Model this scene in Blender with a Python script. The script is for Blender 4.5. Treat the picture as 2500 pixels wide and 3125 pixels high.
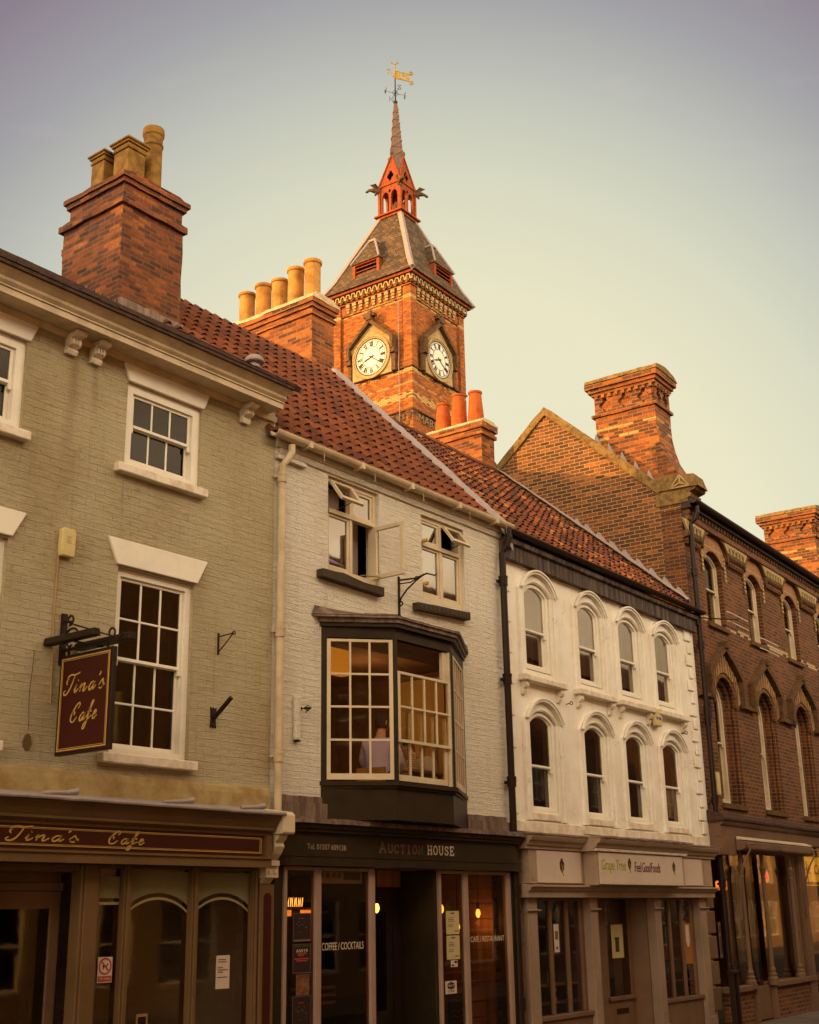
import bpy, bmesh, math, random
from math import radians as rad, sin, cos, pi
from mathutils import Vector, Matrix, noise
from mathutils.geometry import tessellate_polygon
random.seed(7)
for o in list(bpy.data.objects): bpy.data.objects.remove(o)
SC = bpy.context.scene
COL = SC.collection
# ---------------------------------------------------------------- camera
cam = bpy.data.objects.new('camera', bpy.data.cameras.new('camera')); COL.objects.link(cam)
SC.camera = cam
f_, pitch, roll, head = 3857.45, rad(17.722), rad(-1.065), rad(37.72)
fwd_h = Vector((cos(head), sin(head), 0)); rgt = Vector((sin(head), -cos(head), 0)); upv = Vector((0, 0, 1))
fwd = fwd_h*cos(pitch) + upv*sin(pitch); up0 = -fwd_h*sin(pitch) + upv*cos(pitch)
# image x axis / y(down) axis after roll
xr = rgt*cos(roll) - (-up0)*sin(roll)
dn = rgt*sin(roll) + (-up0)*cos(roll)
m = Matrix((xr, -dn, -fwd)).transposed().to_4x4(); m.translation = Vector((0, -10, 2.15))
cam.matrix_world = m
cam.data.sensor_fit = 'HORIZONTAL'; cam.data.sensor_width = 24.0
cam.data.lens = 24.0*f_/2500.0
cam.data.clip_start = 0.1; cam.data.clip_end = 3000
# ---------------------------------------------------------------- light
SUN_EL, SUN_PHI = rad(9), rad(34)          # sun low, from the far left behind the terrace
sdir = Vector((-cos(SUN_PHI)*cos(SUN_EL), sin(SUN_PHI)*cos(SUN_EL), sin(SUN_EL)))
sl = bpy.data.lights.new('sun', 'SUN'); sl.energy = 5.0; sl.angle = rad(0.5); sl.color = (1.0, 0.52, 0.11)
so = bpy.data.objects.new('sun', sl); COL.objects.link(so); so.rotation_euler = sdir.to_track_quat('Z', 'Y').to_euler()
W = bpy.data.worlds.new('World'); SC.world = W; W.use_nodes = True
wt = W.node_tree; wn = wt.nodes; wn.clear()
wo = wn.new('ShaderNodeOutputWorld'); wb = wn.new('ShaderNodeBackground'); wt.links.new(wb.outputs[0], wo.inputs[0])
sky = wn.new('ShaderNodeTexSky'); sky.sky_type = 'NISHITA'; sky.sun_disc = False
sky.sun_elevation = SUN_EL; sky.sun_rotation = math.atan2(sdir.x, sdir.y); sky.dust_density = 3.0; sky.air_density = 1.0; sky.ozone_density = 1.0
geo = wn.new('ShaderNodeTexCoord')
dotn = wn.new('ShaderNodeVectorMath'); dotn.operation = 'DOT_PRODUCT'
glow = Vector((cos(head-rad(1.0))*cos(rad(13.5)), sin(head-rad(1.0))*cos(rad(13.5)), sin(rad(13.5))))
wt.links.new(geo.outputs['Generated'], dotn.inputs[0]); dotn.inputs[1].default_value = glow
acs = wn.new('ShaderNodeMath'); acs.operation = 'ARCCOSINE'; wt.links.new(dotn.outputs['Value'], acs.inputs[0])
cn = wn.new('ShaderNodeTexNoise'); cn.inputs['Scale'].default_value = 5.0; cn.inputs['Detail'].default_value = 5
cmap = wn.new('ShaderNodeMapping'); cmap.inputs['Scale'].default_value = (1, 1, 4)
wt.links.new(geo.outputs['Generated'], cmap.inputs[0]); wt.links.new(cmap.outputs[0], cn.inputs['Vector'])
rmp = wn.new('ShaderNodeValToRGB'); wt.links.new(acs.outputs[0], rmp.inputs[0])
def setramp(r, stops):
    el = r.color_ramp.elements
    while len(el) > 1: el.remove(el[-1])
    el[0].position = stops[0][0]; el[0].color = (*stops[0][1], 1)
    for p, c in stops[1:]:
        e = el.new(p); e.color = (*c, 1)
def s2l(r, g, b):
    f = lambda c: (c/255/12.92) if c/255 <= .04045 else ((c/255+.055)/1.055)**2.4
    return (f(r), f(g), f(b))
K_ = .76
setramp(rmp, [(p_, tuple(c_*K_ for c_ in q_)) for p_, q_ in [(0.0, s2l(231, 225, 192)), (0.25, s2l(227, 222, 191)), (0.335, s2l(210, 210, 187)), (0.40, s2l(187, 189, 179)), (0.47, s2l(155, 153, 160)), (0.54, s2l(130, 118, 136)), (0.62, s2l(116, 103, 122)), (0.80, s2l(125, 104, 92)), (1.0, s2l(140, 112, 76))]])
mixw = wn.new('ShaderNodeMixRGB'); mixw.blend_type = 'ADD'; mixw.inputs[0].default_value = 1.0
skm = wn.new('ShaderNodeMixRGB'); skm.blend_type = 'MULTIPLY'; skm.inputs[0].default_value = 1.0; skm.inputs[2].default_value = (0.05, 0.034, 0.018, 1)
wt.links.new(sky.outputs[0], skm.inputs[1]); wt.links.new(rmp.outputs[0], mixw.inputs[1]); wt.links.new(skm.outputs[0], mixw.inputs[2])
mr = wn.new('ShaderNodeMapRange'); mr.interpolation_type = 'SMOOTHSTEP'; wt.links.new(acs.outputs[0], mr.inputs[0]); mr.inputs[1].default_value = .85; mr.inputs[2].default_value = 1.5
cl = wn.new('ShaderNodeValToRGB'); setramp(cl, [(.35, (.66, .49, .31)), (.65, (1, .86, .62))]); wt.links.new(cn.outputs['Fac'], cl.inputs[0])
cg = wn.new('ShaderNodeVectorMath'); cg.operation = 'SCALE'; wt.links.new(cl.outputs[0], cg.inputs[0]); mg = wn.new('ShaderNodeMath'); mg.operation = 'MULTIPLY'; wt.links.new(mr.outputs[0], mg.inputs[0]); mg.inputs[1].default_value = 3.7  # brighter sky added behind the camera to fill the shaded facades
szn = wn.new('ShaderNodeSeparateXYZ'); wt.links.new(geo.outputs['Generated'], szn.inputs[0]); me_ = wn.new('ShaderNodeMapRange'); me_.interpolation_type = 'SMOOTHSTEP'; wt.links.new(szn.outputs['Z'], me_.inputs[0]); me_.inputs[1].default_value = .45; me_.inputs[2].default_value = .85; me_.inputs[3].default_value = 1.0; me_.inputs[4].default_value = .22
mh = wn.new('ShaderNodeMath'); mh.operation = 'MULTIPLY'; wt.links.new(mg.outputs[0], mh.inputs[0]); wt.links.new(me_.outputs[0], mh.inputs[1]); wt.links.new(mh.outputs[0], cg.inputs['Scale'])
# thin high cloud wisps
wz = wn.new('ShaderNodeTexNoise'); wz.inputs['Scale'].default_value = 9; wz.inputs['Detail'].default_value = 7; wz.inputs['Distortion'].default_value = .6; wt.links.new(cmap.outputs[0], wz.inputs['Vector'])
wr = wn.new('ShaderNodeMapRange'); wt.links.new(wz.outputs['Fac'], wr.inputs[0]); wr.inputs[1].default_value = .60; wr.inputs[2].default_value = .80; wr.inputs[3].default_value = 0; wr.inputs[4].default_value = .12
mixb = wn.new('ShaderNodeMixRGB'); mixb.blend_type = 'ADD'; mixb.inputs[0].default_value = 1.0; mixc = wn.new('ShaderNodeMixRGB'); wt.links.new(wr.outputs[0], mixc.inputs[0]); wt.links.new(mixw.outputs[0], mixc.inputs[1]); mixc.inputs[2].default_value = (.62, .5, .45, 1); wt.links.new(mixc.outputs[0], mixb.inputs[1]); wt.links.new(cg.outputs[0], mixb.inputs[2])
wt.links.new(mixb.outputs[0], wb.inputs[0]); wb.inputs[1].default_value = 1.0
vs = SC.view_settings; vs.view_transform = 'Standard'; vs.look = 'None'; vs.exposure = 0.38; vs.gamma = 1.0
# ---------------------------------------------------------------- node helpers / materials
def newmat(name):
    mt = bpy.data.materials.new(name); mt.use_nodes = True
    nt = mt.node_tree; b = nt.nodes['Principled BSDF']
    return mt, nt, b
def N(nt, t, **k):
    n = nt.nodes.new(t)
    for a, v in k.items():
        if a in n.inputs: n.inputs[a].default_value = v
        else: setattr(n, a, v)
    return n
def uvn(nt): return N(nt, 'ShaderNodeTexCoord').outputs['UV']
def L(nt, a, b): nt.links.new(a, b)
def mix(nt, fac, a, b, mode='MIX'):
    n = N(nt, 'ShaderNodeMixRGB'); n.blend_type = mode
    for i, v in ((0, fac), (1, a), (2, b)):
        if isinstance(v, (int, float)): n.inputs[i].default_value = v
        elif isinstance(v, tuple): n.inputs[i].default_value = (*v, 1) if len(v) == 3 else v
        else: L(nt, v, n.inputs[i])
    return n.outputs[0]
def mth(nt, op, a, b=0.0, clamp=False):
    n = N(nt, 'ShaderNodeMath'); n.operation = op; n.use_clamp = clamp
    for i, v in ((0, a), (1, b)):
        if isinstance(v, (int, float)): n.inputs[i].default_value = v
        else: L(nt, v, n.inputs[i])
    return n.outputs[0]
def noi(nt, vec, scale, detail=4, rough=.55):
    n = N(nt, 'ShaderNodeTexNoise'); n.inputs['Scale'].default_value = scale; n.inputs['Detail'].default_value = detail; n.inputs['Roughness'].default_value = rough
    if vec is not None: L(nt, vec, n.inputs['Vector'])
    return n.outputs['Fac']
def smooth(nt, v, lo, hi):
    n = N(nt, 'ShaderNodeMapRange'); n.interpolation_type = 'SMOOTHSTEP'; L(nt, v, n.inputs[0]); n.inputs[1].default_value = lo; n.inputs[2].default_value = hi
    return n.outputs[0]
def bump(nt, b, h, strength, dist):
    n = N(nt, 'ShaderNodeBump'); n.inputs['Strength'].default_value = strength; n.inputs['Distance'].default_value = dist
    L(nt, h, n.inputs['Height']); L(nt, n.outputs[0], b.inputs['Normal'])
def scl(nt, vec, s):
    n = N(nt, 'ShaderNodeMapping'); n.inputs['Scale'].default_value = s; L(nt, vec, n.inputs[0]); return n.outputs[0]
def objc(nt): return N(nt, 'ShaderNodeTexCoord').outputs['Object']
def paint(name, col, rough=.5, var=.25, dirt=None, bmp=.3, dscale=2.0, metallic=0, streak=False, grime=None):
    mt, nt, b = newmat(name); v = objc(nt)
    n1 = noi(nt, v, dscale, 6, .65); n2 = noi(nt, v, 30, 3)
    dark = tuple(c*(1-var) for c in col) if dirt is None else dirt
    if streak: n1 = noi(nt, scl(nt, v, (9, 9, .7)), 1.2, 6, .7)
    c = mix(nt, smooth(nt, n1, .38, .68), col, dark)
    c = mix(nt, mth(nt, 'MULTIPLY', n2, .25), c, tuple(x*.6 for x in col))
    if grime:
        g1 = noi(nt, scl(nt, v, (5, 5, .5)), 1.5, 7, .75); c = mix(nt, mth(nt, 'MULTIPLY', smooth(nt, g1, .54, .76), .45), c, grime)
        g2 = N(nt, 'ShaderNodeTexVoronoi'); g2.feature = 'DISTANCE_TO_EDGE'; g2.inputs['Scale'].default_value = 1.6; dv = N(nt, 'ShaderNodeTexNoise'); dv.inputs['Scale'].default_value = 3; dv.inputs['Detail'].default_value = 5; L(nt, v, dv.inputs['Vector']); ad = N(nt, 'ShaderNodeMixRGB'); ad.inputs[0].default_value = .35; L(nt, v, ad.inputs[1]); L(nt, dv.outputs['Color'], ad.inputs[2]); L(nt, ad.outputs[0], g2.inputs['Vector'])
        ckk = mth(nt, 'MULTIPLY', mth(nt, 'LESS_THAN', g2.outputs['Distance'], .006), smooth(nt, noi(nt, v, .8), .52, .6)); c = mix(nt, mth(nt, 'MULTIPLY', ckk, .5), c, grime)
    L(nt, c, b.inputs['Base Color']); b.inputs['Roughness'].default_value = rough; b.inputs['Metallic'].default_value = metallic; b.inputs['Specular IOR Level'].default_value = .5 if metallic else .18
    bump(nt, b, n2, bmp, .004)
    return mt
def distuv(nt, amp=.012, sc=4.0):
    u = uvn(nt); n = N(nt, 'ShaderNodeTexNoise'); n.inputs['Scale'].default_value = sc; n.inputs['Detail'].default_value = 3; L(nt, u, n.inputs['Vector'])
    s = N(nt, 'ShaderNodeVectorMath'); s.operation = 'SUBTRACT'; L(nt, n.outputs['Color'], s.inputs[0]); s.inputs[1].default_value = (.5, .5, .5)
    m_ = N(nt, 'ShaderNodeVectorMath'); m_.operation = 'SCALE'; L(nt, s.outputs[0], m_.inputs[0]); m_.inputs['Scale'].default_value = amp*2
    a = N(nt, 'ShaderNodeVectorMath'); a.operation = 'ADD'; L(nt, u, a.inputs[0]); L(nt, m_.outputs[0], a.inputs[1])
    return a.outputs[0]
def bricktex(nt, vec, w=.225, h=.075, mort=.011, sm=.3, bias=0):
    t = N(nt, 'ShaderNodeTexBrick'); t.offset = .5; t.squash = .5 if False else 1.0
    t.inputs['Scale'].default_value = 1; t.inputs['Brick Width'].default_value = w; t.inputs['Row Height'].default_value = h
    t.inputs['Mortar Size'].default_value = mort; t.inputs['Mortar Smooth'].default_value = sm; t.inputs['Bias'].default_value = bias
    t.inputs['Color1'].default_value = (0, 0, 0, 1); t.inputs['Color2'].default_value = (1, 1, 1, 1); t.inputs['Mortar'].default_value = (.5, .5, .5, 1)
    L(nt, vec, t.inputs['Vector']); return t
def brick(name, stops, mortar, w=.225, h=.075, mort=.011, bands=None, bmp=.8, soot=.4, stain=None):
    mt, nt, b = newmat(name); v = distuv(nt, .006, 5)
    t = bricktex(nt, v, w, h, mort)
    r = N(nt, 'ShaderNodeValToRGB'); setramp(r, stops)
    n0 = noi(nt, uvn(nt), 1.3, 4); n1 = noi(nt, v, 22, 5, .7)
    val = mth(nt, 'ADD', mth(nt, 'MULTIPLY', t.outputs['Color'], .75), mth(nt, 'MULTIPLY', mth(nt, 'SUBTRACT', n0, .35), .5), True)
    L(nt, val, r.inputs[0])
    c = mix(nt, .55, r.outputs[0], mix(nt, n1, tuple(x*.45 for x in stops[0][1]), tuple(min(1, x*1.6) for x in stops[-1][1])), 'MIX') if False else mix(nt, smooth(nt, n1, .35, .7), r.outputs[0], mix(nt, 1.0, r.outputs[0], (.55, .5, .5), 'MULTIPLY'))
    if bands:
        sep = N(nt, 'ShaderNodeSeparateXYZ'); L(nt, uvn(nt), sep.inputs[0])
        for z0, z1, bc in bands:
            a = mth(nt, 'MULTIPLY', mth(nt, 'GREATER_THAN', sep.outputs['Y'], z0), mth(nt, 'LESS_THAN', sep.outputs['Y'], z1))
            a = mth(nt, 'MULTIPLY', a, mth(nt, 'GREATER_THAN', t.outputs['Color'], .22))
            c = mix(nt, a, c, bc)
    mm = mix(nt, noi(nt, v, 8), tuple(x*.7 for x in mortar), mortar)
    c = mix(nt, t.outputs['Fac'], c, mm)
    if soot: c = mix(nt, mth(nt, 'MULTIPLY', smooth(nt, noi(nt, uvn(nt), .9, 5, .6), .45, .75), soot), c, tuple(x*.3 for x in stops[0][1]))
    if stain: c = mix(nt, mth(nt, 'MULTIPLY', smooth(nt, noi(nt, uvn(nt), 2.2, 6, .7), .52, .72), .7), c, stain)
    L(nt, c, b.inputs['Base Color']); b.inputs['Roughness'].default_value = .9
    h_ = mth(nt, 'ADD', mth(nt, 'MULTIPLY', mth(nt, 'SUBTRACT', 1.0, t.outputs['Fac']), .8), mth(nt, 'MULTIPLY', n1, .6))
    bump(nt, b, h_, bmp, .014)
    return mt
def paintbrick(name, col, crack, dirt, crk=.5, lo=.60, smoothbelow=None, bmp=.9, streaks=0):
    mt, nt, b = newmat(name); v = distuv(nt, .014, 3.5)
    t = bricktex(nt, v, .23, .078, .006, 1.0)
    u = uvn(nt); n1 = noi(nt, u, .8, 6, .6); n2 = noi(nt, u, 26, 5, .7); n3 = noi(nt, scl(nt, v, (1.2, 4.5, 1)), 4.5, 7, .8)
    c = mix(nt, smooth(nt, n1, .35, .7), col, dirt)
    c = mix(nt, mth(nt, 'MULTIPLY', smooth(nt, n2, .45, .75), .35), c, tuple(x*.6 for x in col))
    vst = noi(nt, scl(nt, u, (6, .35, 1)), 1.6, 6, .7)
    c = mix(nt, mth(nt, 'MULTIPLY', smooth(nt, vst, .54, .74), .38), c, tuple(x*.5 for x in dirt))
    pch = noi(nt, u, 2.3, 7, .75)
    c = mix(nt, mth(nt, 'MULTIPLY', smooth(nt, pch, .60, .66), .5), c, tuple(x*.78 for x in dirt))
    ck = mth(nt, 'MULTIPLY', t.outputs['Fac'], smooth(nt, n3, lo-.04, lo+.1))
    if smoothbelow:
        sep = N(nt, 'ShaderNodeSeparateXYZ'); L(nt, u, sep.inputs[0]); ab = smooth(nt, sep.outputs['Y'], smoothbelow-.03, smoothbelow+.03)
        ck = mth(nt, 'MULTIPLY', ck, ab)
    c = mix(nt, mth(nt, 'MULTIPLY', ck, crk), c, crack)
    if streaks:
        for (sx, sw, sz0, sz1) in streaks:
            sp = N(nt, 'ShaderNodeSeparateXYZ'); L(nt, distuv(nt, .06, 2.0), sp.inputs[0])
            a = mth(nt, 'SUBTRACT', 1.0, smooth(nt, mth(nt, 'ABSOLUTE', mth(nt, 'SUBTRACT', sp.outputs['X'], sx)), 0, sw))
            a = mth(nt, 'MULTIPLY', a, smooth(nt, sp.outputs['Y'], sz0, sz1))
            a = mth(nt, 'MULTIPLY', a, mth(nt, 'ADD', .3, noi(nt, scl(nt, u, (8, 1, 1)), 3)))
            c = mix(nt, mth(nt, 'MULTIPLY', a, .5, True), c, (.20, .09, .03))
    L(nt, c, b.inputs['Base Color']); b.inputs['Roughness'].default_value = .75
    hb = mth(nt, 'MULTIPLY', mth(nt, 'SUBTRACT', 1.0, t.outputs['Fac']), .34)
    if smoothbelow: hb = mth(nt, 'MULTIPLY', hb, ab)
    h_ = mth(nt, 'ADD', hb, mth(nt, 'MULTIPLY', n3, 1.7))
    h_ = mth(nt, 'ADD', h_, mth(nt, 'MULTIPLY', n2, .25))
    bump(nt, b, h_, bmp, .034)
    return mt
def glassmat(name, base=.03, mult=1.0, tint=(.55, .5, .45), gcol=(1, .9, .78)):
    mt = bpy.data.materials.new(name); mt.use_nodes = True; nt = mt.node_tree; nt.nodes.clear()
    o = N(nt, 'ShaderNodeOutputMaterial'); mx = N(nt, 'ShaderNodeMixShader'); tr = N(nt, 'ShaderNodeBsdfTransparent'); gl = N(nt, 'ShaderNodeBsdfGlossy')
    tr.inputs[0].default_value = (*tint, 1); gl.inputs[0].default_value = (*gcol, 1); gl.inputs['Roughness'].default_value = .03
    lw = N(nt, 'ShaderNodeLayerWeight'); lw.inputs[0].default_value = .5
    f2 = mth(nt, 'ADD', mth(nt, 'MULTIPLY', mth(nt, 'POWER', lw.outputs['Facing'], 4.0), mult), base, True)
    nb = N(nt, 'ShaderNodeBump'); nb.inputs['Strength'].default_value = .05; nb.inputs['Distance'].default_value = .012
    L(nt, noi(nt, objc(nt), 2.5, 2), nb.inputs['Height']); L(nt, nb.outputs[0], gl.inputs['Normal'])
    L(nt, f2, mx.inputs[0]); L(nt, tr.outputs[0], mx.inputs[1]); L(nt, gl.outputs[0], mx.inputs[2]); L(nt, mx.outputs[0], o.inputs[0])
    return mt
def emit(name, col, s):
    mt, nt, b = newmat(name); b.inputs['Base Color'].default_value = (*col, 1); b.inputs['Emission Color'].default_value = (*col, 1); b.inputs['Emission Strength'].default_value = s
    return mt
def tilemat(name, stops, rough=.85, bmp=.4):
    mt, nt, b = newmat(name); a = N(nt, 'ShaderNodeAttribute'); a.attribute_name = 'tile_tone'; v = objc(nt)
    r = N(nt, 'ShaderNodeValToRGB'); setramp(r, stops); n1 = noi(nt, v, 14, 5, .7)
    L(nt, mth(nt, 'ADD', a.outputs['Fac'], mth(nt, 'MULTIPLY', mth(nt, 'SUBTRACT', n1, .5), .35), True), r.inputs[0])
    c = mix(nt, mth(nt, 'MULTIPLY', smooth(nt, noi(nt, v, 1.2, 5), .45, .75), .5), r.outputs[0], (.045, .02, .012))
    L(nt, c, b.inputs['Base Color']); b.inputs['Roughness'].default_value = rough; bump(nt, b, n1, bmp, .01); return mt

M = {}
M['wall_tan'] = paintbrick('tan_painted_brick', (.56, .475, .30), (.10, .055, .02), (.44, .34, .185), .8, .53, 3.52, streaks=[(7.33, .12, 5.6, 7.9), (7.62, .08, 6.6, 7.9)])
M['wall_cream'] = paintbrick('cream_painted_brick', (.85, .78, .66), (.30, .15, .08), (.78, .69, .56), .8, .55)
M['render_white'] = paint('white_render', (.84, .79, .71), .7, dirt=(.74, .66, .55), bmp=.5, grime=(.40, .30, .20))
M['white'] = paint('white_gloss_paint', (.83, .77, .66), .35, var=.12)
M['white_old'] = paint('old_white_paint', (.78, .70, .58), .5, dirt=(.58, .46, .34), dscale=6)
M['beige'] = paint('beige_shop_paint', (.15, .085, .036), .45, var=.2)
M['taupe'] = paint('taupe_shop_paint', (.175, .098, .058), .5, var=.22)
M['pinkish'] = paint('pale_shop_paint', (.38, .27, .195), .5, var=.2)
M['cream_frame'] = paint('cream_frame_paint', (.64, .52, .36), .4, var=.2)
M['green_dark'] = paint('dark_olive_paint', (.030, .018, .008), .45, var=.35, dscale=4)
M['sill_brown'] = paint('brown_sill_paint', (.06, .04, .025), .7, var=.3, dscale=8)
M['black_iron'] = paint('black_iron', (.024, .011, .007), .5, var=.3)
M['pipe_black'] = paint('black_pipe_paint', (.024, .010, .006), .4, var=.3)
M['lead'] = paint('weathered_lead', (.30, .25, .25), .55, dirt=(.36, .29, .28), bmp=.5, dscale=5, streak=True)
M['lead_dark'] = paint('stained_lead', (.11, .07, .055), .6, dirt=(.27, .19, .15), bmp=.5, streak=True)
M['lead_light'] = paint('pale_lead', (.28, .22, .20), .5, dirt=(.28, .23, .22), dscale=6)
M['gutter_cream'] = paint('cream_gutter_paint', (.60, .47, .31), .4, var=.25, dscale=5)
M['maroon'] = paint('maroon_sign_paint', (.050, .009, .006), .35, var=.15)
M['gold'] = paint('gold_lettering', (.50, .31, .075), .4, var=.15)
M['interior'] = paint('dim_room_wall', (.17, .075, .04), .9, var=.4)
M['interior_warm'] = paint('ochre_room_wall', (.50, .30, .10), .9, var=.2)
M['interior_grey'] = paint('mauve_blind', (.34, .26, .22), .9, var=.1)
M['glass'] = glassmat('window_glass', .03)
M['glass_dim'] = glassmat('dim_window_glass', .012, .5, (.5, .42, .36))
M['glass_sky'] = glassmat('upper_window_glass', .11, 1.2, (.6, .5, .42), (1, .93, .82))
M['glass_shop'] = glassmat('shop_glass', .03, 1.0, (.75, .68, .6))
M['glass_clear'] = glassmat('open_casement_glass', .0, .12, (.985, .98, .97))
BR = [(0, (.06, .014, .002)), (.3, (.18, .036, .003)), (.55, (.32, .070, .004)), (.85, (.47, .135, .007)), (1, (.52, .22, .022))]
M['brick_stack'] = brick('old_red_brick', BR, (.24, .14, .055), .215, .070, .009, soot=.45)
M['brick_shaded_sooty'] = brick('shaded_sooty_brick', [(0, (.045, .010, .003)), (.35, (.13, .026, .004)), (.65, (.23, .048, .006)), (.9, (.38, .11, .012)), (1, (.44, .19, .03))], (.15, .085, .035), .215, .070, .009, soot=.6)  # stack brick darkened to carry the first chimney's shade, plus soot
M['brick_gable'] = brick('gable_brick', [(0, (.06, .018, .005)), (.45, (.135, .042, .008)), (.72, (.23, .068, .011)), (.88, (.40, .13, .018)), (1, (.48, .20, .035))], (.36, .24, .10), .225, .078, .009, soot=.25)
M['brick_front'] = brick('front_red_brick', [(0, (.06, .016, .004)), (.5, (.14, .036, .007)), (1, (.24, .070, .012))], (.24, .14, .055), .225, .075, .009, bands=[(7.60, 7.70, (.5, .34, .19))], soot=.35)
M['brick_stack_right'] = brick('banded_orange_brick', BR, (.22, .14, .06), .225, .075, .010, bands=[(11.62, 11.69, (.40, .23, .06)), (11.83, 11.90, (.40, .23, .06)), ], soot=.45)
M['brick_tower'] = brick('tower_brick', [(0, (.17, .036, .002)), (.4, (.36, .084, .003)), (.8, (.50, .14, .005)), (1, (.56, .23, .014))], (.15, .07, .02), .23, .078, .010, bands=[(24.55, 24.72, (.46, .27, .08)), (23.3, 23.66, (.46, .27, .08)), (24.0, 24.1, (.45, .22, .06)), (28.1, 28.26, (.46, .27, .08)), (22.5, 22.75, (.03, .02, .015))], soot=.25)
M['stone'] = paint('tower_stone', (.40, .27, .12), .8, dirt=(.26, .165, .07), bmp=.6, dscale=5)
M['stone_dark'] = paint('sooty_stone', (.13, .068, .028), .85, dirt=(.06, .03, .012), bmp=.8, dscale=7)
M['stone_coping'] = paint('mossy_coping', (.22, .135, .045), .9, dirt=(.09, .05, .02), bmp=.9, dscale=9)
M['cement'] = paint('cement_flaunching', (.55, .42, .26), .9, dirt=(.38, .27, .15), bmp=.9, dscale=9)
M['pot_buff'] = paint('buff_clay_pot', (.44, .21, .045), .7, dirt=(.22, .10, .015), dscale=4)
M['pot_dark'] = paint('weathered_buff_pot', (.26, .135, .028), .8, dirt=(.11, .052, .012), dscale=5)
M['pot_red'] = paint('red_clay_pot', (.40, .085, .010), .7, dirt=(.26, .05, .008), dscale=5)
M['red_paint'] = paint('red_oxide_paint', (.27, .048, .005), .6, var=.4, dscale=5)
M['slate_dark'] = paint('dark_slates', (.075, .036, .024), .7, dirt=(.03, .018, .015), dscale=9)
M['frieze'] = paint('painted_bargeboard', (.44, .32, .14), .6, var=.2)
M['dial'] = paint('opal_clock_dial', (.66, .62, .52), .3, var=.06)
M['gilt'] = paint('gilded_metal', (.34, .20, .02), .45, var=.5, metallic=.5, dscale=12)
M['asphalt'] = paint('asphalt', (.05, .045, .042), .9, var=.3)
M['paving'] = paint('paving', (.14, .11, .09), .9, var=.3)
M['tiles_red'] = tilemat('clay_pantiles', [(0, (.08, .017, .004)), (.5, (.145, .031, .005)), (1, (.19, .045, .008))])
M['tiles_mixed'] = tilemat('old_pantiles', [(0, (.035, .013, .007)), (.4, (.11, .027, .008)), (.7, (.19, .045, .010)), (.9, (.30, .085, .016)), (1, (.36, .14, .03))])
M['slates_tower'] = brick('tower_slates', [(0, (.045, .022, .009)), (.5, (.10, .055, .02)), (.85, (.17, .095, .03)), (1, (.34, .20, .07))], (.025, .012, .006), .26, .15, .012, bmp=1.0, soot=.3)
M['alarm'] = paint('yellowed_plastic', (.62, .50, .22), .5, var=.15)
M['paper'] = paint('paper', (.58, .46, .38), .8, var=.08)
M['paper_cream'] = paint('cream_menu_paper', (.50, .40, .20), .8, var=.08)
M['ink'] = paint('printed_ink', (.05, .02, .02), .7, var=.1)
M['red_ink'] = paint('red_ink', (.40, .05, .04), .7, var=.1)
M['letter_cream'] = paint('cream_lettering', (.60, .50, .36), .6, var=.1)
M['letter_dim'] = paint('faded_lettering', (.16, .095, .065), .7, var=.1)
M['lime'] = paint('lime_green_lettering', (.33, .36, .02), .5, var=.1)
M['aubergine'] = paint('aubergine_lettering', (.10, .015, .03), .5, var=.1)
M['skin'] = paint('skin', (.50, .24, .14), .6, var=.08)
M['hair'] = paint('dark_hair', (.03, .014, .010), .7, var=.2)
M['shirt_lilac'] = paint('lilac_shirt', (.52, .40, .60), .8, var=.1)
M['shirt_white'] = paint('white_shirt', (.62, .52, .50), .8, var=.12)
M['trousers'] = paint('dark_trousers', (.04, .03, .035), .8, var=.1)
M['wood'] = paint('warm_wood', (.36, .16, .045), .6, var=.35, streak=True)
M['poster_dark'] = paint('dark_poster', (.030, .016, .014), .5, var=.3)
M['green_logo'] = paint('green_banner_print', (.10, .16, .02), .7, var=.1)
M['bulb'] = emit('filament_bulb_glow', (1.0, .45, .08), 3.0)
M['lampshade'] = emit('glowing_orange_shade', (1.0, .30, .03), 1.1)
M['sign_orange'] = emit('orange_lit_panel', (1.0, .22, .03), .8)
M['neon_red'] = emit('red_neon', (1.0, .05, .02), 1.6)
M['neon_white'] = emit('white_neon', (1.0, .85, .5), .8)
M['sign_yellow'] = emit('yellow_lit_sign', (1.0, .62, .04), .55)
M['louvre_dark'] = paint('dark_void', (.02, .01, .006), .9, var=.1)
M['leaf'] = paint('tree_leaves', (.06, .08, .02), .7, var=.3)
M['bark'] = paint('tree_bark', (.09, .06, .04), .9, var=.3)
M['opp_brick'] = brick('opposite_brick', [(0, (.08, .03, .015)), (1, (.20, .08, .035))], (.22, .14, .08))
M['opp_cream'] = paint('opposite_cream', (.26, .17, .09), .8, var=.15)
M['purple'] = paint('lilac_wrapping', (.30, .20, .38), .5, var=.1)
M['yellow_bit'] = paint('yellow_plastic', (.55, .36, .05), .5, var=.1)
M['curtain'] = paint('ochre_curtain', (.55, .36, .11), .9, var=.3, streak=True)
M['net'] = paint('pale_net_curtain', (.50, .48, .38), .9, var=.15)
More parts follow.
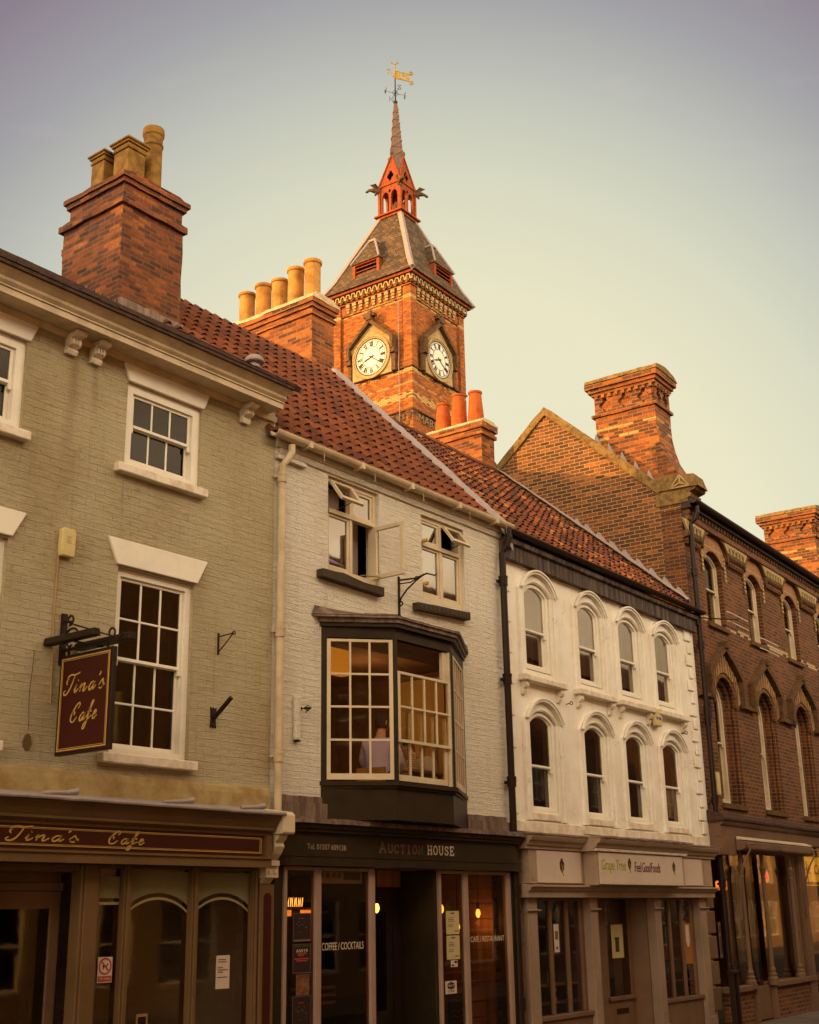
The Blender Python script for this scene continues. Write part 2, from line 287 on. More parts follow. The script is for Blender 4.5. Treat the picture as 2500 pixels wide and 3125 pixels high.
# ---------------------------------------------------------------- mesh helpers
class Mb:
    def __init__(s): s.v = []; s.f = []; s.tone = None; s.cuts = []
    def add(s, vs, fs):
        s.cuts.append((len(s.v), len(s.f)))
        o = len(s.v); s.v += [tuple(v) for v in vs]; s.f += [tuple(i+o for i in f) for f in fs]; return s
    def box(s, x0, x1, y0, y1, z0, z1):
        if x0 > x1: x0, x1 = x1, x0
        if y0 > y1: y0, y1 = y1, y0
        if z0 > z1: z0, z1 = z1, z0
        return s.add([(x0,y0,z0),(x1,y0,z0),(x1,y1,z0),(x0,y1,z0),(x0,y0,z1),(x1,y0,z1),(x1,y1,z1),(x0,y1,z1)],
                     [(0,3,2,1),(4,5,6,7),(0,1,5,4),(1,2,6,5),(2,3,7,6),(3,0,4,7)])
    def prism(s, poly, a0, a1, ax='y'):
        # poly in the plane perpendicular to ax; x: (y,z)  y: (x,z)  z: (x,y)
        n = len(poly)
        def P(p, a): return {'x': (a, p[0], p[1]), 'y': (p[0], a, p[1]), 'z': (p[0], p[1], a)}[ax]
        vs = [P(p, a0) for p in poly] + [P(p, a1) for p in poly]
        tri = tessellate_polygon([[Vector((p[0], p[1], 0)) for p in poly]])
        fs = [tuple(t) for t in tri] + [tuple(i+n for i in t[::-1]) for t in tri]
        fs += [(i, (i+1) % n, (i+1) % n+n, i+n) for i in range(n)]
        return s.add(vs, fs)
    def strip(s, A, B, y0, y1):
        # solid band between outlines A and B [(x,z)..] from y0 to y1
        n = len(A); vs = [(a[0], y0, a[1]) for a in A] + [(b[0], y0, b[1]) for b in B] + [(a[0], y1, a[1]) for a in A] + [(b[0], y1, b[1]) for b in B]
        fs = []
        for i in range(n-1):
            fs += [(i, i+1, n+i+1, n+i), (2*n+i, 3*n+i, 3*n+i+1, 2*n+i+1), (i, 2*n+i, 2*n+i+1, i+1), (n+i, n+i+1, 3*n+i+1, 3*n+i)]
        fs += [(0, n, 3*n, 2*n), (n-1, 3*n-1, 4*n-1, 2*n-1)]
        return s.add(vs, fs)
    def tube(s, pts, r, n=8, caps=True):
        pts = [Vector(p) for p in pts]; rs = r if isinstance(r, (list, tuple)) else [r]*len(pts)
        vs = []; fs = []; up = None
        for i, p in enumerate(pts):
            d = (pts[min(i+1, len(pts)-1)] - pts[max(i-1, 0)]).normalized()
            if up is None:
                up = Vector((0, 0, 1)) if abs(d.z) < .9 else Vector((1, 0, 0))
            a = d.cross(up).normalized(); b = a.cross(d).normalized(); up = b
            for k in range(n):
                t = 2*pi*k/n; vs.append(p + (a*cos(t) + b*sin(t))*rs[i])
        for i in range(len(pts)-1):
            for k in range(n): fs.append((i*n+k, i*n+(k+1) % n, (i+1)*n+(k+1) % n, (i+1)*n+k))
        if caps: fs += [tuple(range(n))[::-1], tuple(range((len(pts)-1)*n, len(pts)*n))]
        return s.add(vs, fs)
    def lathe(s, prof, cx, cy, n=20, hollow=False):
        vs = []; fs = []
        for r, z in prof:
            for k in range(n): t = 2*pi*k/n; vs.append((cx+r*cos(t), cy+r*sin(t), z))
        for i in range(len(prof)-1):
            for k in range(n): fs.append((i*n+k, i*n+(k+1) % n, (i+1)*n+(k+1) % n, (i+1)*n+k))
        fs.append(tuple(range(n))[::-1])
        if not hollow: fs.append(tuple(range((len(prof)-1)*n, len(prof)*n)))
        return s.add(vs, fs)
    def ribbon(s, pts, w, P, t=.004):
        # flat stroke; pts in 2d, P maps (u,v,out) to 3d
        pts = [Vector((p[0], p[1])) for p in pts]; A = []; B = []
        ws = w if isinstance(w, (list, tuple)) else [w]*len(pts)
        for i, p in enumerate(pts):
            d = pts[min(i+1, len(pts)-1)] - pts[max(i-1, 0)]
            if d.length < 1e-9: d = Vector((1, 0))
            d.normalize(); n = Vector((-d.y, d.x)); A.append(p+n*ws[i]/2); B.append(p-n*ws[i]/2)
        n = len(pts)
        vs = [P(a.x, a.y, t) for a in A] + [P(b.x, b.y, t) for b in B] + [P(a.x, a.y, 0) for a in A] + [P(b.x, b.y, 0) for b in B]
        fs = []
        for i in range(n-1):
            fs += [(i, i+1, n+i+1, n+i), (i, 2*n+i, 2*n+i+1, i+1), (n+i, n+i+1, 3*n+i+1, 3*n+i)]
        fs += [(0, n, 3*n, 2*n), (n-1, 2*n-1, 4*n-1, 3*n-1)]
        return s.add(vs, fs)
    def each(s, name, mat, parent=None, **k):
        # one object for every piece that was added
        out = []; c = s.cuts + [(len(s.v), len(s.f))]
        for (a, b), (a2, b2) in zip(c[:-1], c[1:]):
            m_ = Mb(); m_.add(s.v[a:a2], [tuple(i-a for i in f) for f in s.f[b:b2]]); out.append(m_.build(name, mat, parent, **k))
        return out
    def build(s, name, mat, parent=None, label=None, smooth=False, rough=0, bevel=0, recalc=True):
        me = bpy.data.meshes.new(name); me.from_pydata([tuple(v) for v in s.v], [], s.f)
        if recalc or rough or bevel:
            bm = bmesh.new(); bm.from_mesh(me)
            if recalc: bmesh.ops.recalc_face_normals(bm, faces=bm.faces)
            if bevel: bmesh.ops.bevel(bm, geom=[e for e in bm.edges if len(e.link_faces) == 2 and e.calc_face_angle(0) > .5], offset=bevel, segments=1, affect='EDGES', clamp_overlap=True)
            if rough:
                for _ in range(5):
                    es = [e for e in bm.edges if e.calc_length() > .16]
                    if not es: break
                    bmesh.ops.subdivide_edges(bm, edges=es, cuts=1, use_grid_fill=True)
                for v in bm.verts:
                    q = v.co*5.0; v.co += Vector((noise.noise(q), noise.noise(q+Vector((9, 3, 1))), noise.noise(q+Vector((2, 7, 5)))))*rough
            bm.to_mesh(me); bm.free()
        if s.tone is not None:
            at = me.attributes.new('tile_tone', 'FLOAT', 'FACE'); at.data.foreach_set('value', s.tone)
        uvl = me.uv_layers.new(name='UVMap')
        for p in me.polygons:
            n = p.normal
            ax, ay, az = abs(n.x), abs(n.y), abs(n.z)
            for li in p.loop_indices:
                c = me.vertices[me.loops[li].vertex_index].co
                if az > .85: uv = (c.x, c.y)
                elif ax > ay: uv = (c.y, c.z)
                else: uv = (c.x, c.z)
                uvl.data[li].uv = uv
        if smooth:
            for p in me.polygons: p.use_smooth = True
        me.materials.append(mat if not isinstance(mat, str) else M[mat])
        o = bpy.data.objects.new(name, me); COL.objects.link(o)
        if parent is not None: o.parent = parent
        if label: o['label'] = label
        return o
def tag(o, label, cat, group=None, kind=None):
    o['label'] = label; o['category'] = cat
    if group: o['group'] = group
    if kind: o['kind'] = kind
    return o
def thing(name, label, cat, loc=(0, 0, 0), deg=0, group=None):
    o = bpy.data.objects.new(name, None); COL.objects.link(o); o.location = loc; o.rotation_euler = (0, 0, rad(deg)); o.empty_display_size = .3
    return tag(o, label, cat, group)
def struct(o): o['kind'] = 'structure'; return o
def arc(x0, x1, zs, rise, n=12):
    w = (x1-x0)/2; cx = (x0+x1)/2
    if rise >= w*.999:
        return [(cx - w*cos(pi*i/n), zs + rise*sin(pi*i/n)) for i in range(n+1)]
    R = (w*w + rise*rise)/(2*rise); a = math.asin(w/R)
    return [(cx + R*sin(-a + 2*a*i/n), zs + rise - R + R*cos(-a + 2*a*i/n)) for i in range(n+1)]
def pointed(x0, x1, zs, rise, n=8):
    # pointed arch made of two arcs
    cx = (x0+x1)/2; w = (x1-x0)/2; L_ = []
    for i in range(n+1):
        t = i/n; L_.append((x0 + w*(1-cos(t*pi/2))*1.0, zs + rise*sin(t*pi/2)**.9))
    R_ = [(2*cx-x, z) for x, z in L_[::-1]]
    return L_ + R_[1:]
def openpoly(x0, x1, z0, zs, rise=0, n=12, pt=False):
    if rise <= 0: return [(x0, z0), (x0, zs), (x1, zs), (x1, z0)]
    a = pointed(x0, x1, zs, rise, n//2) if pt else arc(x0, x1, zs, rise, n)
    return [(x0, z0)] + a + [(x1, z0)]
def wall(outer, holes, th, y=0.0):
    # wall slab in the xz plane with real openings
    mb = Mb(); loops = [outer] + holes
    flat = [p for l in loops for p in l]
    tri = tessellate_polygon([[Vector((p[0], p[1], 0)) for p in l] for l in loops])
    mb.add([(p[0], y, p[1]) for p in flat], [tuple(t) for t in tri])
    mb.add([(p[0], y+th, p[1]) for p in flat], [tuple(t) for t in tri])
    for l in loops:
        n = len(l); mb.add([(p[0], y, p[1]) for p in l] + [(p[0], y+th, p[1]) for p in l], [(i, (i+1) % n, (i+1) % n+n, i+n) for i in range(n)])
    return mb
def room(x0, x1, y0, y1, z0, z1):
    mb = Mb(); t = .05
    mb.box(x0, x1, y1, y1+t, z0, z1); mb.box(x0-t, x0, y0, y1+t, z0, z1); mb.box(x1, x1+t, y0, y1+t, z0, z1)
    mb.box(x0-t, x1+t, y0, y1+t, z0-t, z0-.002); mb.box(x0-t, x1+t, y0, y1+t, z1+.002, z1+t)
    return mb
def crom(pts, k=6):
    pts = [Vector(p) for p in pts]; out = []
    for i in range(len(pts)-1):
        p0 = pts[max(i-1, 0)]; p1 = pts[i]; p2 = pts[i+1]; p3 = pts[min(i+2, len(pts)-1)]
        for j in range(k):
            t = j/k
            out.append(.5*((2*p1) + (p2-p0)*t + (2*p0-5*p1+4*p2-p3)*t*t + (3*p1-p0-3*p2+p3)*t**3))
    out.append(pts[-1]); return out
def spiral(cx, cz, r0, r1, a0, a1, n=16):
    return [(cx + (r0+(r1-r0)*i/n)*cos(a0+(a1-a0)*i/n), cz + (r0+(r1-r0)*i/n)*sin(a0+(a1-a0)*i/n)) for i in range(n+1)]
TXT = {}
def text(s, x0, x1, z0, z1, P, ext=.004, mb=None):
    # built-in font text fitted to the box (x0..x1, z0..z1); P maps (u,v,out) to 3d
    if s not in TXT:
        cu = bpy.data.curves.new('t', 'FONT'); cu.body = s; cu.size = 1; cu.resolution_u = 3; cu.extrude = .5
        to = bpy.data.objects.new('t', cu); COL.objects.link(to); dg = bpy.context.evaluated_depsgraph_get()
        me = bpy.data.meshes.new_from_object(to.evaluated_get(dg)); TXT[s] = ([tuple(v.co) for v in me.vertices], [tuple(p.vertices) for p in me.polygons])
        bpy.data.objects.remove(to); bpy.data.curves.remove(cu); bpy.data.meshes.remove(me)
    vs, fs = TXT[s]
    ax = min(v[0] for v in vs); bx = max(v[0] for v in vs); az = min(v[1] for v in vs); bz = max(v[1] for v in vs)
    mb = mb or Mb()
    mb.add([P(x0+(v[0]-ax)/(bx-ax)*(x1-x0), z0+(v[1]-az)/(bz-az)*(z1-z0), (v[2]+.5)*ext) for v in vs], fs)
    return mb
def front(y): return lambda u, v, o: (u, y-o, v)        # writing that faces the street
# script glyphs (slanted copperplate) in units of x-height 1
SCR = {
 'T': (1.5, [[(.35,2.0),(.15,1.85),(.2,2.15),(.7,2.35),(1.3,2.25),(1.9,2.4),(2.15,2.5)], [(1.35,2.28),(1.15,1.4),(.85,.5),(.45,-.05),(0.,-.1),(-.15,.2),(.1,.45)], [(.35,2.0),(0.05,1.5),(.25,1.1)]]),
 'i': (.9, [[(0,.3),(.3,.95),(.18,.4),(.2,.02),(.45,.1),(.75,.45)], [(.46,1.45),(.5,1.5)]]),
 'n': (1.45, [[(0,.45),(.25,.95),(.12,0)], [(.15,.3),(.5,.85),(.8,.95),(.8,.6),(.7,.1),(.9,.02),(1.35,.5)]]),
 'a': (1.25, [[(.9,.85),(.55,1.0),(.15,.6),(.1,.15),(.35,.0),(.7,.4),(.95,.95),(.8,.3),(.85,.02),(1.25,.45)]]),
 "'": (.35, [[(.3,2.1),(.28,1.85),(.12,1.6)]]),
 's': (.9, [[(0,.4),(.5,1.1),(.6,.85),(.75,.5),(.65,.1),(.3,-.02),(.1,.15)], [(.6,.1),(.95,.5)]]),
 'C': (1.7, [[(1.25,1.6),(1.5,1.95),(1.35,2.3),(.95,2.1),(.4,1.3),(.15,.5),(.4,0),(.9,.05),(1.35,.6)], [(.3,1.0),(.5,1.3),(.75,1.1),(.7,.8)]]),
 'f': (.95, [[(0,.4),(.45,1.2),(.8,2.0),(.85,2.3),(.6,2.15),(.4,1.2),(.15,-.4),(-.1,-1.0),(-.4,-.95),(-.25,-.5),(.3,.0),(.95,.5)], [(.1,.95),(.8,1.05)]]),
 'e': (.95, [[(0,.45),(.4,.55),(.7,.85),(.55,1.05),(.25,.75),(.2,.2),(.45,0),(.95,.45)]]),
 ' ': (.9, [])}
def script(s, x0, x1, zb, xh, P, w, ext=.004, slant=.28, mb=None):
    tot = sum(SCR[c][0] for c in s); k = (x1-x0)/tot; mb = mb or Mb(); x = 0
    for c in s:
        adv, st = SCR[c]
        for pl in st:
            pts = [(x0 + (x+p[0]*.9)*k + (p[1]*slant)*xh*.9, zb + p[1]*xh) for p in pl]
            sm = crom([(a, b, 0) for a, b in pts], 6); n = len(sm)
            ws = [w*(.65+.55*sin(pi*min(1, i/(n-1)))) for i in range(n)] if n > 8 else [w*1.3]*n
            mb.ribbon([(q.x, q.y) for q in sm], ws, P, ext)
        x += adv
    return mb
# slab serif capitals: strokes in a unit box
SLAB = {'A': [[(0,0),(.5,1),(1,0)], [(.22,.35),(.78,.35)], [(-.12,0),(.25,0)], [(.75,0),(1.12,0)], [(.3,1),(.5,1)]],
 'U': [[(.12,1),(.12,.3),(.3,.02),(.7,.02),(.88,.3),(.88,1)], [(-.05,1),(.3,1)], [(.7,1),(1.05,1)]],
 'C': [[(.9,.7),(.9,1)], [(.9,.78),(.65,.99),(.3,.97),(.08,.7),(.08,.3),(.3,.03),(.65,.01),(.92,.22)]],
 'T': [[(.5,0),(.5,1)], [(.02,.75),(.02,1),(.98,1),(.98,.75)], [(.28,0),(.72,0)]],
 'I': [[(.5,0),(.5,1)], [(.2,0),(.8,0)], [(.2,1),(.8,1)]],
 'O': [[(.5,1),(.2,.92),(.05,.5),(.2,.08),(.5,0),(.8,.08),(.95,.5),(.8,.92),(.5,1)]],
 'N': [[(.12,0),(.12,1),(.88,0),(.88,1)], [(-.05,0),(.3,0)], [(.7,1),(1.05,1)], [(-.05,1),(.12,1)]],
 'H': [[(.14,0),(.14,1)], [(.86,0),(.86,1)], [(.14,.5),(.86,.5)], [(-.05,0),(.33,0)], [(-.05,1),(.33,1)], [(.67,0),(1.05,0)], [(.67,1),(1.05,1)]],
 'S': [[(.85,.7),(.85,.98)], [(.85,.8),(.6,1),(.3,.98),(.12,.75),(.3,.55),(.7,.45),(.88,.25),(.7,.02),(.35,0),(.12,.2)], [(.12,.02),(.12,.28)]],
 'E': [[(.14,0),(.14,1)], [(-.02,0),(.9,0),(.9,.25)], [(-.02,1),(.86,1),(.86,.75)], [(.14,.5),(.6,.5)], [(.6,.38),(.6,.62)]]}
def slab(s, x0, x1, z0, z1, P, w, first=1.25, ext=.004):
    mb = Mb(); n = len(s); adv = (x1-x0)/(n+.3*(first > 1)); x = x0
    for i, c in enumerate(s):
        k = first if i == 0 else 1.0; cw = adv*.74*(1.2 if i == 0 and first > 1 else 1)
        for pl in SLAB[c]: mb.ribbon([(x+p[0]*cw, z0+p[1]*(z1-z0)*k) for p in pl], w, P, ext)
        x += adv*(1.3 if i == 0 and first > 1 else 1)
    return mb
def sash(parent, x0, x1, z0, z1, y, cols=3, rows=(1, 1), mid=None, fw=.06, rise=0, frame='white', glass='glass', name='window', bar=.022, label=None, pt=False, horns=True, split=None):
    """box sash: outer frame (part) > upper_sash, lower_sash, pane (sub-parts). y = plane of the frame's face"""
    fr = Mb(); mid = mid if mid else (z0+z1)/2; n = 12
    if rise: 
        O = openpoly(x0, x1, z0, z1-rise, rise, n, pt); I = openpoly(x0+fw, x1-fw, z0, z1-rise, max(.02, rise-fw*.8), n, pt)
        fr.strip(O, I, y, y+.10)
    else:
        fr.box(x0, x0+fw, y, y+.10, z0, z1); fr.box(x1-fw, x1, y, y+.10, z0, z1); fr.box(x0+fw, x1-fw, y, y+.10, z1-fw, z1)
    fr.box(x0+fw, x1-fw, y, y+.10, z0, z0+fw*.8)
    w = fr.build(name, frame, parent, label)
    a, b = x0+fw, x1-fw; r = .042
    def sashframe(nm, za, zb, yy, nr, top):
        mb = Mb(); mb.box(a, a+r, yy, yy+.035, za, zb - (0 if not (top and rise) else 0)); mb.box(b-r, b, yy, yy+.035, za, zb)
        mb.box(a+r, b-r, yy, yy+.035, za, za+(.05 if not top else .035))
        if top and rise: mb.strip(openpoly(a+.002, b-.002, zb-.01, zb, max(.02, rise-fw*.8), n, pt)[1:-1], openpoly(a+r, b-r, zb-.01, zb-.02, max(.02, rise-fw*.8), n, pt)[1:-1], yy, yy+.035)
        else: mb.box(a+r, b-r, yy, yy+.035, zb-.035, zb)
        zt = zb-.035 if not (top and rise) else zb+rise*.6
        for i in range(1, cols):
            c = a+r+(b-a-2*r)*i/cols; mb.box(c-bar/2, c+bar/2, yy+.004, yy+.03, za+.035, zt)
        for j in range(1, nr):
            c = za+.035+(zb-za-.07)*j/nr; mb.box(a+r, b-r, yy+.006, yy+.028, c-bar/2, c+bar/2)
        if top and horns: mb.box(b-r, b, yy-.006, yy+.03, za-.06, za); mb.box(a, a+r, yy-.006, yy+.03, za-.06, za)
        mb.build(nm, frame, w, bevel=.004)
    zt = z1-fw if not rise else z1-rise
    sashframe('lower_sash', z0+fw*.8, mid, y+.068, rows[1], False)
    sashframe('upper_sash', mid-.03, zt, y+.028, rows[0], True)
    g = Mb()
    if rise: g.prism(openpoly(a+.01, b-.01, mid, zt, max(.02, rise-fw*.8)-.01, n, pt), y+.044, y+.048)
    else: g.box(a+.01, b-.01, y+.044, y+.048, mid, zt)
    g.box(a+.01, b-.01, y+.084, y+.088, z0+fw*.8, mid)
    g.build('pane', glass, w)
    return w
def pantiles(x0, x1, y0, z0, pitch, slen, tw, g, mat, parent, name='roof_tiles', jit=.006, xfun=None, amp=.045):
    """rows of S-shaped clay pantiles climbing from (y0,z0); each tile its own curved patch with a thick lower edge"""
    cp, sp = cos(pitch), sin(pitch); mb = Mb(); mb.tone = []
    nc = int(round((x1-x0)/tw)); tw = (x1-x0)/nc; nr = int(math.ceil(slen/g)); K = 8
    def roll(t): return max(0, sin(2*pi*(t-.05)))**.8*1.0 - .28*max(0, -sin(2*pi*(t-.05)))
    for r in range(nr):
        for c in range(nc):
            xs = x0+c*tw; tone = min(1, max(0, .5+.28*random.gauss(0, 1))); jx = random.uniform(-1, 1)*jit; jv = random.uniform(-1, 1)*jit; jl = random.random()*jit
            vs = []
            for (v, A, lf) in ((r*g-.03+jv, amp, .016+jl), (r*g+g*.5, amp*.85, .009), (min((r+1)*g+.02, slen), amp*.6, .0)):
                for k in range(K+1):
                    t = k/K; h = A*roll(t)+lf+.012
                    vs.append((xs+t*tw*1.04+jx, y0+v*cp-h*sp, z0+v*sp+h*cp))
            fs = []
            for j in range(2):
                for k in range(K): a = j*(K+1)+k; fs.append((a, a+1, a+K+2, a+K+1))
            o = len(vs)
            for k in range(K+1):
                x, y, z = vs[k]; vs.append((x, y+.016*sp+.004*cp, z-.016*cp+.004*sp))
            for k in range(K): fs.append((k, o+k, o+k+1, k+1))
            mb.add(vs, fs); mb.tone += [tone]*len(fs)
    # dark battens sheet beneath
    o = mb.build(name, mat, parent, smooth=False, recalc=False)
    return o
def copytree(o, parent=None):
    c = o.copy(); COL.objects.link(c)
    if parent is not None: c.parent = parent
    for ch in list(o.children): copytree(ch, c)
    return c

def comb(mb, x0, x1, pitch, tooth, z0, z1, zb, y0, y1):
    # one toothed strip
    pts = [(x0, zb), (x0, z0 if False else z1)]; x = x0; pts = [(x0, zb)]
    while x + pitch <= x1:
        pts += [(x, z1), (x+.0002, z0), (x+tooth, z0), (x+tooth+.0002, z1)]; x += pitch
    pts += [(x1, z1), (x1, zb)]
    mb.prism(pts, y0, y1); return mb
# ================================================================ HOUSE A : tan painted house with the cafe
hA = thing('terraced_house', 'tan painted brick house with white sash windows and a maroon cafe fascia', 'house')
GZ = 0.2
AW = [(5.70, 6.76, 6.72, 7.67), (8.04, 9.10, 6.72, 7.67), (5.66, 6.72, 3.73, 5.62), (8.04, 9.08, 3.73, 5.61), (3.3, 4.36, 6.72, 7.67), (3.3, 4.34, 3.73, 5.61)]
wall([(2, 2.6), (2, 8.0), (10.30, 8.0), (10.30, 2.6)], [openpoly(*w) for w in AW], .25).build('wall', 'wall_tan', hA)
mb = Mb(); mb.box(10.10, 10.30, .25, 7, .1, 8.6); mb.box(2, 10.1, 6.8, 7, .1, 8); mb.box(2, 2.2, .25, 6.8, .1, 8); mb.prism([(.25, 8.0), (6.8, 8.0), (3.6, 10.4)], 10.1, 10.28, 'x'); mb.build('side_wall', 'wall_cream', hA)
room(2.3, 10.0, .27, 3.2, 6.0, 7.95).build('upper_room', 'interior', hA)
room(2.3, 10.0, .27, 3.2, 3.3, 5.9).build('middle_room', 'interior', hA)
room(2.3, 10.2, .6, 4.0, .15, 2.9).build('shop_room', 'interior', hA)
# render band above the shop
mb = Mb(); mb.prism([(-.002, 3.22), (-.03, 3.22), (-.03, 3.44), (-.018, 3.50), (-.002, 3.52)], 2, 10.28, 'x'); mb.build('render_band', paint('buff_render', (.40, .31, .15), .8, dirt=(.28, .17, .06), bmp=.6, dscale=3), hA)
for i, (a, b, z0, z1) in enumerate(AW):
    up = z0 > 6
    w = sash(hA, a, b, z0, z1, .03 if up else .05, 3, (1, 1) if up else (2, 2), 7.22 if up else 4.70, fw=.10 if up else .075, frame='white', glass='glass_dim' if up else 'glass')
    mb = Mb(); mb.box(a-.13, b+.07, -.09, .05, z0-.11, z0-.012); mb.build('sill', 'white_old', w, bevel=.01, rough=.004)
    mb = Mb()
    if up: mb.prism([(a+.0, z1+.003), (a-.085, 7.88), (b+.11, 7.88), (b+.02, z1+.003)], -.03, .05)
    else: mb.prism([(a-.03, z1+.02), (a-.16, 5.90), (b+.17, 5.90), (b+.03, z1+.02)], -.03, .05)
    mb.build('lintel', 'white', w, bevel=.006)
    mb = Mb()
    if up: mb.box(a+.1, b-.1, .3, .32, z0+.05, z1-.02); mb.build('blind', 'interior', w)
    else:
        for c in (a+.02, b-.30):
            for k in range(5): mb.box(c+k*.055, c+k*.055+.04, .30+.02*(k % 2), .33+.02*(k % 2), z0+.05, z1-.05)
        mb.build('curtain', 'interior', w)
# eaves cornice
mb = Mb(); mb.prism([(.0, 7.93), (-.30, 7.915), (-.30, 7.985), (-.315, 7.985), (-.315, 8.0), (-.345, 8.03), (-.35, 8.06), (-.40, 8.10), (-.43, 8.12), (-.43, 8.15), (0, 8.15)], 2, 10.13, 'x')
cor = mb.build('eaves_cornice', 'gutter_cream', hA)
mb = Mb(); mb.prism([(-.002, 7.86), (-.04, 7.86), (-.06, 7.925), (-.002, 7.925)], 2, 10.28, 'x'); mb.build('bed_mould', 'gutter_cream', cor)
for x in (7.26, 7.57, 9.76, 4.4, 4.7):
    mb = Mb(); mb.prism([(0, 7.70), (-.05, 7.69), (-.07, 7.73), (-.055, 7.76), (-.10, 7.775), (-.125, 7.81), (-.11, 7.85), (-.19, 7.86), (-.21, 7.88), (-.21, 7.912), (0, 7.912)], x-.065, x+.065, 'x')
    for k in range(3): mb.box(x-.05+k*.035, x-.03+k*.035, -.135, -.05, 7.78, 7.84)
    mb.build('corbel', 'white_old', cor, bevel=.004)
mb = Mb(); mb.prism([(-.46, 8.13), (-.46, 8.165), (3.6, 8.165+.655*4.06), (3.6, 8.05+.655*4.06), (-.1, 8.13)], 2, 10.15, 'x')
mb.prism([(3.6, 8.165+.655*4.06), (7.1, 8.4), (7.1, 8.3), (3.6, 8.05+.655*4.06)], 2, 10.2, 'x')
for r in range(24):
    y = -.47+r*.165; z = 8.165+.655*(y+.46)
    x = 2
    while x < 10.15:
        w_ = .25; j = random.uniform(0, .008); x2 = min(x+w_-.006, 10.17); mb.add([(x, y, z+.022+j), (x2, y, z+.022+j), (x2, y+.19, z+.655*.19+.008), (x, y+.19, z+.655*.19+.008), (x, y, z+.008+j), (x2, y, z+.008+j)], [(0, 1, 2, 3), (0, 4, 5, 1)]); x += w_
rfA = mb.build('roof', 'slate_dark', hA, recalc=False)
mb = Mb()
for k in range(9):
    y = -.44+k*.4; z = 8.165+.655*(y+.46); mb.add([(10.16, y, z+.035), (10.30, y, z+.03), (10.30, y+.42, z+.30), (10.16, y+.42, z+.31), (10.30, y, z-.05), (10.30, y+.42, z+.22)], [(0, 1, 2, 3), (1, 4, 5, 2)])
lf = mb.build('verge_flashing', 'lead_dark', rfA, rough=.006)
# stack at the party wall
def pot_round(st, x, y, z, h, r, mat, rings=((.92,),), taper=.0):
    mb = Mb(); rb = r*(1+taper)
    pr = [(rb, z-.03), (r, z+h*.9), (r*1.16, z+h*.92), (r*1.20, z+h*.96), (r*1.14, z+h), (r*.86, z+h), (r*.80, z+h*.55)]
    if len(rings) > 1: pr = [(rb, z-.03), (r*1.0, z+h*.72), (r*1.1, z+h*.735), (r*1.1, z+h*.76), (r*1.0, z+h*.775), (r*1.02, z+h*.88), (r*1.14, z+h*.90), (r*1.18, z+h*.95), (r*1.12, z+h), (r*.88, z+h), (r*.8, z+h*.6)]
    mb.lathe(pr, x, y, 24); return mb.build('chimney_pot', mat, st, smooth=False, label=None)
def pot_square(st, x, y, z, h, s, mat):
    mb = Mb()
    for a, b, k in ((0, .70, 1.0), (.70, .76, 1.12), (.76, .84, 1.05), (.84, .90, 1.22), (.90, .96, 1.36), (.96, 1.0, 1.2)):
        kk = s*k/2; mb.box(x-kk, x+kk, y-kk, y+kk, z+h*a+.001, z+h*b)
    return mb.build('chimney_pot', mat, st, bevel=.008)
mb = Mb(); mb.box(9.40, 10.46, 2.0, 3.25, 8.9, 11.27); mb.box(9.35, 10.50, 1.95, 3.31, 11.271, 11.37); mb.box(9.41, 10.45, 2.01, 3.15, 11.371, 11.60)
mb.box(9.37, 10.49, 1.97, 3.20, 11.601, 11.67); mb.box(9.34, 10.53, 1.94, 3.24, 11.671, 11.74); mb.box(9.42, 10.4, 3.25, 3.31, 10.95, 11.05)
st = mb.build('chimney', 'brick_shaded_sooty', hA, rough=.014)
mb = Mb(); mb.prism([(9.36, 11.741), (10.5, 11.741), (10.36, 11.80), (9.5, 11.80)], 1.97, 3.2); mb.build('flaunching', 'brick_shaded_sooty', st, rough=.01)
pot_square(st, 9.55, 2.62, 11.77, .55, .27, 'pot_dark'); pot_square(st, 9.60, 2.17, 11.77, .58, .30, 'pot_dark'); pot_round(st, 10.02, 2.2, 11.75, 1.06, .132, 'pot_dark', ((1,), (1,)), .04)
mb = Mb(); mb.box(9.395, 10.465, 1.93, 1.99, 9.30, 9.86)
for k in range(6):
    y = 2.0+k*.16; z = 9.70+k*.105; mb.prism([(y, z-.25), (y+.17, z-.2), (y+.16, z+.02), (y, z+.14)], 9.375, 9.395, 'x')
mb.build('lead_apron', 'lead_dark', st, rough=.008)
mb = Mb()
for k in range(7): mb.box(9.36-.02*k, 9.75-.05*k+.35, 1.98-k*.24, 2.2-k*.24, 9.69-k*.155, 9.715-k*.15)
mb.build('lead_flashing', 'lead', st, rough=.03)
# ---- cafe shopfront
sf = Mb(); sf.box(2, 10.0, -.34, -.02, 2.66, 2.745); sf.box(2, 10.0, -.36, -.02, 2.745, 2.765); sf.box(2, 10.0, -.30, -.02, 2.765, 3.02)
sf.box(9.92, 10.0, -.345, -.30, 2.766, 2.985); sf.prism([(-.02, 3.0), (-.33, 2.985), (-.33, 3.02), (-.36, 3.02), (-.36, 3.035), (-.385, 3.035), (-.385, 3.06), (-.395, 3.075), (-.42, 3.12), (-.45, 3.16), (-.47, 3.175), (-.47, 3.185), (-.02, 3.26)], 2, 10.0, 'x')
shop = sf.build('shopfront', 'beige', hA)
mb = Mb(); mb.prism([(-.02, 3.30), (-.49, 3.215), (-.50, 3.19), (-.47, 3.187), (-.02, 3.27)], 2, 10.06, 'x')
for x, l in ((7.35, .35), (8.75, .35), (9.75, .3)): mb.tube([(x-l, -.42, 3.245), (x-.1, -.45, 3.26), (x, -.46, 3.275)], [.018, .022, .032], 8)
mb.tube([(x_, -.49, 3.205) for x_ in (2, 4, 6, 8, 10.04)], .02, 8)
mb.build('lead_capping', 'lead', shop, rough=.006)
mb = Mb()
comb(mb, 6.0, 9.95, .036, .022, 2.985, 3.012, 3.018, -.325, -.302)
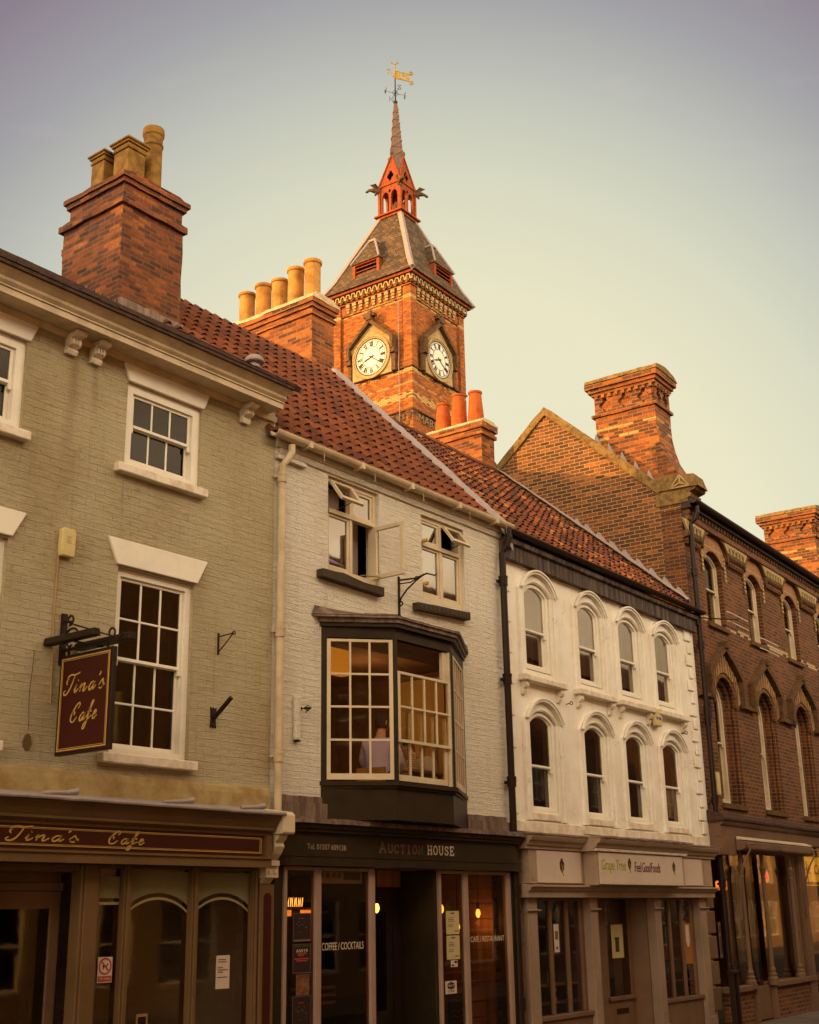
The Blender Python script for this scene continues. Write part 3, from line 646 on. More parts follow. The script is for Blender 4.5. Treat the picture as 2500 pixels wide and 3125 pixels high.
mb.build('dentil_course', 'taupe', shop)
mb = Mb(); mb.box(4.2, 9.88, -.315, -.301, 2.785, 2.975); pn = mb.build('fascia_panel', 'maroon', shop)
mb = Mb(); P = front(-.316)
for (a, b, c, d, t) in ((4.22, 9.865, 2.80, 2.96, .007), (4.24, 9.845, 2.812, 2.948, .004)):
    mb.box(a, b, -.320, -.3155, c, c+t); mb.box(a, b, -.320, -.3155, d-t, d); mb.box(b-t, b, -.320, -.3155, c+t, d-t)
for i in range(1): pass
mb.build('gilt_border', 'gold', pn)
mb = script("Tina's", 6.74, 7.50, 2.842, .05, front(-.3155), .013); script("Cafe", 7.83, 8.28, 2.842, .05, front(-.3155), .013, mb=mb); mb.build('lettering', 'gold', pn)
# console bracket at the right end of the fascia
mb = Mb(); cx0, cx1 = 10.03, 10.21
mb.prism([(-.02, 3.0), (-.46, 3.0), (-.48, 3.02), (-.48, 3.20), (-.44, 3.235), (-.02, 3.3)], cx0, cx1, 'x')
mb.prism([(-.02, 2.74), (-.24, 2.74), (-.30, 2.80), (-.35, 2.88), (-.33, 2.92), (-.37, 2.95), (-.40, 2.999), (-.02, 2.999)], cx0+.02, cx1-.02, 'x')
mb.box(cx0+.01, cx1-.01, -.27, -.02, 2.68, 2.739); mb.box(cx0, cx1+.01, -.235, -.02, 2.56, 2.679); mb.prism([(-.02, 2.50), (-.14, 2.50), (-.2, 2.559), (-.02, 2.559)], cx0+.02, cx1-.02, 'x')
for s_ in (.045, .135): mb.lathe([(.001, 0), (.028, 0)], 0, 0, 4) if False else mb.box(cx0+s_-.02, cx0+s_+.02, -.25, -.235, 2.60, 2.64)
mb.build('console_bracket', 'cream_frame', shop, bevel=.006)
mb = Mb(); mb.box(10.02, 10.24, -.16, -.02, GZ, 2.499); pil = mb.build('pilaster', 'beige', shop, bevel=.008)
mb = Mb(); mb.prism(openpoly(10.075, 10.185, .6, 2.36, .05), -.166, -.158); mb.build('inset_panel', 'maroon', pil)
# stall frame
mb = Mb(); Y0, Y1 = -.10, .02
for a, b in ((2, 5.6), (7.71, 7.93), (8.22, 8.31), (9.09, 9.18), (9.95, 10.02)): mb.box(a, b, Y0-.03, Y1, GZ, 2.66)
for a, b in ((8.24, 8.29), (9.11, 9.16), (9.965, 10.0), (7.74, 7.9)): mb.box(a, b, Y0-.05, Y0-.03, GZ, 2.66)
mb.box(5.6, 6.82, Y0-.03, Y1, 2.56, 2.66); mb.box(6.82, 7.71, Y0, Y1, 2.60, 2.66); mb.box(7.93, 10.0, Y0-.02, Y1, GZ, .75); mb.box(7.93, 9.95, Y0, Y1, 2.63, 2.66)
mb.each('window_post', 'beige', shop, bevel=.006)
mb = Mb()
for a, b in ((7.93, 8.22), (8.31, 9.09), (9.18, 9.95), (5.7, 6.8)): mb.box(a, b, -.055, -.049, .75, 2.63)
mb.each('shop_pane', 'glass_shop', shop)
etch = paint('etched_glass_band', (.22, .19, .11), .5, var=.1)
mb = Mb(); P = front(-.0565)
for a, b in ((8.315, 9.085), (9.185, 9.945)):
    A_ = arc(a, b, 2.29, .12, 14); mb.strip([(a, 2.61)] + [(p[0], 2.61) for p in A_[1:-1]] + [(b, 2.61)], A_, -.062, -.057)
mb.box(7.935, 8.215, -.062, -.057, 2.36, 2.56)
mb.each('etched_band', etch, shop)
mb = Mb()
for a, b in ((8.315, 9.085), (9.185, 9.945)):
    mb.strip(arc(a, b, 2.24, .13, 14), arc(a, b, 2.215, .13, 14), -.062, -.057)
mb.box(7.935, 8.215, -.062, -.057, 2.30, 2.325); mb.each('arched_line', paint('cream_glass_line', (.36, .29, .16), .5), shop)
# recessed door on the left
mb = Mb(); y = .16
mb.box(6.82, 6.95, y, y+.06, GZ, 2.43); mb.box(7.60, 7.71, y, y+.06, GZ, 2.43); mb.box(6.95, 7.60, y, y+.06, 2.27, 2.43); mb.box(6.95, 7.60, y, y+.06, GZ, .45)
mb.box(6.78, 7.71, y-.03, y+.09, 2.431, 2.50); mb.box(6.78, 7.71, y+.01, y+.05, 2.501, 2.60)
dr = mb.build('door', 'taupe', shop, bevel=.006)
mb = Mb(); mb.box(6.95, 7.60, y+.02, y+.026, .45, 2.27); mb.build('door_pane', glassmat('door_glass', .03, 1, (.6, .6, .45)), dr)
mb = Mb(); mb.tube([(6.99, y-.05, 1.25), (7.0, y-.06, 1.5)], .012, 6); mb.build('handle', 'gilt', dr)
# notices on the cafe glass
def sheet(name, label, cat, house, x0, x1, z0, z1, y, mat, rows=(), rmat='ink', extra=None, tilt=0):
    fx = house; loc = fx.location; t = thing(name, label, cat, tuple(fx.matrix_world@Vector((x0, y, z0))), math.degrees(fx.rotation_euler.z)); w, h = x1-x0, z1-z0
    mb = Mb(); mb.box(0, w, -.004, 0, 0, h); mb.build('sheet', mat, t)
    if rows:
        mb = Mb()
        for (a, b, c, d) in rows: mb.box(a*w, b*w, -.006, -.0045, c*h, d*h)
        mb.build('print', rmat, t)
    if extra: extra(t, w, h)
    return t
bpy.context.view_layer.update()
def nodog(t, w, h):
    P = front(-.0045); mb = Mb(); c, r = (w*.5, h*.64), w*.40
    mb.ribbon([(c[0]+r*cos(a*pi/12), c[1]+r*sin(a*pi/12)) for a in range(25)], w*.09, P, .002); mb.ribbon([(c[0]-r*.68, c[1]+r*.68), (c[0]+r*.68, c[1]-r*.68)], w*.08, P, .0022)
    mb.box(w*.04, w*.96, -.0062, -.0045, h*.04, h*.26); mb.build('prohibition_ring', 'red_ink', t)
    mb = Mb(); bx, bz = c; u = r*.5
    mb.prism([(bx-u*.8, bz-u*.1), (bx-u*.9, bz+u*.5), (bx-u*.7, bz+u*.25), (bx+u*.4, bz+u*.2), (bx+u*.7, bz+u*.8), (bx+u*1.1, bz+u*.5), (bx+u*.8, bz+u*.3), (bx+u*.6, bz-u*.2), (bx+u*.6, bz-u*.9), (bx+u*.4, bz-u*.9), (bx+u*.35, bz-u*.25), (bx-u*.4, bz-u*.25), (bx-u*.5, bz-u*.9), (bx-u*.7, bz-u*.9)], -.0058, -.0045); mb.build('dog_silhouette', 'ink', t)
    text('No dogs', w*.14, w*.86, h*.10, h*.21, front(-.0063), .001).build('lettering', 'paper', t)
sheet('notice', 'small red and white no dogs notice on the narrow pane beside the cafe door', 'notice', hA, 8.0, 8.17, 1.61, 1.835, -.0625, 'paper', extra=nodog)
sheet('notice', 'pale handwritten paper notice taped inside the right hand cafe window', 'notice', hA, 9.50, 9.69, 1.48, 1.80, -.0625, 'paper', [(.15, .7, .86, .89), (.15, .75, .79, .82), (.12, .5, .62, .65), (.12, .85, .55, .58), (.12, .5, .48, .51), (.1, .8, .33, .36)], 'letter_dim')
sheet('photograph', 'small framed photograph low in the middle cafe window', 'photograph', hA, 8.50, 8.64, 1.18, 1.31, -.045, 'paper', [(.15, .85, .15, .8)], 'poster_dark')
# ---- hanging sign
SX = 7.41
hs = thing('hanging_sign', 'maroon hanging sign with gold script on a black scrolled bracket below two trough lights', 'sign', (SX, 0, 0))
def side(x): return lambda u, v, o: (x-o, -u, v)      # writing on the face looking along -x ; u = distance out from the wall
mb = Mb(); mb.box(-.025, .025, -.81, -.03, 3.63, 4.575); bd = mb.build('board', 'black_iron', hs, bevel=.004)
mb = Mb(); mb.box(-.029, -.0255, -.785, -.055, 3.655, 4.55); mb.build('painted_panel', 'maroon', bd)
mb = Mb()
for (a, b, c, d, t) in ((.065, .775, 3.665, 4.54, .012), (.085, .755, 3.685, 4.52, .005)):
    mb.box(-.032, -.0295, -b, -a, c, c+t); mb.box(-.032, -.0295, -b, -a, d-t, d); mb.box(-.032, -.0295, -a-t, -a, c+t, d-t); mb.box(-.032, -.0295, -b, -b+t, c+t, d-t)
mb.build('gilt_border', 'gold', bd)
mb = script("Tina's", .13, .71, 4.20, .074, side(-.0295), .013); script('Cafe', .23, .63, 3.925, .074, side(-.0295), .013, mb=mb); mb.build('lettering', 'gold', bd)
mb = Mb(); mb.box(-.03, .03, -.03, .0, 4.50, 5.0); mb.tube([(0, -.01, 4.93), (0, -.87, 4.635)], .008, 6); mb.box(-.012, .012, -.86, -.02, 4.62, 4.65)
mb.tube([(0, -.02-p[0], p[1]) for p in spiral(.09, 4.93, .055, .02, -1.8, 5.5)], .011, 6)
mb.tube([(0, -p[0], p[1]) for p in spiral(.16, 4.72, .14, .10, 3.4, .2, 14)], .012, 6); mb.tube([(0, -p[0], p[1]) for p in spiral(.13, 4.70, .07, .03, .0, 5.5, 14)], .011, 6)
mb.tube([(0, -.74-p[0], p[1]) for p in spiral(.0, 4.71, .055, .03, -1.5, 4.5, 14)], .011, 6); mb.tube([(0, -.80, 4.64), (0, -.88, 4.66), (0, -.90, 4.69)], .012, 6)
for y in (-.12, -.7): mb.box(-.01, .01, y-.01, y+.01, 4.575, 4.62)
mb.build('bracket', 'black_iron', hs)
for s_ in (-1, 1):
    mb = Mb(); x0 = s_*.17; mb.prism([(x0-.05, 4.66), (x0+.05, 4.66), (x0+.035, 4.73), (x0-.035, 4.73)], -.02 if s_ > 0 else .0, -.74 if s_ < 0 else -.84)
    mb.box(min(x0, 0), max(x0, 0), -.42, -.40, 4.64, 4.66); mb.build('trough_light', 'black_iron', hs, bevel=.006)
# ---- small things on the tan wall
def alarm_box(loc, deg, label, w=.17, h=.29):
    t = thing('alarm_box', label, 'alarm box', loc, deg, 'alarm boxes')
    mb = Mb(); mb.prism([(-w*.44, 0), (w*.44, 0), (w*.5, h*.2), (w*.5, h*.88), (w*.42, h), (-w*.42, h), (-w*.5, h*.88), (-w*.5, h*.2)], -.07, .0); mb.build('cover', 'alarm', t, bevel=.012)
    return t
t = alarm_box((7.365, 0, 5.56), 0, 'cream alarm box with faded print on the tan wall above the hanging sign')
mb = Mb(); P = front(-.0705)
for k, z in enumerate((.20, .185, .165, .15, .135)): mb.box(-.03, .03-.01*(k % 2), -.0718, -.0705, z, z+.008)
mb.build('faded_print', paint('faded_print', (.48, .37, .16), .6), t)
mb = Mb(); mb.tube([(7.29, -.012, 5.57), (7.285, -.012, 5.0), (7.29, -.012, 4.75)], .012, 6); mb.tube([(7.30, -.012, 4.66), (7.31, -.012, 4.3), (7.315, -.012, 4.12)], .011, 6)
tag(mb.build('cable_conduit', paint('conduit_paint', (.38, .24, .11), .7), None), 'thin painted conduit running down the tan wall from the alarm box', 'conduit')
mb = Mb(); mb.tube([(7.10, -.01, 4.6), (7.08, -.01, 4.2), (7.09, -.01, 3.85)], .003, 5); mb.prism([(7.04, 3.75), (7.06, 3.80), (7.09, 3.82), (7.12, 3.79), (7.13, 3.72), (7.11, 3.67), (7.08, 3.67), (7.05, 3.70)], -.02, 0)
tag(mb.build('old_wiring_box', paint('sooty_fitting', (.15, .09, .045), .8), None, rough=.008), 'small dark sooty fitting at the end of a thin wire low on the tan wall', 'fitting')
t = thing('hanging_basket_bracket', 'thin black triangular basket bracket on the tan wall right of the large sash window', 'bracket', (9.46, 0, 4.9))
mb = Mb(); mb.box(-.01, .01, -.012, 0, 0, .24); mb.tube([(0, -.01, .2), (0, -.24, .21), (0, -.27, .19)], .007, 5); mb.tube([(0, -.01, .03), (0, -.12, .11), (0, -.22, .2)], .007, 5); mb.tube([(0, -.23-p[0], p[1]) for p in spiral(.01, .205, .03, .01, 0, 5, 10)], .006, 5); mb.build('frame', 'black_iron', t)
t = thing('flagpole_holder', 'black slanting flagpole holder low on the tan wall near the white downpipe', 'bracket', (9.41, 0, 4.1))
mb = Mb(); mb.prism([(-.04, .0), (-.02, .03), (0, .0), (.02, .03), (.04, 0), (.03, .1), (.04, .22), (.02, .19), (0, .22), (-.02, .19), (-.04, .22), (-.03, .1)], -.02, 0); mb.build('back_plate', 'black_iron', t)
mb = Mb(); mb.tube([(0, -.02, .10), (.02, -.26, .30)], .025, 8); mb.build('socket', 'black_iron', t)
# white downpipe between tan and cream houses
t = thing('downpipe', 'cream painted downpipe between the tan house and the cream brick house', 'downpipe', (10.36, -.07, 0))
mb = Mb(); mb.tube([(.10, -.06, 7.60), (.10, -.06, 7.50), (.06, -.04, 7.42), (0, 0, 7.32), (0, 0, 3.26)], .045, 12); mb.build('pipe', 'gutter_cream', t, smooth=False)
for z in (7.16, 5.28, 3.86):
    mb = Mb(); mb.lathe([(.046, z-.05), (.058, z-.05), (.060, z+.03), (.064, z+.035), (.064, z+.06), (.046, z+.06)], 0, 0, 14); mb.box(-.09, .09, .01, .05, z-.0, z+.03); mb.build('socket_collar', 'gutter_cream', t)

# ================================================================ HOUSE B : cream house with the bay
hB = thing('terraced_house', 'cream painted brick house with dark bay window, red pantile roof and dark restaurant front', 'house', (10.356, 0, 0), .52)
bpy.context.view_layer.update()
BW = [(.92, 1.93, 6.20, 7.47), (2.86, 3.87, 6.22, 7.42)]
wall([(-.05, 3.2), (-.05, 7.62), (4.85, 7.62), (4.85, 3.2)], [openpoly(*w) for w in BW] + [openpoly(.9, 3.6, 3.55, 5.45)], .22).build('wall', 'wall_cream', hB)
mb = Mb(); mb.box(-.05, .12, .22, 6.3, .1, 7.6); mb.box(4.66, 4.85, .22, 6.3, .1, 7.6); mb.box(.12, 4.66, 6.1, 6.3, .1, 7.6)
for a, b in ((-.05, .1), (4.70, 4.84)): mb.prism([(.2, 7.6), (6.3, 7.6), (3.16, 10.75)], a, b, 'x')
mb.build('side_wall', 'brick_stack', hB)
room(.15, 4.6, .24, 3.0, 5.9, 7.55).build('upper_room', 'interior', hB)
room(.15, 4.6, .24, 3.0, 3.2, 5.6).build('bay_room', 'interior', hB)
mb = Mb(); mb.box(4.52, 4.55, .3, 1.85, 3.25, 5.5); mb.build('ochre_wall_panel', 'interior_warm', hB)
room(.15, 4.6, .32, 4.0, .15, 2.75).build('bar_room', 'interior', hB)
mb = Mb(); mb.box(-.05, 4.83, -.055, .05, 7.57, 7.71); mb.box(-.05, .45, -.06, 0, 7.42, 7.47); mb.prism([(0, 7.56), (-.05, 7.56), (-.03, 7.50), (0, 7.49)], 0, 4.8, 'x'); mb.build('cornice_moulding', 'wall_cream', hB, rough=.006)
# half round gutter
mb = Mb(); pr = [(-.08-.07+.07*cos(pi+pi*i/8), 7.67+.07*sin(pi+pi*i/8)) for i in range(9)]; pr = [(-.15+.075*cos(pi+pi*i/8), 7.70+.075*sin(pi+pi*i/8)) for i in range(9)]+[(-.15+.06*cos(2*pi-pi*i/8), 7.70+.06*sin(2*pi-pi*i/8)) for i in range(9)]
mb.prism(pr, -.22, 4.92, 'x'); gt = mb.build('gutter', 'gutter_cream', hB)
mb = Mb()
for x in (.35, 1.35, 2.4, 3.5, 4.45): mb.box(x-.03, x+.03, -.232, -.07, 7.615, 7.70); mb.box(x+.28, x+.286, -.19, -.184, 7.52, 7.66)
mb.build('gutter_clip', 'gutter_cream', gt)
sl = math.hypot(3.2, 3.28); pB = math.atan2(3.27, 3.17)
pt = pantiles(-.22, 4.74, -.05, 7.70, pB, math.hypot(3.2, 3.27), .21, .285, 'tiles_red', hB, 'roof')
mb = Mb(); mb.add([(-.2, -.02, 7.66), (4.78, -.02, 7.66), (4.78, 3.16, 10.92), (-.2, 3.16, 10.92)], [(0, 1, 2, 3)]); mb.add([(-.2, 3.16, 10.92), (4.78, 3.16, 10.92), (4.78, 6.4, 7.6), (-.2, 6.4, 7.6)], [(0, 1, 2, 3)]); mb.build('roof_backing', 'slate_dark', pt)
def ridge(x0, x1, y, z, parent, mat='tiles_red', r=.11):
    mb = Mb(); mb.tone = []; x = x0
    while x < x1-.02:
        xe = min(x+.40, x1); n = 8; o = []
        for xx, rr in ((x, r*1.06), (xe+.01, r)):
            for i in range(n+1): a = pi*i/n; o.append((xx, y-rr*1.1*cos(a), z-.03+rr*sin(a)))
        fs = [(i, i+1, n+2+i, n+1+i) for i in range(n)]; fs.append(tuple(range(n+1))); mb.add(o, fs); mb.tone += [random.random()*.6+.1]*len(fs); x += .40
    return mb.build('ridge_tiles', mat, parent, recalc=False)
ridge(-.2, 4.85, 3.18, 10.95, pt)
# lead covered verge between the roofs
mb = Mb(); k = 0; y = -.14
while y < 3.1:
    y2 = min(y+.95+.1*(k % 2), 3.22); za, zb = 7.76+1.03*y, 7.76+1.03*y2; j = .012*(k % 2)
    mb.add([(4.66, y, za-.02+j), (4.72, y, za+.10+j), (4.86, y, za+.12+j), (4.97, y, za+.03+j), (4.97, y, za-.30), (4.66, y2, zb-.02+j), (4.72, y2, zb+.10+j), (4.86, y2, zb+.12+j), (4.97, y2, zb+.03+j), (4.97, y2, zb-.25)],
           [(0, 1, 6, 5), (1, 2, 7, 6), (2, 3, 8, 7), (3, 4, 9, 8), (0, 4, 3, 2, 1), (5, 6, 7, 8, 9)])
    y = y2-.0; k += 1
mb.build('lead_verge', 'lead', pt, rough=.006, recalc=True)
# vent cowl
t = thing('roof_vent', 'small pale mushroom cowl vent rising behind the end of the tan house gutter', 'vent', (10.42, .50, 8.50))
mb = Mb(); mb.lathe([(.055, -.1), (.055, .28), (.075, .29), (.075, .33), (.06, .34), (.06, .36)], 0, 0, 14); mb.build('pipe', 'lead_light', t)
mb = Mb(); mb.lathe([(.12, .355), (.13, .37), (.12, .41), (.08, .45), (.02, .465)], 0, 0, 16); mb.build('cowl', 'lead_light', t, smooth=True)
# five-pot stack
mb = Mb(); mb.box(4.50, 5.08, 3.5, 5.55, 9.6, 12.22); mb.box(4.46, 5.12, 3.46, 5.59, 12.221, 12.29); mb.box(4.50, 5.08, 3.5, 5.55, 12.291, 12.36); mb.box(4.46, 5.12, 3.46, 5.59, 12.361, 12.44); mb.box(4.43, 5.15, 3.43, 5.62, 12.441, 12.52)
st = mb.build('chimney', 'brick_stack', hB, rough=.008)
mb = Mb(); mb.box(4.42, 5.16, 3.42, 5.63, 12.521, 12.58); mb.prism([(4.44, 12.581), (5.14, 12.581), (4.98, 12.68), (4.6, 12.68)], 3.46, 5.58); mb.build('flaunching', 'cement', st, rough=.02)
for i, y in enumerate((5.32, 4.90, 4.49, 4.09, 3.69)): pot_round(st, 4.72, y, 12.62, (.66, .70, .66, .76, .78)[i], .145, 'pot_buff')
# ---- casement windows
def glazed(mb, a, b, z0, z1, y, w=.035, d=.04):
    mb.box(a, a+w, y, y+d, z0, z1); mb.box(b-w, b, y, y+d, z0, z1); mb.box(a+w, b-w, y, y+d, z0, z0+w); mb.box(a+w, b-w, y, y+d, z1-w, z1)
def openlight(parent, hx0, hx1, zt, h, y, ang, name='top_light'):
    # top hung light swung outwards
    mb = Mb(); s_, c_ = sin(ang), cos(ang); w = .045; t = .035
    def pt_(x, d, o): return (x, y - d*s_ - o*c_, zt - d*c_ + o*s_)
    def bar_(xa, xb, da, db): mb.add([pt_(x, d, o) for o in (0, t) for x, d in ((xa, da), (xb, da), (xb, db), (xa, db))], [(0, 1, 2, 3), (7, 6, 5, 4), (0, 4, 5, 1), (1, 5, 6, 2), (2, 6, 7, 3), (3, 7, 4, 0)])
    bar_(hx0, hx0+w, 0, h); bar_(hx1-w, hx1, 0, h); bar_(hx0+w, hx1-w, 0, w); bar_(hx0+w, hx1-w, h-w*1.2, h)
    o = mb.build(name, 'cream_frame', parent)
    mb = Mb(); mb.add([pt_(hx0+w, w, .015), pt_(hx1-w, w, .015), pt_(hx1-w, h-w, .015), pt_(hx0+w, h-w, .015)], [(0, 1, 2, 3)]); mb.build('pane', 'glass', o)
    mb = Mb(); xm = (hx0+hx1)/2+.05; mb.tube([pt_(xm, h-w, -.01), (xm-.1, y+.03, zt-h-.0)], .006, 5); mb.build('stay', 'black_iron', o)
    return o
def casement(i, x0, x1, z0, z1, zt, topopen, doorside):
    y = .045; fw = .05; xm = (x0+x1)/2-.005; mb = Mb()
    mb.box(x0, x0+fw, y, y+.08, z0, z1); mb.box(x1-fw-.02, x1, y, y+.08, z0, z1); mb.box(x0+fw, x1-fw-.02, y, y+.08, z1-.06, z1); mb.box(x0+fw, x1-fw-.02, y, y+.08, z0, z0+.09)
    mb.box(x0+fw, x1-fw-.02, y-.02, y+.07, zt-.03, zt+.025); mb.box(xm-.025, xm+.025, y, y+.07, z0+.09, zt-.03); mb.box(xm-.025, xm+.025, y, y+.07, zt+.025, z1-.06)
    w = mb.build('window', 'cream_frame', hB)
    a, b = x0+fw+.003, x1-fw-.023; mb = Mb(); g = Mb()
    quads = {'tl': (a, xm-.028, zt+.028, z1-.063), 'tr': (xm+.028, b, zt+.028, z1-.063), 'bl': (a, xm-.028, z0+.093, zt-.033), 'br': (xm+.028, b, z0+.093, zt-.033)}
    for k, (qa, qb, qc, qd) in quads.items():
        if k == topopen or (k == 'br' and doorside): continue
        glazed(mb, qa, qb, qc, qd, y+.01); g.box(qa+.03, qb-.03, y+.03, y+.034, qc+.03, qd-.03)
    mb.build('fixed_light', 'cream_frame', w, bevel=.003); g.each('pane', 'glass_sky', w)
    qa, qb, qc, qd = quads[topopen]; openlight(w, qa, qb, qd, qd-qc, y-.01, rad(36))
    if doorside:
        qa, qb, qc, qd = quads['br']; mb = Mb(); wd = .50; t = .04; ww = .055
        mb.box(qb-.0, qb+t, y-wd, y-.0, qc, qc+ww); mb.box(qb, qb+t, y-wd, y, qd-ww, qd); mb.box(qb, qb+t, y-wd, y-wd+ww, qc+ww, qd-ww); mb.box(qb, qb+t, y-ww, y, qc+ww, qd-ww)
        o = mb.build('open_casement', 'cream_frame', w, bevel=.003); mb = Mb(); mb.box(qb+.018, qb+.021, y-wd+ww, y-ww, qc+ww, qd-ww); mb.build('pane', 'glass_clear', o)
        mb = Mb(); mb.tube([(qb-.25, y-.0, qc+.01), (qb, y-.12, qc+.015)], .007, 5); mb.build('stay', 'gilt', o)
    return w
w1 = casement(0, *BW[0], 7.03, 'tl', True); w2 = casement(1, *BW[1], 7.02, 'tr', False)
mb = Mb(); mb.prism([(.71, 6.19), (.71, 6.09), (1.91, 6.06), (1.91, 6.175), (1.5, 6.17), (1.1, 6.21)], -.10, .03); mb.build('sill', 'sill_brown', w1, rough=.008, bevel=.006)
mb = Mb(); mb.prism([(2.63, 6.12), (2.63, 6.02), (3.84, 6.08), (3.84, 6.185)], -.10, .03)
for k in range(12): x = 2.66+k*.098; mb.box(x+.0, x+.088, -.108, -.10, 6.045+.004*k, 6.10+.0045*k)
mb.build('sill', 'sill_brown', w2, rough=.005)
mb = Mb()
for a in (2.95, 3.42): mb.box(a, a+.40, .16, .18, 6.3, 6.98)
mb.build('net_curtain', 'net', w2)
mb = Mb()
mb.box(.98, 1.36, .20, .22, 6.3, 7.4); mb.box(1.6, 1.86, .30, .32, 6.3, 7.4); mb.build('blind', 'interior_grey', w1)
mb = Mb(); mb.tube([(.98, .1, 6.36), (1.33, .12, 6.34)], .03, 8); tag(mb.build('wrapped_roll', 'purple', hB and None), 'rolled lilac wrapping lying inside the left upper casement of the cream house', 'roll'); bpy.data.objects['wrapped_roll'].location = (10.356, 0, .03)
for z in (6.42, 7.03):
    mb = Mb(); mb.box(-.02, .05, -.05, .0, 0, .035); mb.box(.0, .03, -.07, -.05, .01, .045)
    o = tag(mb.build('latch_block', 'yellow_bit', None, rough=.008), 'yellow block wedged at the %s left corner of the right upper casement' % ('lower' if z < 7 else 'middle'), 'wedge'); o.location = (10.356+2.90, .03, z)
# ---- bay window
bay = [(.80, 0), (1.48, -.6), (2.66, -.6), (3.76, 0)]
def baypoly(k, extra=0): return [(.80-extra*.7, .0), (1.48-k*.45, -.6-k), (2.66+k*.35, -.6-k), (3.76+extra*.9, .0)]
def segbox(mb, p, q, u0, u1, z0, z1, d0, d1):
    dx, dy = q[0]-p[0], q[1]-p[1]; L_ = math.hypot(dx, dy); tx, ty = dx/L_, dy/L_; nx, ny = ty, -tx
    if ny > 0: nx, ny = -nx, -ny
    pts = []
    for z in (z0, z1):
        for u, d in ((u0, d0), (u1, d0), (u1, d1), (u0, d1)): pts.append((p[0]+tx*u+nx*d, p[1]+ty*u+ny*d, z))
    mb.add(pts, [(0, 3, 2, 1), (4, 5, 6, 7), (0, 1, 5, 4), (1, 2, 6, 5), (2, 3, 7, 6), (3, 0, 4, 7)])
mb = Mb(); mb.prism(baypoly(-.03), 3.22, 3.58, 'z'); mb.prism(baypoly(-.05), 2.98+.24, 3.0+.24, 'z') if False else None
mb.prism(baypoly(.0), 3.581, 3.61, 'z'); mb.prism(baypoly(.035, .03), 3.611, 3.66, 'z'); mb.prism(baypoly(-.01), 5.37, 5.50, 'z'); mb.prism(baypoly(.05, .05), 5.501, 5.55, 'z')
for i, (p, q) in enumerate(zip(bay[:-1], bay[1:])):
    L_ = math.hypot(q[0]-p[0], q[1]-p[1]); s0 = .075 if i else .07; e0 = .04 if i < 2 else .14
    segbox(mb, p, q, 0, s0 if i != 1 else .035, 3.661, 5.369, -.10, .0); segbox(mb, p, q, L_-(e0 if i != 1 else .06), L_, 3.661, 5.369, -.10, .0)
bo = mb.build('bay_window', 'green_dark', hB)
mb = Mb(); mb.prism(baypoly(.075, .10), 5.551, 5.60, 'z'); mb.prism([(.62, .0), (1.42, -.7), (2.72, -.7), (3.90, .0)], 5.601, 5.625, 'z')
mb.add([(.62, -.01, 5.63), (1.42, -.7, 5.63), (2.72, -.7, 5.63), (3.90, -.01, 5.63), (.66, -.012, 5.74), (1.6, -.012, 5.76), (2.6, -.012, 5.76), (3.86, -.012, 5.74)], [(0, 1, 5, 4), (1, 2, 6, 5), (2, 3, 7, 6), (0, 3, 2, 1)])
mb.tube([(1.42, -.68, 5.63), (1.58, -.05, 5.77)], .022, 6); mb.tube([(2.72, -.68, 5.63), (2.62, -.05, 5.77)], .022, 6)
mb.build('bay_roof', 'lead_dark', bo, rough=.006)
def bars(mb, p, q, u0, u1, z0, z1, cols, rows, st=.045, bar=.024, d=-.03, bot=.07):
    segbox(mb, p, q, u0, u0+st, z0, z1, d, d+.035); segbox(mb, p, q, u1-st, u1, z0, z1, d, d+.035); segbox(mb, p, q, u0+st, u1-st, z0, z0+bot, d, d+.035); segbox(mb, p, q, u0+st, u1-st, z1-.03, z1, d, d+.035)
    for i in range(1, cols): u = u0+st+(u1-u0-2*st)*i/cols; segbox(mb, p, q, u-bar/2, u+bar/2, z0+bot, z1-.03, d+.004, d+.03)
    for j in range(1, rows): z = z0+bot+(z1-z0-bot-.03)*j/rows; segbox(mb, p, q, u0+st, u1-st, z-bar/2, z+bar/2, d+.006, d+.028)
mb = Mb(); bars(mb, bay[0], bay[1], .07, .87, 3.68, 5.35, 3, 4); s1 = mb.build('left_sash', 'cream_frame', bo)
mb = Mb(); bars(mb, bay[1], bay[2], .035, 1.12, 4.13, 4.98, 4, 2, bot=.035); bars(mb, bay[1], bay[2], .05, 1.08, 3.68, 4.55, 4, 1, d=-.075, bot=.07)
segbox(mb, bay[1], bay[2], 1.02, 1.10, 4.98, 5.36, -.09, -.04); segbox(mb, bay[1], bay[2], 1.10, 1.14, 3.67, 5.36, -.06, -.0); s2 = mb.build('front_sash', 'cream_frame', bo)
mb = Mb(); bars(mb, bay[2], bay[3], .09, 1.1, 3.68, 5.35, 4, 4); s3 = mb.build('right_sash', 'cream_frame', bo)
mb = Mb(); segbox(mb, bay[0], bay[1], .1, .84, 3.72, 5.33, -.014, -.010); mb.build('pane', glassmat('left_bay_glass', .02, 1, (.92, .9, .85)), s1)
mb = Mb(); segbox(mb, bay[1], bay[2], .06, 1.09, 4.16, 4.96, -.014, -.010); segbox(mb, bay[1], bay[2], .09, 1.04, 3.74, 4.14, -.06, -.056); mb.build('pane', glassmat('front_bay_glass', .03, .8, (.95, .9, .8)), s2)
mb = Mb(); segbox(mb, bay[2], bay[3], .12, 1.08, 3.72, 5.33, -.014, -.010); mb.build('pane', 'glass', s3)
mb = Mb()
for x in (3.25, 3.55, 3.85, 4.15):
    for k in range(4): mb.box(x+k*.045, x+k*.045+.03, .62+.02*(k % 2), .64+.02*(k % 2), 3.5, 4.9)
mb.build('curtain', 'curtain', bo)
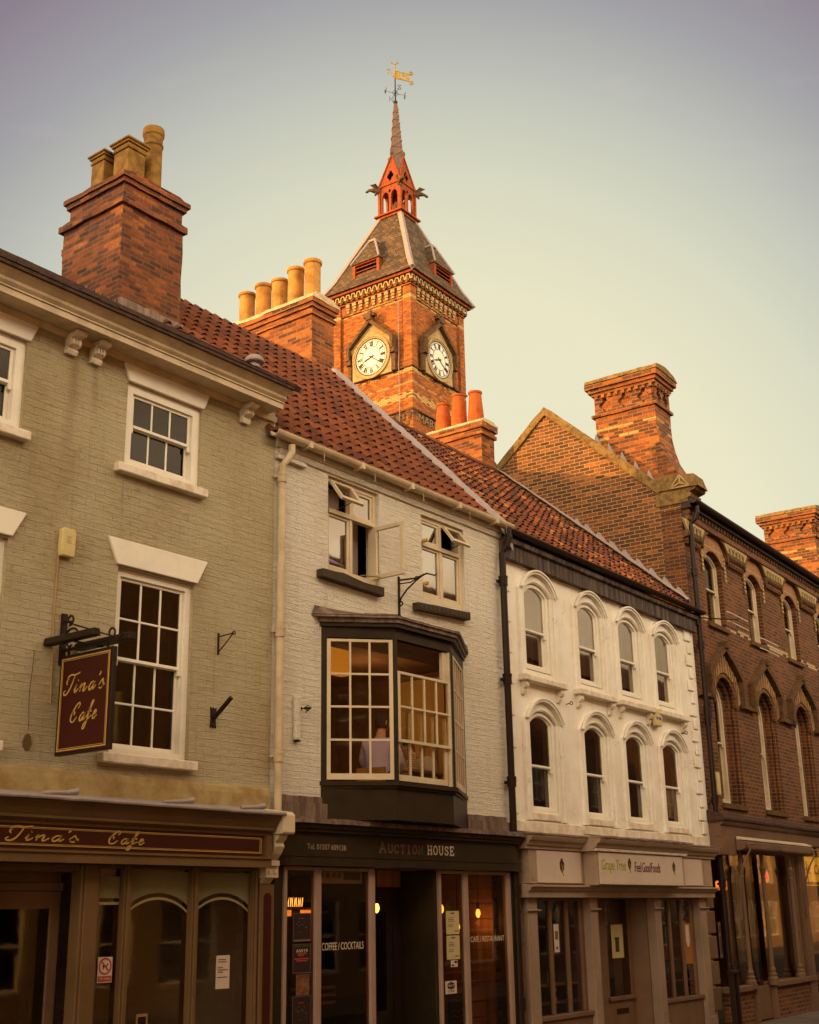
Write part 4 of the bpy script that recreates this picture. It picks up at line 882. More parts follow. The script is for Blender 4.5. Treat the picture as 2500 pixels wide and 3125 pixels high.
mb = Mb(); mb.box(.82, 3.7, .04, .06, 5.36, 5.6); mb.prism([(.85, .01), (1.5, -.54), (2.6, -.54), (3.6, .01)], 5.352, 5.362, 'z'); mb.build('ceiling_board', 'interior', bo)
# lead flashing over the restaurant fascia
mb = Mb(); mb.box(.02, .80, -.03, -.001, 3.32, 3.47); mb.box(.02, .93, -.05, -.03, 3.22, 3.40); mb.box(3.72, 4.66, -.03, -.001, 3.32, 3.43); mb.box(3.70, 4.72, -.05, -.03, 3.22, 3.36)
mb.each('lead_flashing', 'lead_dark', hB, rough=.012)
# ---- restaurant shopfront (gently bowed fascia)
def bow(x):
    t = min(1, max(0, min(x+.05, 4.85-x))/.45); return -.05 - .16*math.sqrt(max(0, 1-(1-t)**2))
xs = [-.05, -.03, 0, .04, .1, .2, .3, .4] + [.4+.2*i for i in range(1, 21)] + [4.5, 4.6, 4.7, 4.76, 4.80, 4.83, 4.85]
def bowed(mb, z0, z1, off, back=-.005):
    A_ = [(x, bow(x)-off) for x in xs]; poly = A_ + [(x, back) for x in xs[::-1]]
    n = len(A_)
    vs = [(p[0], p[1], z) for z in (z0, z1) for p in poly]; m_ = len(poly); fs = [(i, (i+1) % m_, (i+1) % m_+m_, i+m_) for i in range(m_)]
    for i in range(n-1): fs += [(i, i+1, m_-2-i, m_-1-i), (m_+i, 2*m_-1-i, 2*m_-2-i, m_+i+1)]
    mb.add(vs, fs)
mb = Mb(); bowed(mb, 2.70, 2.80, .02); bowed(mb, 2.801, 3.06, 0); bowed(mb, 2.80, 2.815, .03); bowed(mb, 3.061, 3.10, .05); bowed(mb, 3.101, 3.15, .08)
fb = mb.build('shopfront', 'green_dark', hB)
mb = Mb(); bowed(mb, 3.151, 3.19, .13); bowed(mb, 3.191, 3.21, .10); mb.build('lead_capping', 'lead_dark', fb, rough=.006)
def bowP(u, v, o): return (u, bow(u)-.001-o, v)
slab('AUCTION', 1.62, 2.50, 2.875, 2.965, bowP, .022, 1.25).build('lettering', 'letter_dim', fb)
slab('HOUSE', 2.57, 3.16, 2.875, 2.975, bowP, .018, 1.0).build('lettering', 'letter_cream', fb)
text('Tel. 01507 609128', .34, 1.0, 2.875, 2.935, bowP, .003).build('lettering', paint('dull_lettering', (.36, .27, .17), .6), fb)
mb = Mb(); mb.lathe([(.001, 0), (.035, 0)], 0, 0, 4) if False else mb.box(4.58, 4.62, -.16, -.12, 2.93, 2.99); mb.build('lamp_stud', 'letter_cream', fb)
post = paint('mauve_post_paint', (.34, .22, .17), .5, var=.2)
mb = Mb(); yb = -.10
for a, b in ((.08, .13), (.59, .69), (1.55, 1.645), (2.92, 2.97), (3.46, 3.56), (4.47, 4.56)): mb.box(a, b, yb-.02, yb+.06, GZ, 2.695)
mb.box(.13, 1.55, yb-.01, yb+.05, 2.655, 2.695); mb.box(2.97, 4.47, yb-.01, yb+.05, 2.655, 2.695); mb.each('window_post', post, fb, bevel=.008)
mb = Mb(); mb.box(-.05, .08, -.09, .1, GZ, 2.695); mb.box(1.645, 1.70, -.08, .5, GZ, 2.695); mb.box(2.86, 2.92, -.08, .5, GZ, 2.695); mb.box(4.56, 4.80, -.09, .1, GZ, 2.695); mb.box(.13, 1.55, -.09, .0, GZ, .6); mb.box(2.97, 4.47, -.09, 0, GZ, .6); mb.each('shop_pier', 'green_dark', fb, bevel=.006)
mb = Mb()
for a, b in ((.13, .59), (.69, 1.55), (2.97, 3.46), (3.56, 4.47)): mb.box(a, b, -.085, -.08, .6, 2.655)
mb.each('shop_pane', 'glass_shop', fb)
mb = Mb(); y = .45; mb.box(1.70, 1.80, y, y+.06, GZ, 2.5); mb.box(2.70, 2.86, y, y+.06, GZ, 2.5); mb.box(1.8, 2.7, y, y+.06, 2.30, 2.50); mb.box(1.70, 2.86, y-.03, y, 2.42, 2.47)
dB = mb.build('doorway', 'green_dark', fb)
mb = Mb(); mb.box(1.80, 1.92, .47, .5, GZ, 2.3); mb.box(2.58, 2.7, .47, .5, GZ, 2.3); mb.box(1.92, 2.58, .47, .5, 2.2, 2.3); mb.box(1.92, 2.58, .47, .5, GZ, 1.05); mb.build('door_leaf', 'green_dark', dB); mb = Mb(); mb.box(1.92, 2.58, .48, .485, 1.05, 2.2); mb.build('door_pane', 'glass_shop', dB)
mb = Mb(); mb.box(1.70, 2.86, .45, .5, 2.5, 2.7); mb.build('transom', 'wood', dB)
P = front(-.0855)
text('COFFEE / COCKTAILS', .73, 1.46, 1.80, 1.88, P, .001).build('window_lettering', 'letter_cream', fb)
text('CAF\u00c9 / RESTAURANT', 3.62, 4.40, 1.815, 1.90, P, .001).build('window_lettering', 'letter_cream', fb)
# ================================================================ HOUSE C : white stucco house with arched windows
hC = thing('terraced_house', 'white stucco house with eight arched windows above the pale health food shop', 'house', (15.2038, .0440, 0), 2.11)
bpy.context.view_layer.update()
XC = [.95, 2.63, 4.07, 5.49]          # centres of the surrounds
HW = [(c_-.40, c_+.40) for c_ in XC]
rows_ = [(5.62, 6.83, .16), (3.52, 4.86, .16)]
holes = [openpoly(a, b, z0, zs, r, 10) for z0, zs, r in rows_ for a, b in HW]
wall([(-.02, 3.2), (-.02, 7.35), (6.88, 7.35), (6.88, 3.2)], holes, .22).build('wall', 'render_white', hC)
mb = Mb(); mb.box(.0, .2, .22, 7.5, .1, 7.3); mb.box(6.66, 6.86, .22, 7.5, .1, 7.3); mb.box(.2, 6.66, 7.3, 7.5, .1, 7.3); mb.build('side_wall', 'brick_gable', hC)
room(.22, 6.6, .24, 3.0, 5.5, 7.3).build('upper_room', 'interior', hC)
room(.22, 6.6, .24, 3.0, 3.4, 5.35).build('middle_room', 'interior', hC)
room(.22, 6.6, .62, 4.2, .15, 2.5).build('shop_room', 'interior', hC)
for ri, (z0, zs, r) in enumerate(rows_):
    for i, (a, b) in enumerate(HW):
        w = sash(hC, a+.012, b-.012, z0+.02, zs+r-.008, .012, 1, (1, 1), 6.26 if ri == 0 else 4.23, fw=.065, rise=r, frame='white', glass='glass_sky' if ri == 0 else 'glass', horns=True)
        sa, sb = (a+b)/2-.60+.03, (a+b)/2+.60-.03; so = a-.10; si = b+.10
        zt = zs
        mb = Mb()
        mb.strip(openpoly(sa+.10, sb-.10, z0-.10, zt+.0, .29, 12), openpoly(a-.0, b+.0, z0-.10, zt, r, 12), -.022, .002)
        mb.strip(openpoly(sa, sb, z0-.10, zt+.02, .34, 12), openpoly(sa+.10, sb-.10, z0-.10, zt, .29, 12), -.055, .002)
        mb.strip(openpoly(sa+.03, sb-.03, zt-.30, zt+.02, .315, 12)[1:-1], openpoly(sa+.08, sb-.08, zt-.3, zt, .30, 12)[1:-1], -.085, -.055)
        mb.strip(openpoly(sa-.0, sb+.0, zt-.1, zt+.02, .345, 12)[1:-1], openpoly(sa+.045, sb-.045, zt-.1, zt+.01, .325, 12)[1:-1], -.105, -.085)
        mb.strip(openpoly(a-.04, b+.04, z0-.1, zt, r+.04, 12), openpoly(a-.018, b+.018, z0-.1, zt, r+.015, 12), -.034, -.022)
        mb.build('surround', 'render_white', w, bevel=.004)
        if ri == 0:
            mb = Mb(); mb.box(sa-.04, sb+.10, -.13, .07, 5.42, 5.515); mb.build('sill', 'white_old', w, bevel=.012, rough=.004)
            for x in (sa+.06, sb-.02):
                mb = Mb(); mb.prism([(0, 5.23), (-.03, 5.22), (-.05, 5.26), (-.04, 5.30), (-.08, 5.32), (-.10, 5.36), (-.09, 5.40), (-.11, 5.419), (0, 5.419)], x-.045, x+.045, 'x')
                mb.tube([(x-.05, -.06, 5.37), (x+.05, -.06, 5.37)], .03, 7); mb.tube([(x-.045, -.035, 5.28), (x+.045, -.035, 5.28)], .022, 7); mb.build('sill_corbel', 'white_old', w, rough=.004)
            mb = Mb(); mb.box(a+.06, b-.1, .25, .27, z0, zs+.1); mb.build('blind', 'interior_grey', w)
        else:
            mb = Mb(); mb.box(a, b, -.04, .07, z0-.09, z0+.015); mb.build('sill', 'white_old', w, bevel=.01)
            mb = Mb()
            for k in range(4): mb.box(a+.08+k*.05, a+.11+k*.05, .26+.02*(k % 2), .28+.02*(k % 2), z0, zs+.1)
            mb.build('curtain', 'curtain', w)
mb = Mb(); mb.box(-.0, 6.6, -.045, -.002, 3.24, 3.41); mb.build('plinth_band', 'white_old', hC, rough=.012, bevel=.01)
mb = Mb()
for k in range(24):
    z = 3.5+k*.155
    if z > 6.95: break
for k, z in enumerate([3.46+.47*i for i in range(8)]): mb.box(-.01, .17, -.022, .0, z, z+.22) if False else None
for k in range(8): z = 3.50+k*.46; mb.box(.0, .18, -.02, -.001, z, z+.235)
for k in range(16):
    z = 3.46+k*.236; mb.box(6.44 if k % 2 else 6.54, 6.70, -.035, -.001, z, z+.205)
mb.each('quoin', 'render_white', hC, bevel=.008)
mb = Mb(); mb.box(-.06, 6.84, -.10, -.002, 7.20, 7.42); mb.prism([(-.1, 7.421), (-.15, 7.44), (-.16, 7.50), (-.13, 7.52), (-.0, 7.52), (0, 7.421)], -.06, 6.84, 'x')
fas = M['fascia_black'] = paint('peeling_black_fascia', (.035, .022, .018), .7, dirt=(.16, .115, .10), bmp=.6, dscale=1.2, streak=True)
eb = mb.build('eaves_fascia', fas, hC, rough=.006)
mb = Mb(); mb.prism([(-.20+.065*cos(pi+pi*i/8), 7.61+.065*sin(pi+pi*i/8)) for i in range(9)], -.02, 7.02, 'x'); mb.box(-.02, 6.95, -.12, 0, 7.52, 7.56); mb.build('gutter', 'pipe_black', eb)
pC = math.atan2(3.62, 4.18); slC = math.hypot(3.62, 4.18)
pt = pantiles(.08, 6.98, -.14, 7.60, pC, slC, .205, .27, 'tiles_mixed', hC, 'roof', jit=.016, amp=.04)
mb = Mb(); mb.add([(.0, -.1, 7.58), (6.84, -.1, 7.58), (6.84, 4.1, 11.24), (.0, 4.1, 11.24)], [(0, 1, 2, 3)]); mb.add([(.0, 4.1, 11.24), (6.84, 4.1, 11.24), (6.84, 7.6, 7.4), (0, 7.6, 7.4)], [(0, 1, 2, 3)]); mb.build('roof_backing', 'slate_dark', pt)
ridge(-.1, 6.8, 4.14, 11.32, pt, 'tiles_mixed')
mb = Mb(); n = 31
for k in range(n):
    y = -.05+k*.136; z = 7.72+.866*(y+.14)+.02
    if k % 2 == 0: mb.prism([(y-.02, z-.02), (y+.272, z+.234), (y+.235, z+.33), (y+.19, z+.30)], 6.795, 6.812, 'x')
    mb.add([(6.66, y, z-.0), (6.81, y, z+.05), (6.81, y+.15, z+.175), (6.66, y+.15, z+.13)], [(0, 1, 2, 3)])
mb.build('stepped_flashing', 'lead', pt, rough=.010)
# three-pot stack
mb = Mb(); mb.box(6.11, 6.62, 4.1, 5.45, 9.9, 12.05); mb.box(6.06, 6.67, 4.05, 5.5, 12.051, 12.13); mb.box(6.09, 6.64, 4.08, 5.47, 12.131, 12.20); mb.box(6.04, 6.69, 4.03, 5.52, 12.201, 12.33)
st = mb.build('chimney', 'brick_stack', hC, rough=.009)
mb = Mb(); mb.box(6.03, 6.70, 4.02, 5.53, 12.331, 12.37); mb.prism([(6.05, 12.371), (6.68, 12.371), (6.55, 12.44), (6.16, 12.44)], 4.05, 5.5); mb.build('flaunching', 'cement', st, rough=.015)
for y, h in ((5.22, .70), (4.80, .82), (4.36, .78)):
    mb = Mb(); mb.lathe([(.185, 12.38), (.178, 12.6), (.135, 12.39+h-.06), (.155, 12.39+h-.05), (.158, 12.39+h-.01), (.13, 12.39+h), (.10, 12.39+h), (.09, 12.39+h-.2)], 6.33, y, 24); mb.build('chimney_pot', 'pot_red', st)
mb = Mb()
for k in range(7): y = 4.0+k*.08; mb.prism([(y-.1, 11.05+k*.06), (y+.1, 11.1+k*.06), (y+.06, 11.36+k*.05)], 6.09, 6.108, 'x')
mb.build('stepped_flashing', 'lead', st)
# ---- health food shopfront
mb = Mb(); F = -.22
mb.box(.04, 6.30, F, -.002, 2.545, 3.005)                                    # frieze board
mb.prism([(0, 2.36), (F+.0, 2.36), (F-.0, 2.44), (F-.03, 2.45), (F-.05, 2.49), (F-.09, 2.50), (F-.09, 2.53), (0, 2.544)], -.02, 6.36, 'x')
mb.prism([(0, 3.006), (F-.03, 3.006), (F-.03, 3.05), (F-.06, 3.055), (F-.09, 3.11), (F-.12, 3.12), (F-.15, 3.17), (F-.15, 3.185), (0, 3.23)], -.08, 6.42, 'x')
mb.prism([(F, 3.006), (-.46, 3.006), (-.46, 3.05), (-.49, 3.055), (-.52, 3.11), (-.55, 3.12), (-.58, 3.17), (-.58, 3.19), (F, 3.24)], 1.50, 4.75, 'x')
sc = mb.build('shopfront', 'pinkish', hC, bevel=.004)
mb = Mb(); mb.box(1.60, 4.66, -.44, F-.001, 2.53, 3.005); mb.build('sign_box', 'pinkish', sc, bevel=.004)
mb = Mb()
comb(mb, .0, 1.48, .034, .02, 3.012, 3.04, 3.048, F-.028, F-.001)
comb(mb, 1.52, 4.73, .034, .02, 3.012, 3.04, 3.048, -.487, -.461)
comb(mb, 4.77, 6.38, .034, .02, 3.012, 3.04, 3.048, F-.028, F-.001)
mb.each('dentil_course', 'white_old', sc)
mb = Mb(); mb.prism([(-.0, 3.235), (F-.16, 3.19), (F-.16, 3.205), (0, 3.27)], -.1, 6.44, 'x'); mb.prism([(F-.1, 3.246), (-.6, 3.195), (-.6, 3.21), (F-.1, 3.26)], 1.48, 4.77, 'x'); mb.build('lead_capping', 'lead_dark', sc, rough=.012)
mb = Mb(); mb.box(.24, 1.50, F-.012, F-.001, 2.56, 2.99); mb.box(4.70, 5.86, F-.012, F-.001, 2.56, 2.99); mb.box(1.66, 4.56, -.456, -.441, 2.545, 2.99); pn = mb.build('sign_panel', paint('white_sign_panel', (.62, .50, .42), .4, var=.1), sc)
mb = Mb()
for a in (.09, 5.95):
    mb.box(a, a+.10, F-.008, F-.001, 2.60, 2.95)
mb.build('inset_panel', 'pinkish', sc)
PS = front(-.4565); PF = front(F-.0125)
text('Grape Tree', 1.72, 2.50, 2.70, 2.90, PS).build('lettering', 'lime', pn)
SL = lambda u, v, o: (u+.10*(v-2.73), -.4565-o, v)
for wd, a, b in (('Feel', 2.80, 3.02), ('Good', 3.06, 3.34), ('Foods', 3.37, 3.70)): text(wd, a, b, 2.73, 2.88, SL).build('lettering', 'aubergine', pn)
def bunch(P, cx, cz, k, parent):
    mb = Mb()
    for dx, dz, r in ((0, .085, .034), (-.03, .045, .034), (.03, .045, .034), (-.026, 0, .032), (.028, 0, .032), (0, -.035, .03), (0, .03, .035)):
        mb.add([P(cx+dx*k, cz+dz*k, .003)] + [P(cx+(dx+r*cos(t*pi/8))*k, cz+(dz+r*1.15*sin(t*pi/8))*k, .003) for t in range(16)], [(0, i+1, (i+1) % 16+1) for i in range(16)])
    o = mb.build('grape_bunch', 'aubergine', parent, recalc=False)
    mb = Mb(); mb.ribbon([(cx+.03*k, cz-.11*k), (cx+.005*k, cz-.02*k), (cx-.01*k, cz+.05*k)], .012*k, P, .005); mb.ribbon([(cx+.0*k, cz-.03*k), (cx+.035*k, cz+.02*k)], .008*k, P, .005); mb.build('stalk', 'lime', o)
bunch(PF, .93, 2.77, 1.05, pn); bunch(PS, 2.63, 2.82, .9, pn); bunch(PS, 3.97+.25, 2.80, .9, pn)
mb = Mb()
for a, b in ((.10, .36), (1.92, 2.14), (4.10, 4.32), (5.87, 6.15)):
    mb.box(a, b, -.13, .03, GZ, 2.36); mb.box(a-.05, b+.05, -.17, -.13, 2.18, 2.205); mb.box(a-.02, b+.02, -.15, -.13, GZ, .45); mb.box(a+.03, b-.03, -.137, -.13, .6, 2.12)
mb.box(-.0, .10, -.03, -.001, GZ, 3.2); mb.box(6.2, 6.5, -.03, -.001, GZ, 3.2)
mb.each('pilaster', M.setdefault('pilaster_paint', paint('pilaster_paint', (.31, .215, .155), .5, var=.2)), sc, bevel=.008)
mb = Mb()
for k in range(6): z = .5+k*.42; mb.box(6.3, 6.66, -.06, -.031, z, z+.38)
for k in range(6): z = .5+k*.42; mb.box(-.03, .08, -.06, -.031, z, z+.38)
mb.each('lower_quoin', 'taupe', sc, bevel=.012)
mb = Mb()
for a, b, ms in ((.36, 1.92, (.64, .88, 1.36)), (4.32, 5.87, (4.62, 4.84, 5.32))):
    mb.box(a, b, -.06, .05, GZ, .74); mb.box(a, b, -.10, .05, .741, .80); mb.box(a, b, .0, .05, 2.32, 2.36)
    for x in ms[1:]: mb.box(x, x+.075, -.015, .045, .80, 2.32)
    mb.box(a, a+.10, .0, .05, .80, 2.32); mb.box(b-.09, b, -.0, .05, .80, 2.32)
    mb.prism([(b-.09, 0), (b-.20, .25), (b-.14, .25), (b-.03, 0)] if False else [(b-.13, .045), (b-.09, .045), (b-.09, .0), (b-.13, .03)], .8, 2.32, 'z')
mb.each('window_frame', 'taupe', sc, bevel=.006)
mb = Mb(); mb.box(.46, 1.83, .018, .024, .80, 2.32); mb.box(4.42, 5.78, .018, .024, .80, 2.32); mb.each('shop_pane', 'glass_shop', sc)
# recessed porch with the door in the left part and a panelled return on the right
mb = Mb(); mb.box(2.14, 2.20, .03, .34, GZ, 2.36); mb.box(2.14, 4.3, .03, .34, 2.341, 2.36); mb.prism([(3.96, .30), (4.08, .03), (4.2, .03), (4.02, .30)], GZ, 2.34, 'z'); mb.box(2.14, 4.0, .35, .39, GZ, .3); mb.build('porch_lining', 'taupe', sc)
mb = Mb(); y = .52; X0, X1 = 2.2+.60, 3.55+.1
X0, X1 = 2.22, 3.42
y = .26; mb.box(2.22, 3.12, y, y+.05, GZ, 2.34); mb.box(3.86, 3.98, y, y+.05, GZ, 2.34); mb.box(3.12, 3.86, y, y+.05, GZ, .90); mb.box(3.05, 3.93, y-.04, y, .84, .90)
dC = mb.build('door', 'taupe', sc, bevel=.006)
mb = Mb(); mb.box(3.12, 3.86, y+.015, y+.02, .90, 2.34); mb.build('door_pane', 'glass_shop', dC)
mb = Mb(); mb.box(3.3, 3.7, y-.006, y-.001, .64, .72); mb.build('letter_slot', 'black_iron', dC)
# items on the shop glass
sheet('poster', 'yellow poster with a brown jar on it, on the recessed shop door glass', 'poster', hC, 3.28, 3.68, 1.46, 1.96, .27, 'paper_cream', [(.3, .62, .18, .55), (.26, .66, .55, .62)], 'sill_brown')
sheet('window_sticker', 'narrow pale sticker with a round symbol in the left shop window of the white house', 'sticker', hC, 1.03, 1.17, 1.62, 2.0, .014, 'paper', [(.2, .8, .45, .75), (.3, .7, .1, .2)], 'letter_dim')
sheet('poster', 'orange poster with a white bottle shape in the health food shop right window', 'poster', hC, 5.42, 5.72, 1.30, 1.95, .010, paint('orange_poster', (.34, .13, .04), .5), [(.28, .72, .5, .95), (.38, .62, .42, .5)], 'paper')
for k, (x, z) in enumerate(((1.1, 1.5), (1.16, 1.25), (4.95, 1.7), (5.0, 1.35))):
    t = thing('stock_packet', ['tall pale packet on display in the left shop window, upper', 'pale packet on display in the left shop window, lower', 'brown packet on a shelf in the right shop window, upper', 'brown packet on a shelf in the right shop window, lower'][k], 'packet', tuple(hC.matrix_world@Vector((x, .14, z-.3))), 2.11, 'goods in the health food shop windows')
    mb = Mb(); mb.prism([(-.05, 0), (.05, 0), (.055, .02), (.045, .20), (-.045, .20), (-.055, .02)], -.03, .03); mb.build('bag', 'paper' if k < 2 else 'wood', t, bevel=.01)
    mb = Mb(); mb.box(-.035, .035, -.034, -.031, .06, .14); mb.build('printed_label', 'ink' if k % 2 else 'letter_dim', t)
mb = Mb(); mb.box(.5, 1.8, .08, .3, 1.17, 1.19); mb.box(4.45, 5.75, .08, .3, 1.03, 1.05); mb.box(4.45, 5.75, .08, .3, 1.38, 1.40); mb.box(.5, 1.8, .08, .3, .93, .95); mb.each('display_shelf', 'wood', sc)
alarm = alarm_box(tuple(hC.matrix_world@Vector((4.84, -.04, 5.21))), 2.11, 'yellowed alarm box with blue letters between the arched window rows of the white house', .26, .30)
text('SE ON', -.10, .09, .11, .16, front(-.0715)).build('lettering', paint('blue_letters', (.04, .05, .25), .5), alarm)
for x, z, lb in ((1.74, 5.23, 'small black ring bolt above the first lower arched window of the white house'), (5.99, 5.20, 'small black ring bolt above the last lower arched window of the white house')):
    t = thing('ring_bolt', lb, 'bolt', tuple(hC.matrix_world@Vector((x, 0, z))), 2.11, 'ring bolts on the white house')
    mb = Mb(); mb.tube([(0, 0, 0), (.0, -.07, .01)], .008, 6); mb.tube([(0, -.07-.025*(1+cos(a)), .01+.025*sin(a)) for a in [pi+i*pi/6 for i in range(13)]], .007, 5); mb.build('ring', 'black_iron', t)
# black downpipes
def downpipe(x, y, top, label, kink, parentM, deg, low=.1, r=.05):
    t = thing('downpipe', label, 'downpipe', tuple(parentM@Vector((x, y, 0))), deg)
    mb = Mb(); mb.tube([(kink[0], kink[1], top), (kink[0], kink[1], top-.12), (kink[0]*.6, kink[1]*.7, top-.26), (0, 0, top-.36), (0, 0, low)], r, 12); mb.build('pipe', 'pipe_black', t)
    for z in [low+.9+i*1.45 for i in range(int((top-low)/1.45))]:
        if z < top-.5:
            mb = Mb(); mb.lathe([(r+.002, z-.06), (r+.014, z-.06), (r+.016, z+.05), (r+.02, z+.055), (r+.02, z+.085), (r+.002, z+.085)], 0, 0, 14); mb.box(-.10, .10, .02, .06, z-.02, z+.02); mb.build('socket_collar', 'pipe_black', t)
    return t
downpipe(4.72, -.10, 7.60, 'black downpipe between the cream house and the white stucco house', (.06, -.09), hB.matrix_world, .52)

# ================================================================ HOUSE D : gothic red brick building
hD = thing('brick_building', 'gothic red brick building with pointed arches, patterned eaves and a tall left gable', 'building', (22.0552, .2964, 0), 3.63)
bpy.context.view_layer.update(); DL = 15.0
UPX = [(.97, 1.93), (3.34, 4.26), (5.76, 6.70), (8.2, 9.14), (10.6, 11.54)]; LOX = [(.84, 2.06), (3.22, 4.40), (5.66, 6.84), (8.1, 9.28), (10.5, 11.7)]
holes = [openpoly(a, b, 7.60, 8.92, .22, 10) for a, b in UPX] + [openpoly(a, b, 4.06, 6.02, .62, 12) for a, b in LOX]
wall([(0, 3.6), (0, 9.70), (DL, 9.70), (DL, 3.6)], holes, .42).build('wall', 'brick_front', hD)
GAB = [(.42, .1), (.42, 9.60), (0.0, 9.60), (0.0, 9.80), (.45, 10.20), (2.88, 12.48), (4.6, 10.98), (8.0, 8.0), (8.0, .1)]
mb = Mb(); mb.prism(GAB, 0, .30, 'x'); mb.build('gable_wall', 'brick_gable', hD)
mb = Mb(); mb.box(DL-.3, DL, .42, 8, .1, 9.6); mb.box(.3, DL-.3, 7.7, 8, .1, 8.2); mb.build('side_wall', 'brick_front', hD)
room(.32, DL-.4, .44, 3.2, 7.2, 9.55).build('upper_room', 'interior', hD); room(.32, DL-.4, .44, 3.2, 3.95, 7.05).build('middle_room', 'interior', hD); room(.32, DL-.4, .9, 4.2, .15, 3.3).build('shop_room', 'interior', hD)
mb = Mb(); mb.prism([(.3, 9.95), (2.88, 12.40), (4.6, 10.9), (8.1, 7.9), (8.1, 7.8), (2.88, 12.2), (.3, 9.75)], .30, 3.0, 'x'); mb.box(3.0, DL, .3, 8, 9.72, 9.80); rD = mb.build('roof', 'slate_dark', hD)
mb = Mb(); mb.prism([(.42, 10.08), (2.88, 12.38), (2.88, 12.57), (.40, 10.31)], -.05, .40, 'x'); mb.prism([(2.881, 12.38), (4.7, 10.78), (8.1, 7.86), (8.1, 8.06), (4.7, 10.98), (2.881, 12.57)], -.05, .40, 'x')
mb.build('gable_coping', 'stone_coping', rD, rough=.014)
mb = Mb(); mb.prism([(-.18, 9.82), (-.16, 9.90), (-.22, 9.92), (-.25, 9.98), (-.20, 10.02), (-.33, 10.06), (-.36, 10.10), (.44, 10.18), (.50, 10.26), (.50, 9.82)], -.02, .50, 'x')
mb.prism([(-.42, 10.101), (-.34, 10.36), (-.02, 10.40), (.50, 10.42), (.55, 10.20), (.40, 10.13)], -.05, .45, 'x')
kn = mb.build('kneeler_stone', 'stone_coping', hD, rough=.008)
mb = Mb()
P = lambda u, v, o: (-.05-o, u, v)
for a, b in (((-.24, 10.13), (-.05, 10.38)), ((-.05, 10.38), (.16, 10.13)), ((-.24, 10.13), (.16, 10.13)), ((-.05, 10.36), (-.05, 10.22)), ((-.22, 10.14), (-.05, 10.22)), ((.14, 10.14), (-.05, 10.22))): mb.ribbon([a, b], .028, P, .02)
mb.build('carved_triangle', 'stone', kn)
# eaves
mb = Mb(); mb.box(.0, DL, -.08, -.001, 9.46, 9.60); mb.box(0, DL, -.20, -.001, 9.70, 9.78); mb.box(0, DL, -.22, -.001, 9.781, 9.90); mb.prism([(-.28+.075*cos(pi+pi*i/8), 9.845+.075*sin(pi+pi*i/8)) for i in range(9)], -.02, DL, 'x')
ev = mb.build('eaves', 'pipe_black', hD, rough=.004)
mb = Mb(); mb.box(0, DL, -.14, -.0015, 9.461, 9.585) ; mb.build('brick_string', 'brick_front', ev)
mb = Mb()
comb(mb, .05, DL-.1, .17, .075, 9.603, 9.68, 9.698, -.15, -.002)
mb.build('dentil_course', 'stone_dark', ev)
pier = [(-.0, .72)] + [(UPX[i][1]+.22, UPX[i+1][0]-.22) for i in range(4)]
mb = Mb(); mc = Mb(); md = Mb()
for a, b in pier:
    if b-a < .3: a, b = .06, .74
    n = max(2, int(round((b-a)/.185)))
    mb.box(a-.02, b+.02, -.115, -.06, 9.40, 9.46)
    for k in range(n):
        u0 = a+(b-a)*k/n; u1 = a+(b-a)*(k+1)/n; w_ = u1-u0
        A_ = pointed(u0+w_*.17, u1-w_*.17, 9.27, .12, 4); mb.strip([(u0, 9.25)] + [(p[0], 9.401) for p in A_[1:-1]] + [(u1, 9.25)], [(A_[0][0], 9.25)] + A_[1:-1] + [(A_[-1][0], 9.25)], -.115, -.075)
    mb.prism([(a-.20, 9.46), (a-.01, 9.25), (a+.0, 9.46)], -.112, -.07); mb.prism([(b, 9.46), (b+.01, 9.25), (b+.20, 9.46)], -.112, -.07)
    mc.prism([(-.001, 9.10), (-.09, 9.13), (-.12, 9.17), (-.12, 9.245), (-.001, 9.245)], a-.03, b+.03, 'x')
    for k in range(n*2): u = a+(b-a)*(k+.25)/(n*2); md.box(u, u+.05, -.08, -.002, 9.0, 9.11)
mb.build('arcaded_frieze', 'frieze', ev); mc.each('weathered_string', 'stone_dark', ev, rough=.012); md.build('brick_corbels', 'brick_front', ev)
for (a, b) in UPX:
    w = sash(hD, a+.03, b-.01, 7.62, 9.10, .10, 1, (1, 1), 8.38, fw=.075, rise=.2, frame='cream_frame', glass='glass')
    mb = Mb(); mb.strip(openpoly(a-.20, b+.20, 8.92, 8.94, .56, 10, True)[1:-1], openpoly(a, b, 8.92, 8.92, .22, 10)[1:-1], -.03, .002); mb.build('brick_arch', M.setdefault('voussoir', brick('rubbed_brick_arch', [(0, (.22, .06, .02)), (1, (.38, .16, .06))], (.50, .32, .16), .07, .4, .012)), w)
    mb = Mb(); mb.strip(openpoly(a-.26, b+.26, 9.1, 9.1, .46, 10, True)[1:-1], openpoly(a-.19, b+.19, 9.05, 9.05, .44, 10, True)[1:-1], -.11, -.03); mb.build('hood_mould', 'stone_dark', w)
    mb = Mb(); 
    for x in (a-.17, b+.09):
        for k in range(6): mb.box(x, x+.07, -.045, -.03, 8.62+k*.09, 8.68+k*.09)
    mb.build('carved_stops', 'frieze', w)
    mb = Mb(); mb.box(a-.08, b+.06, -.06, .28, 7.50, 7.60); mb.build('sill', 'stone_dark', w, bevel=.01)
M['voussoir_lo'] = brick('cream_brick_voussoirs', [(0, (.30, .12, .04)), (.5, (.44, .26, .09)), (1, (.52, .36, .15))], (.12, .05, .02), .065, .5, .010)
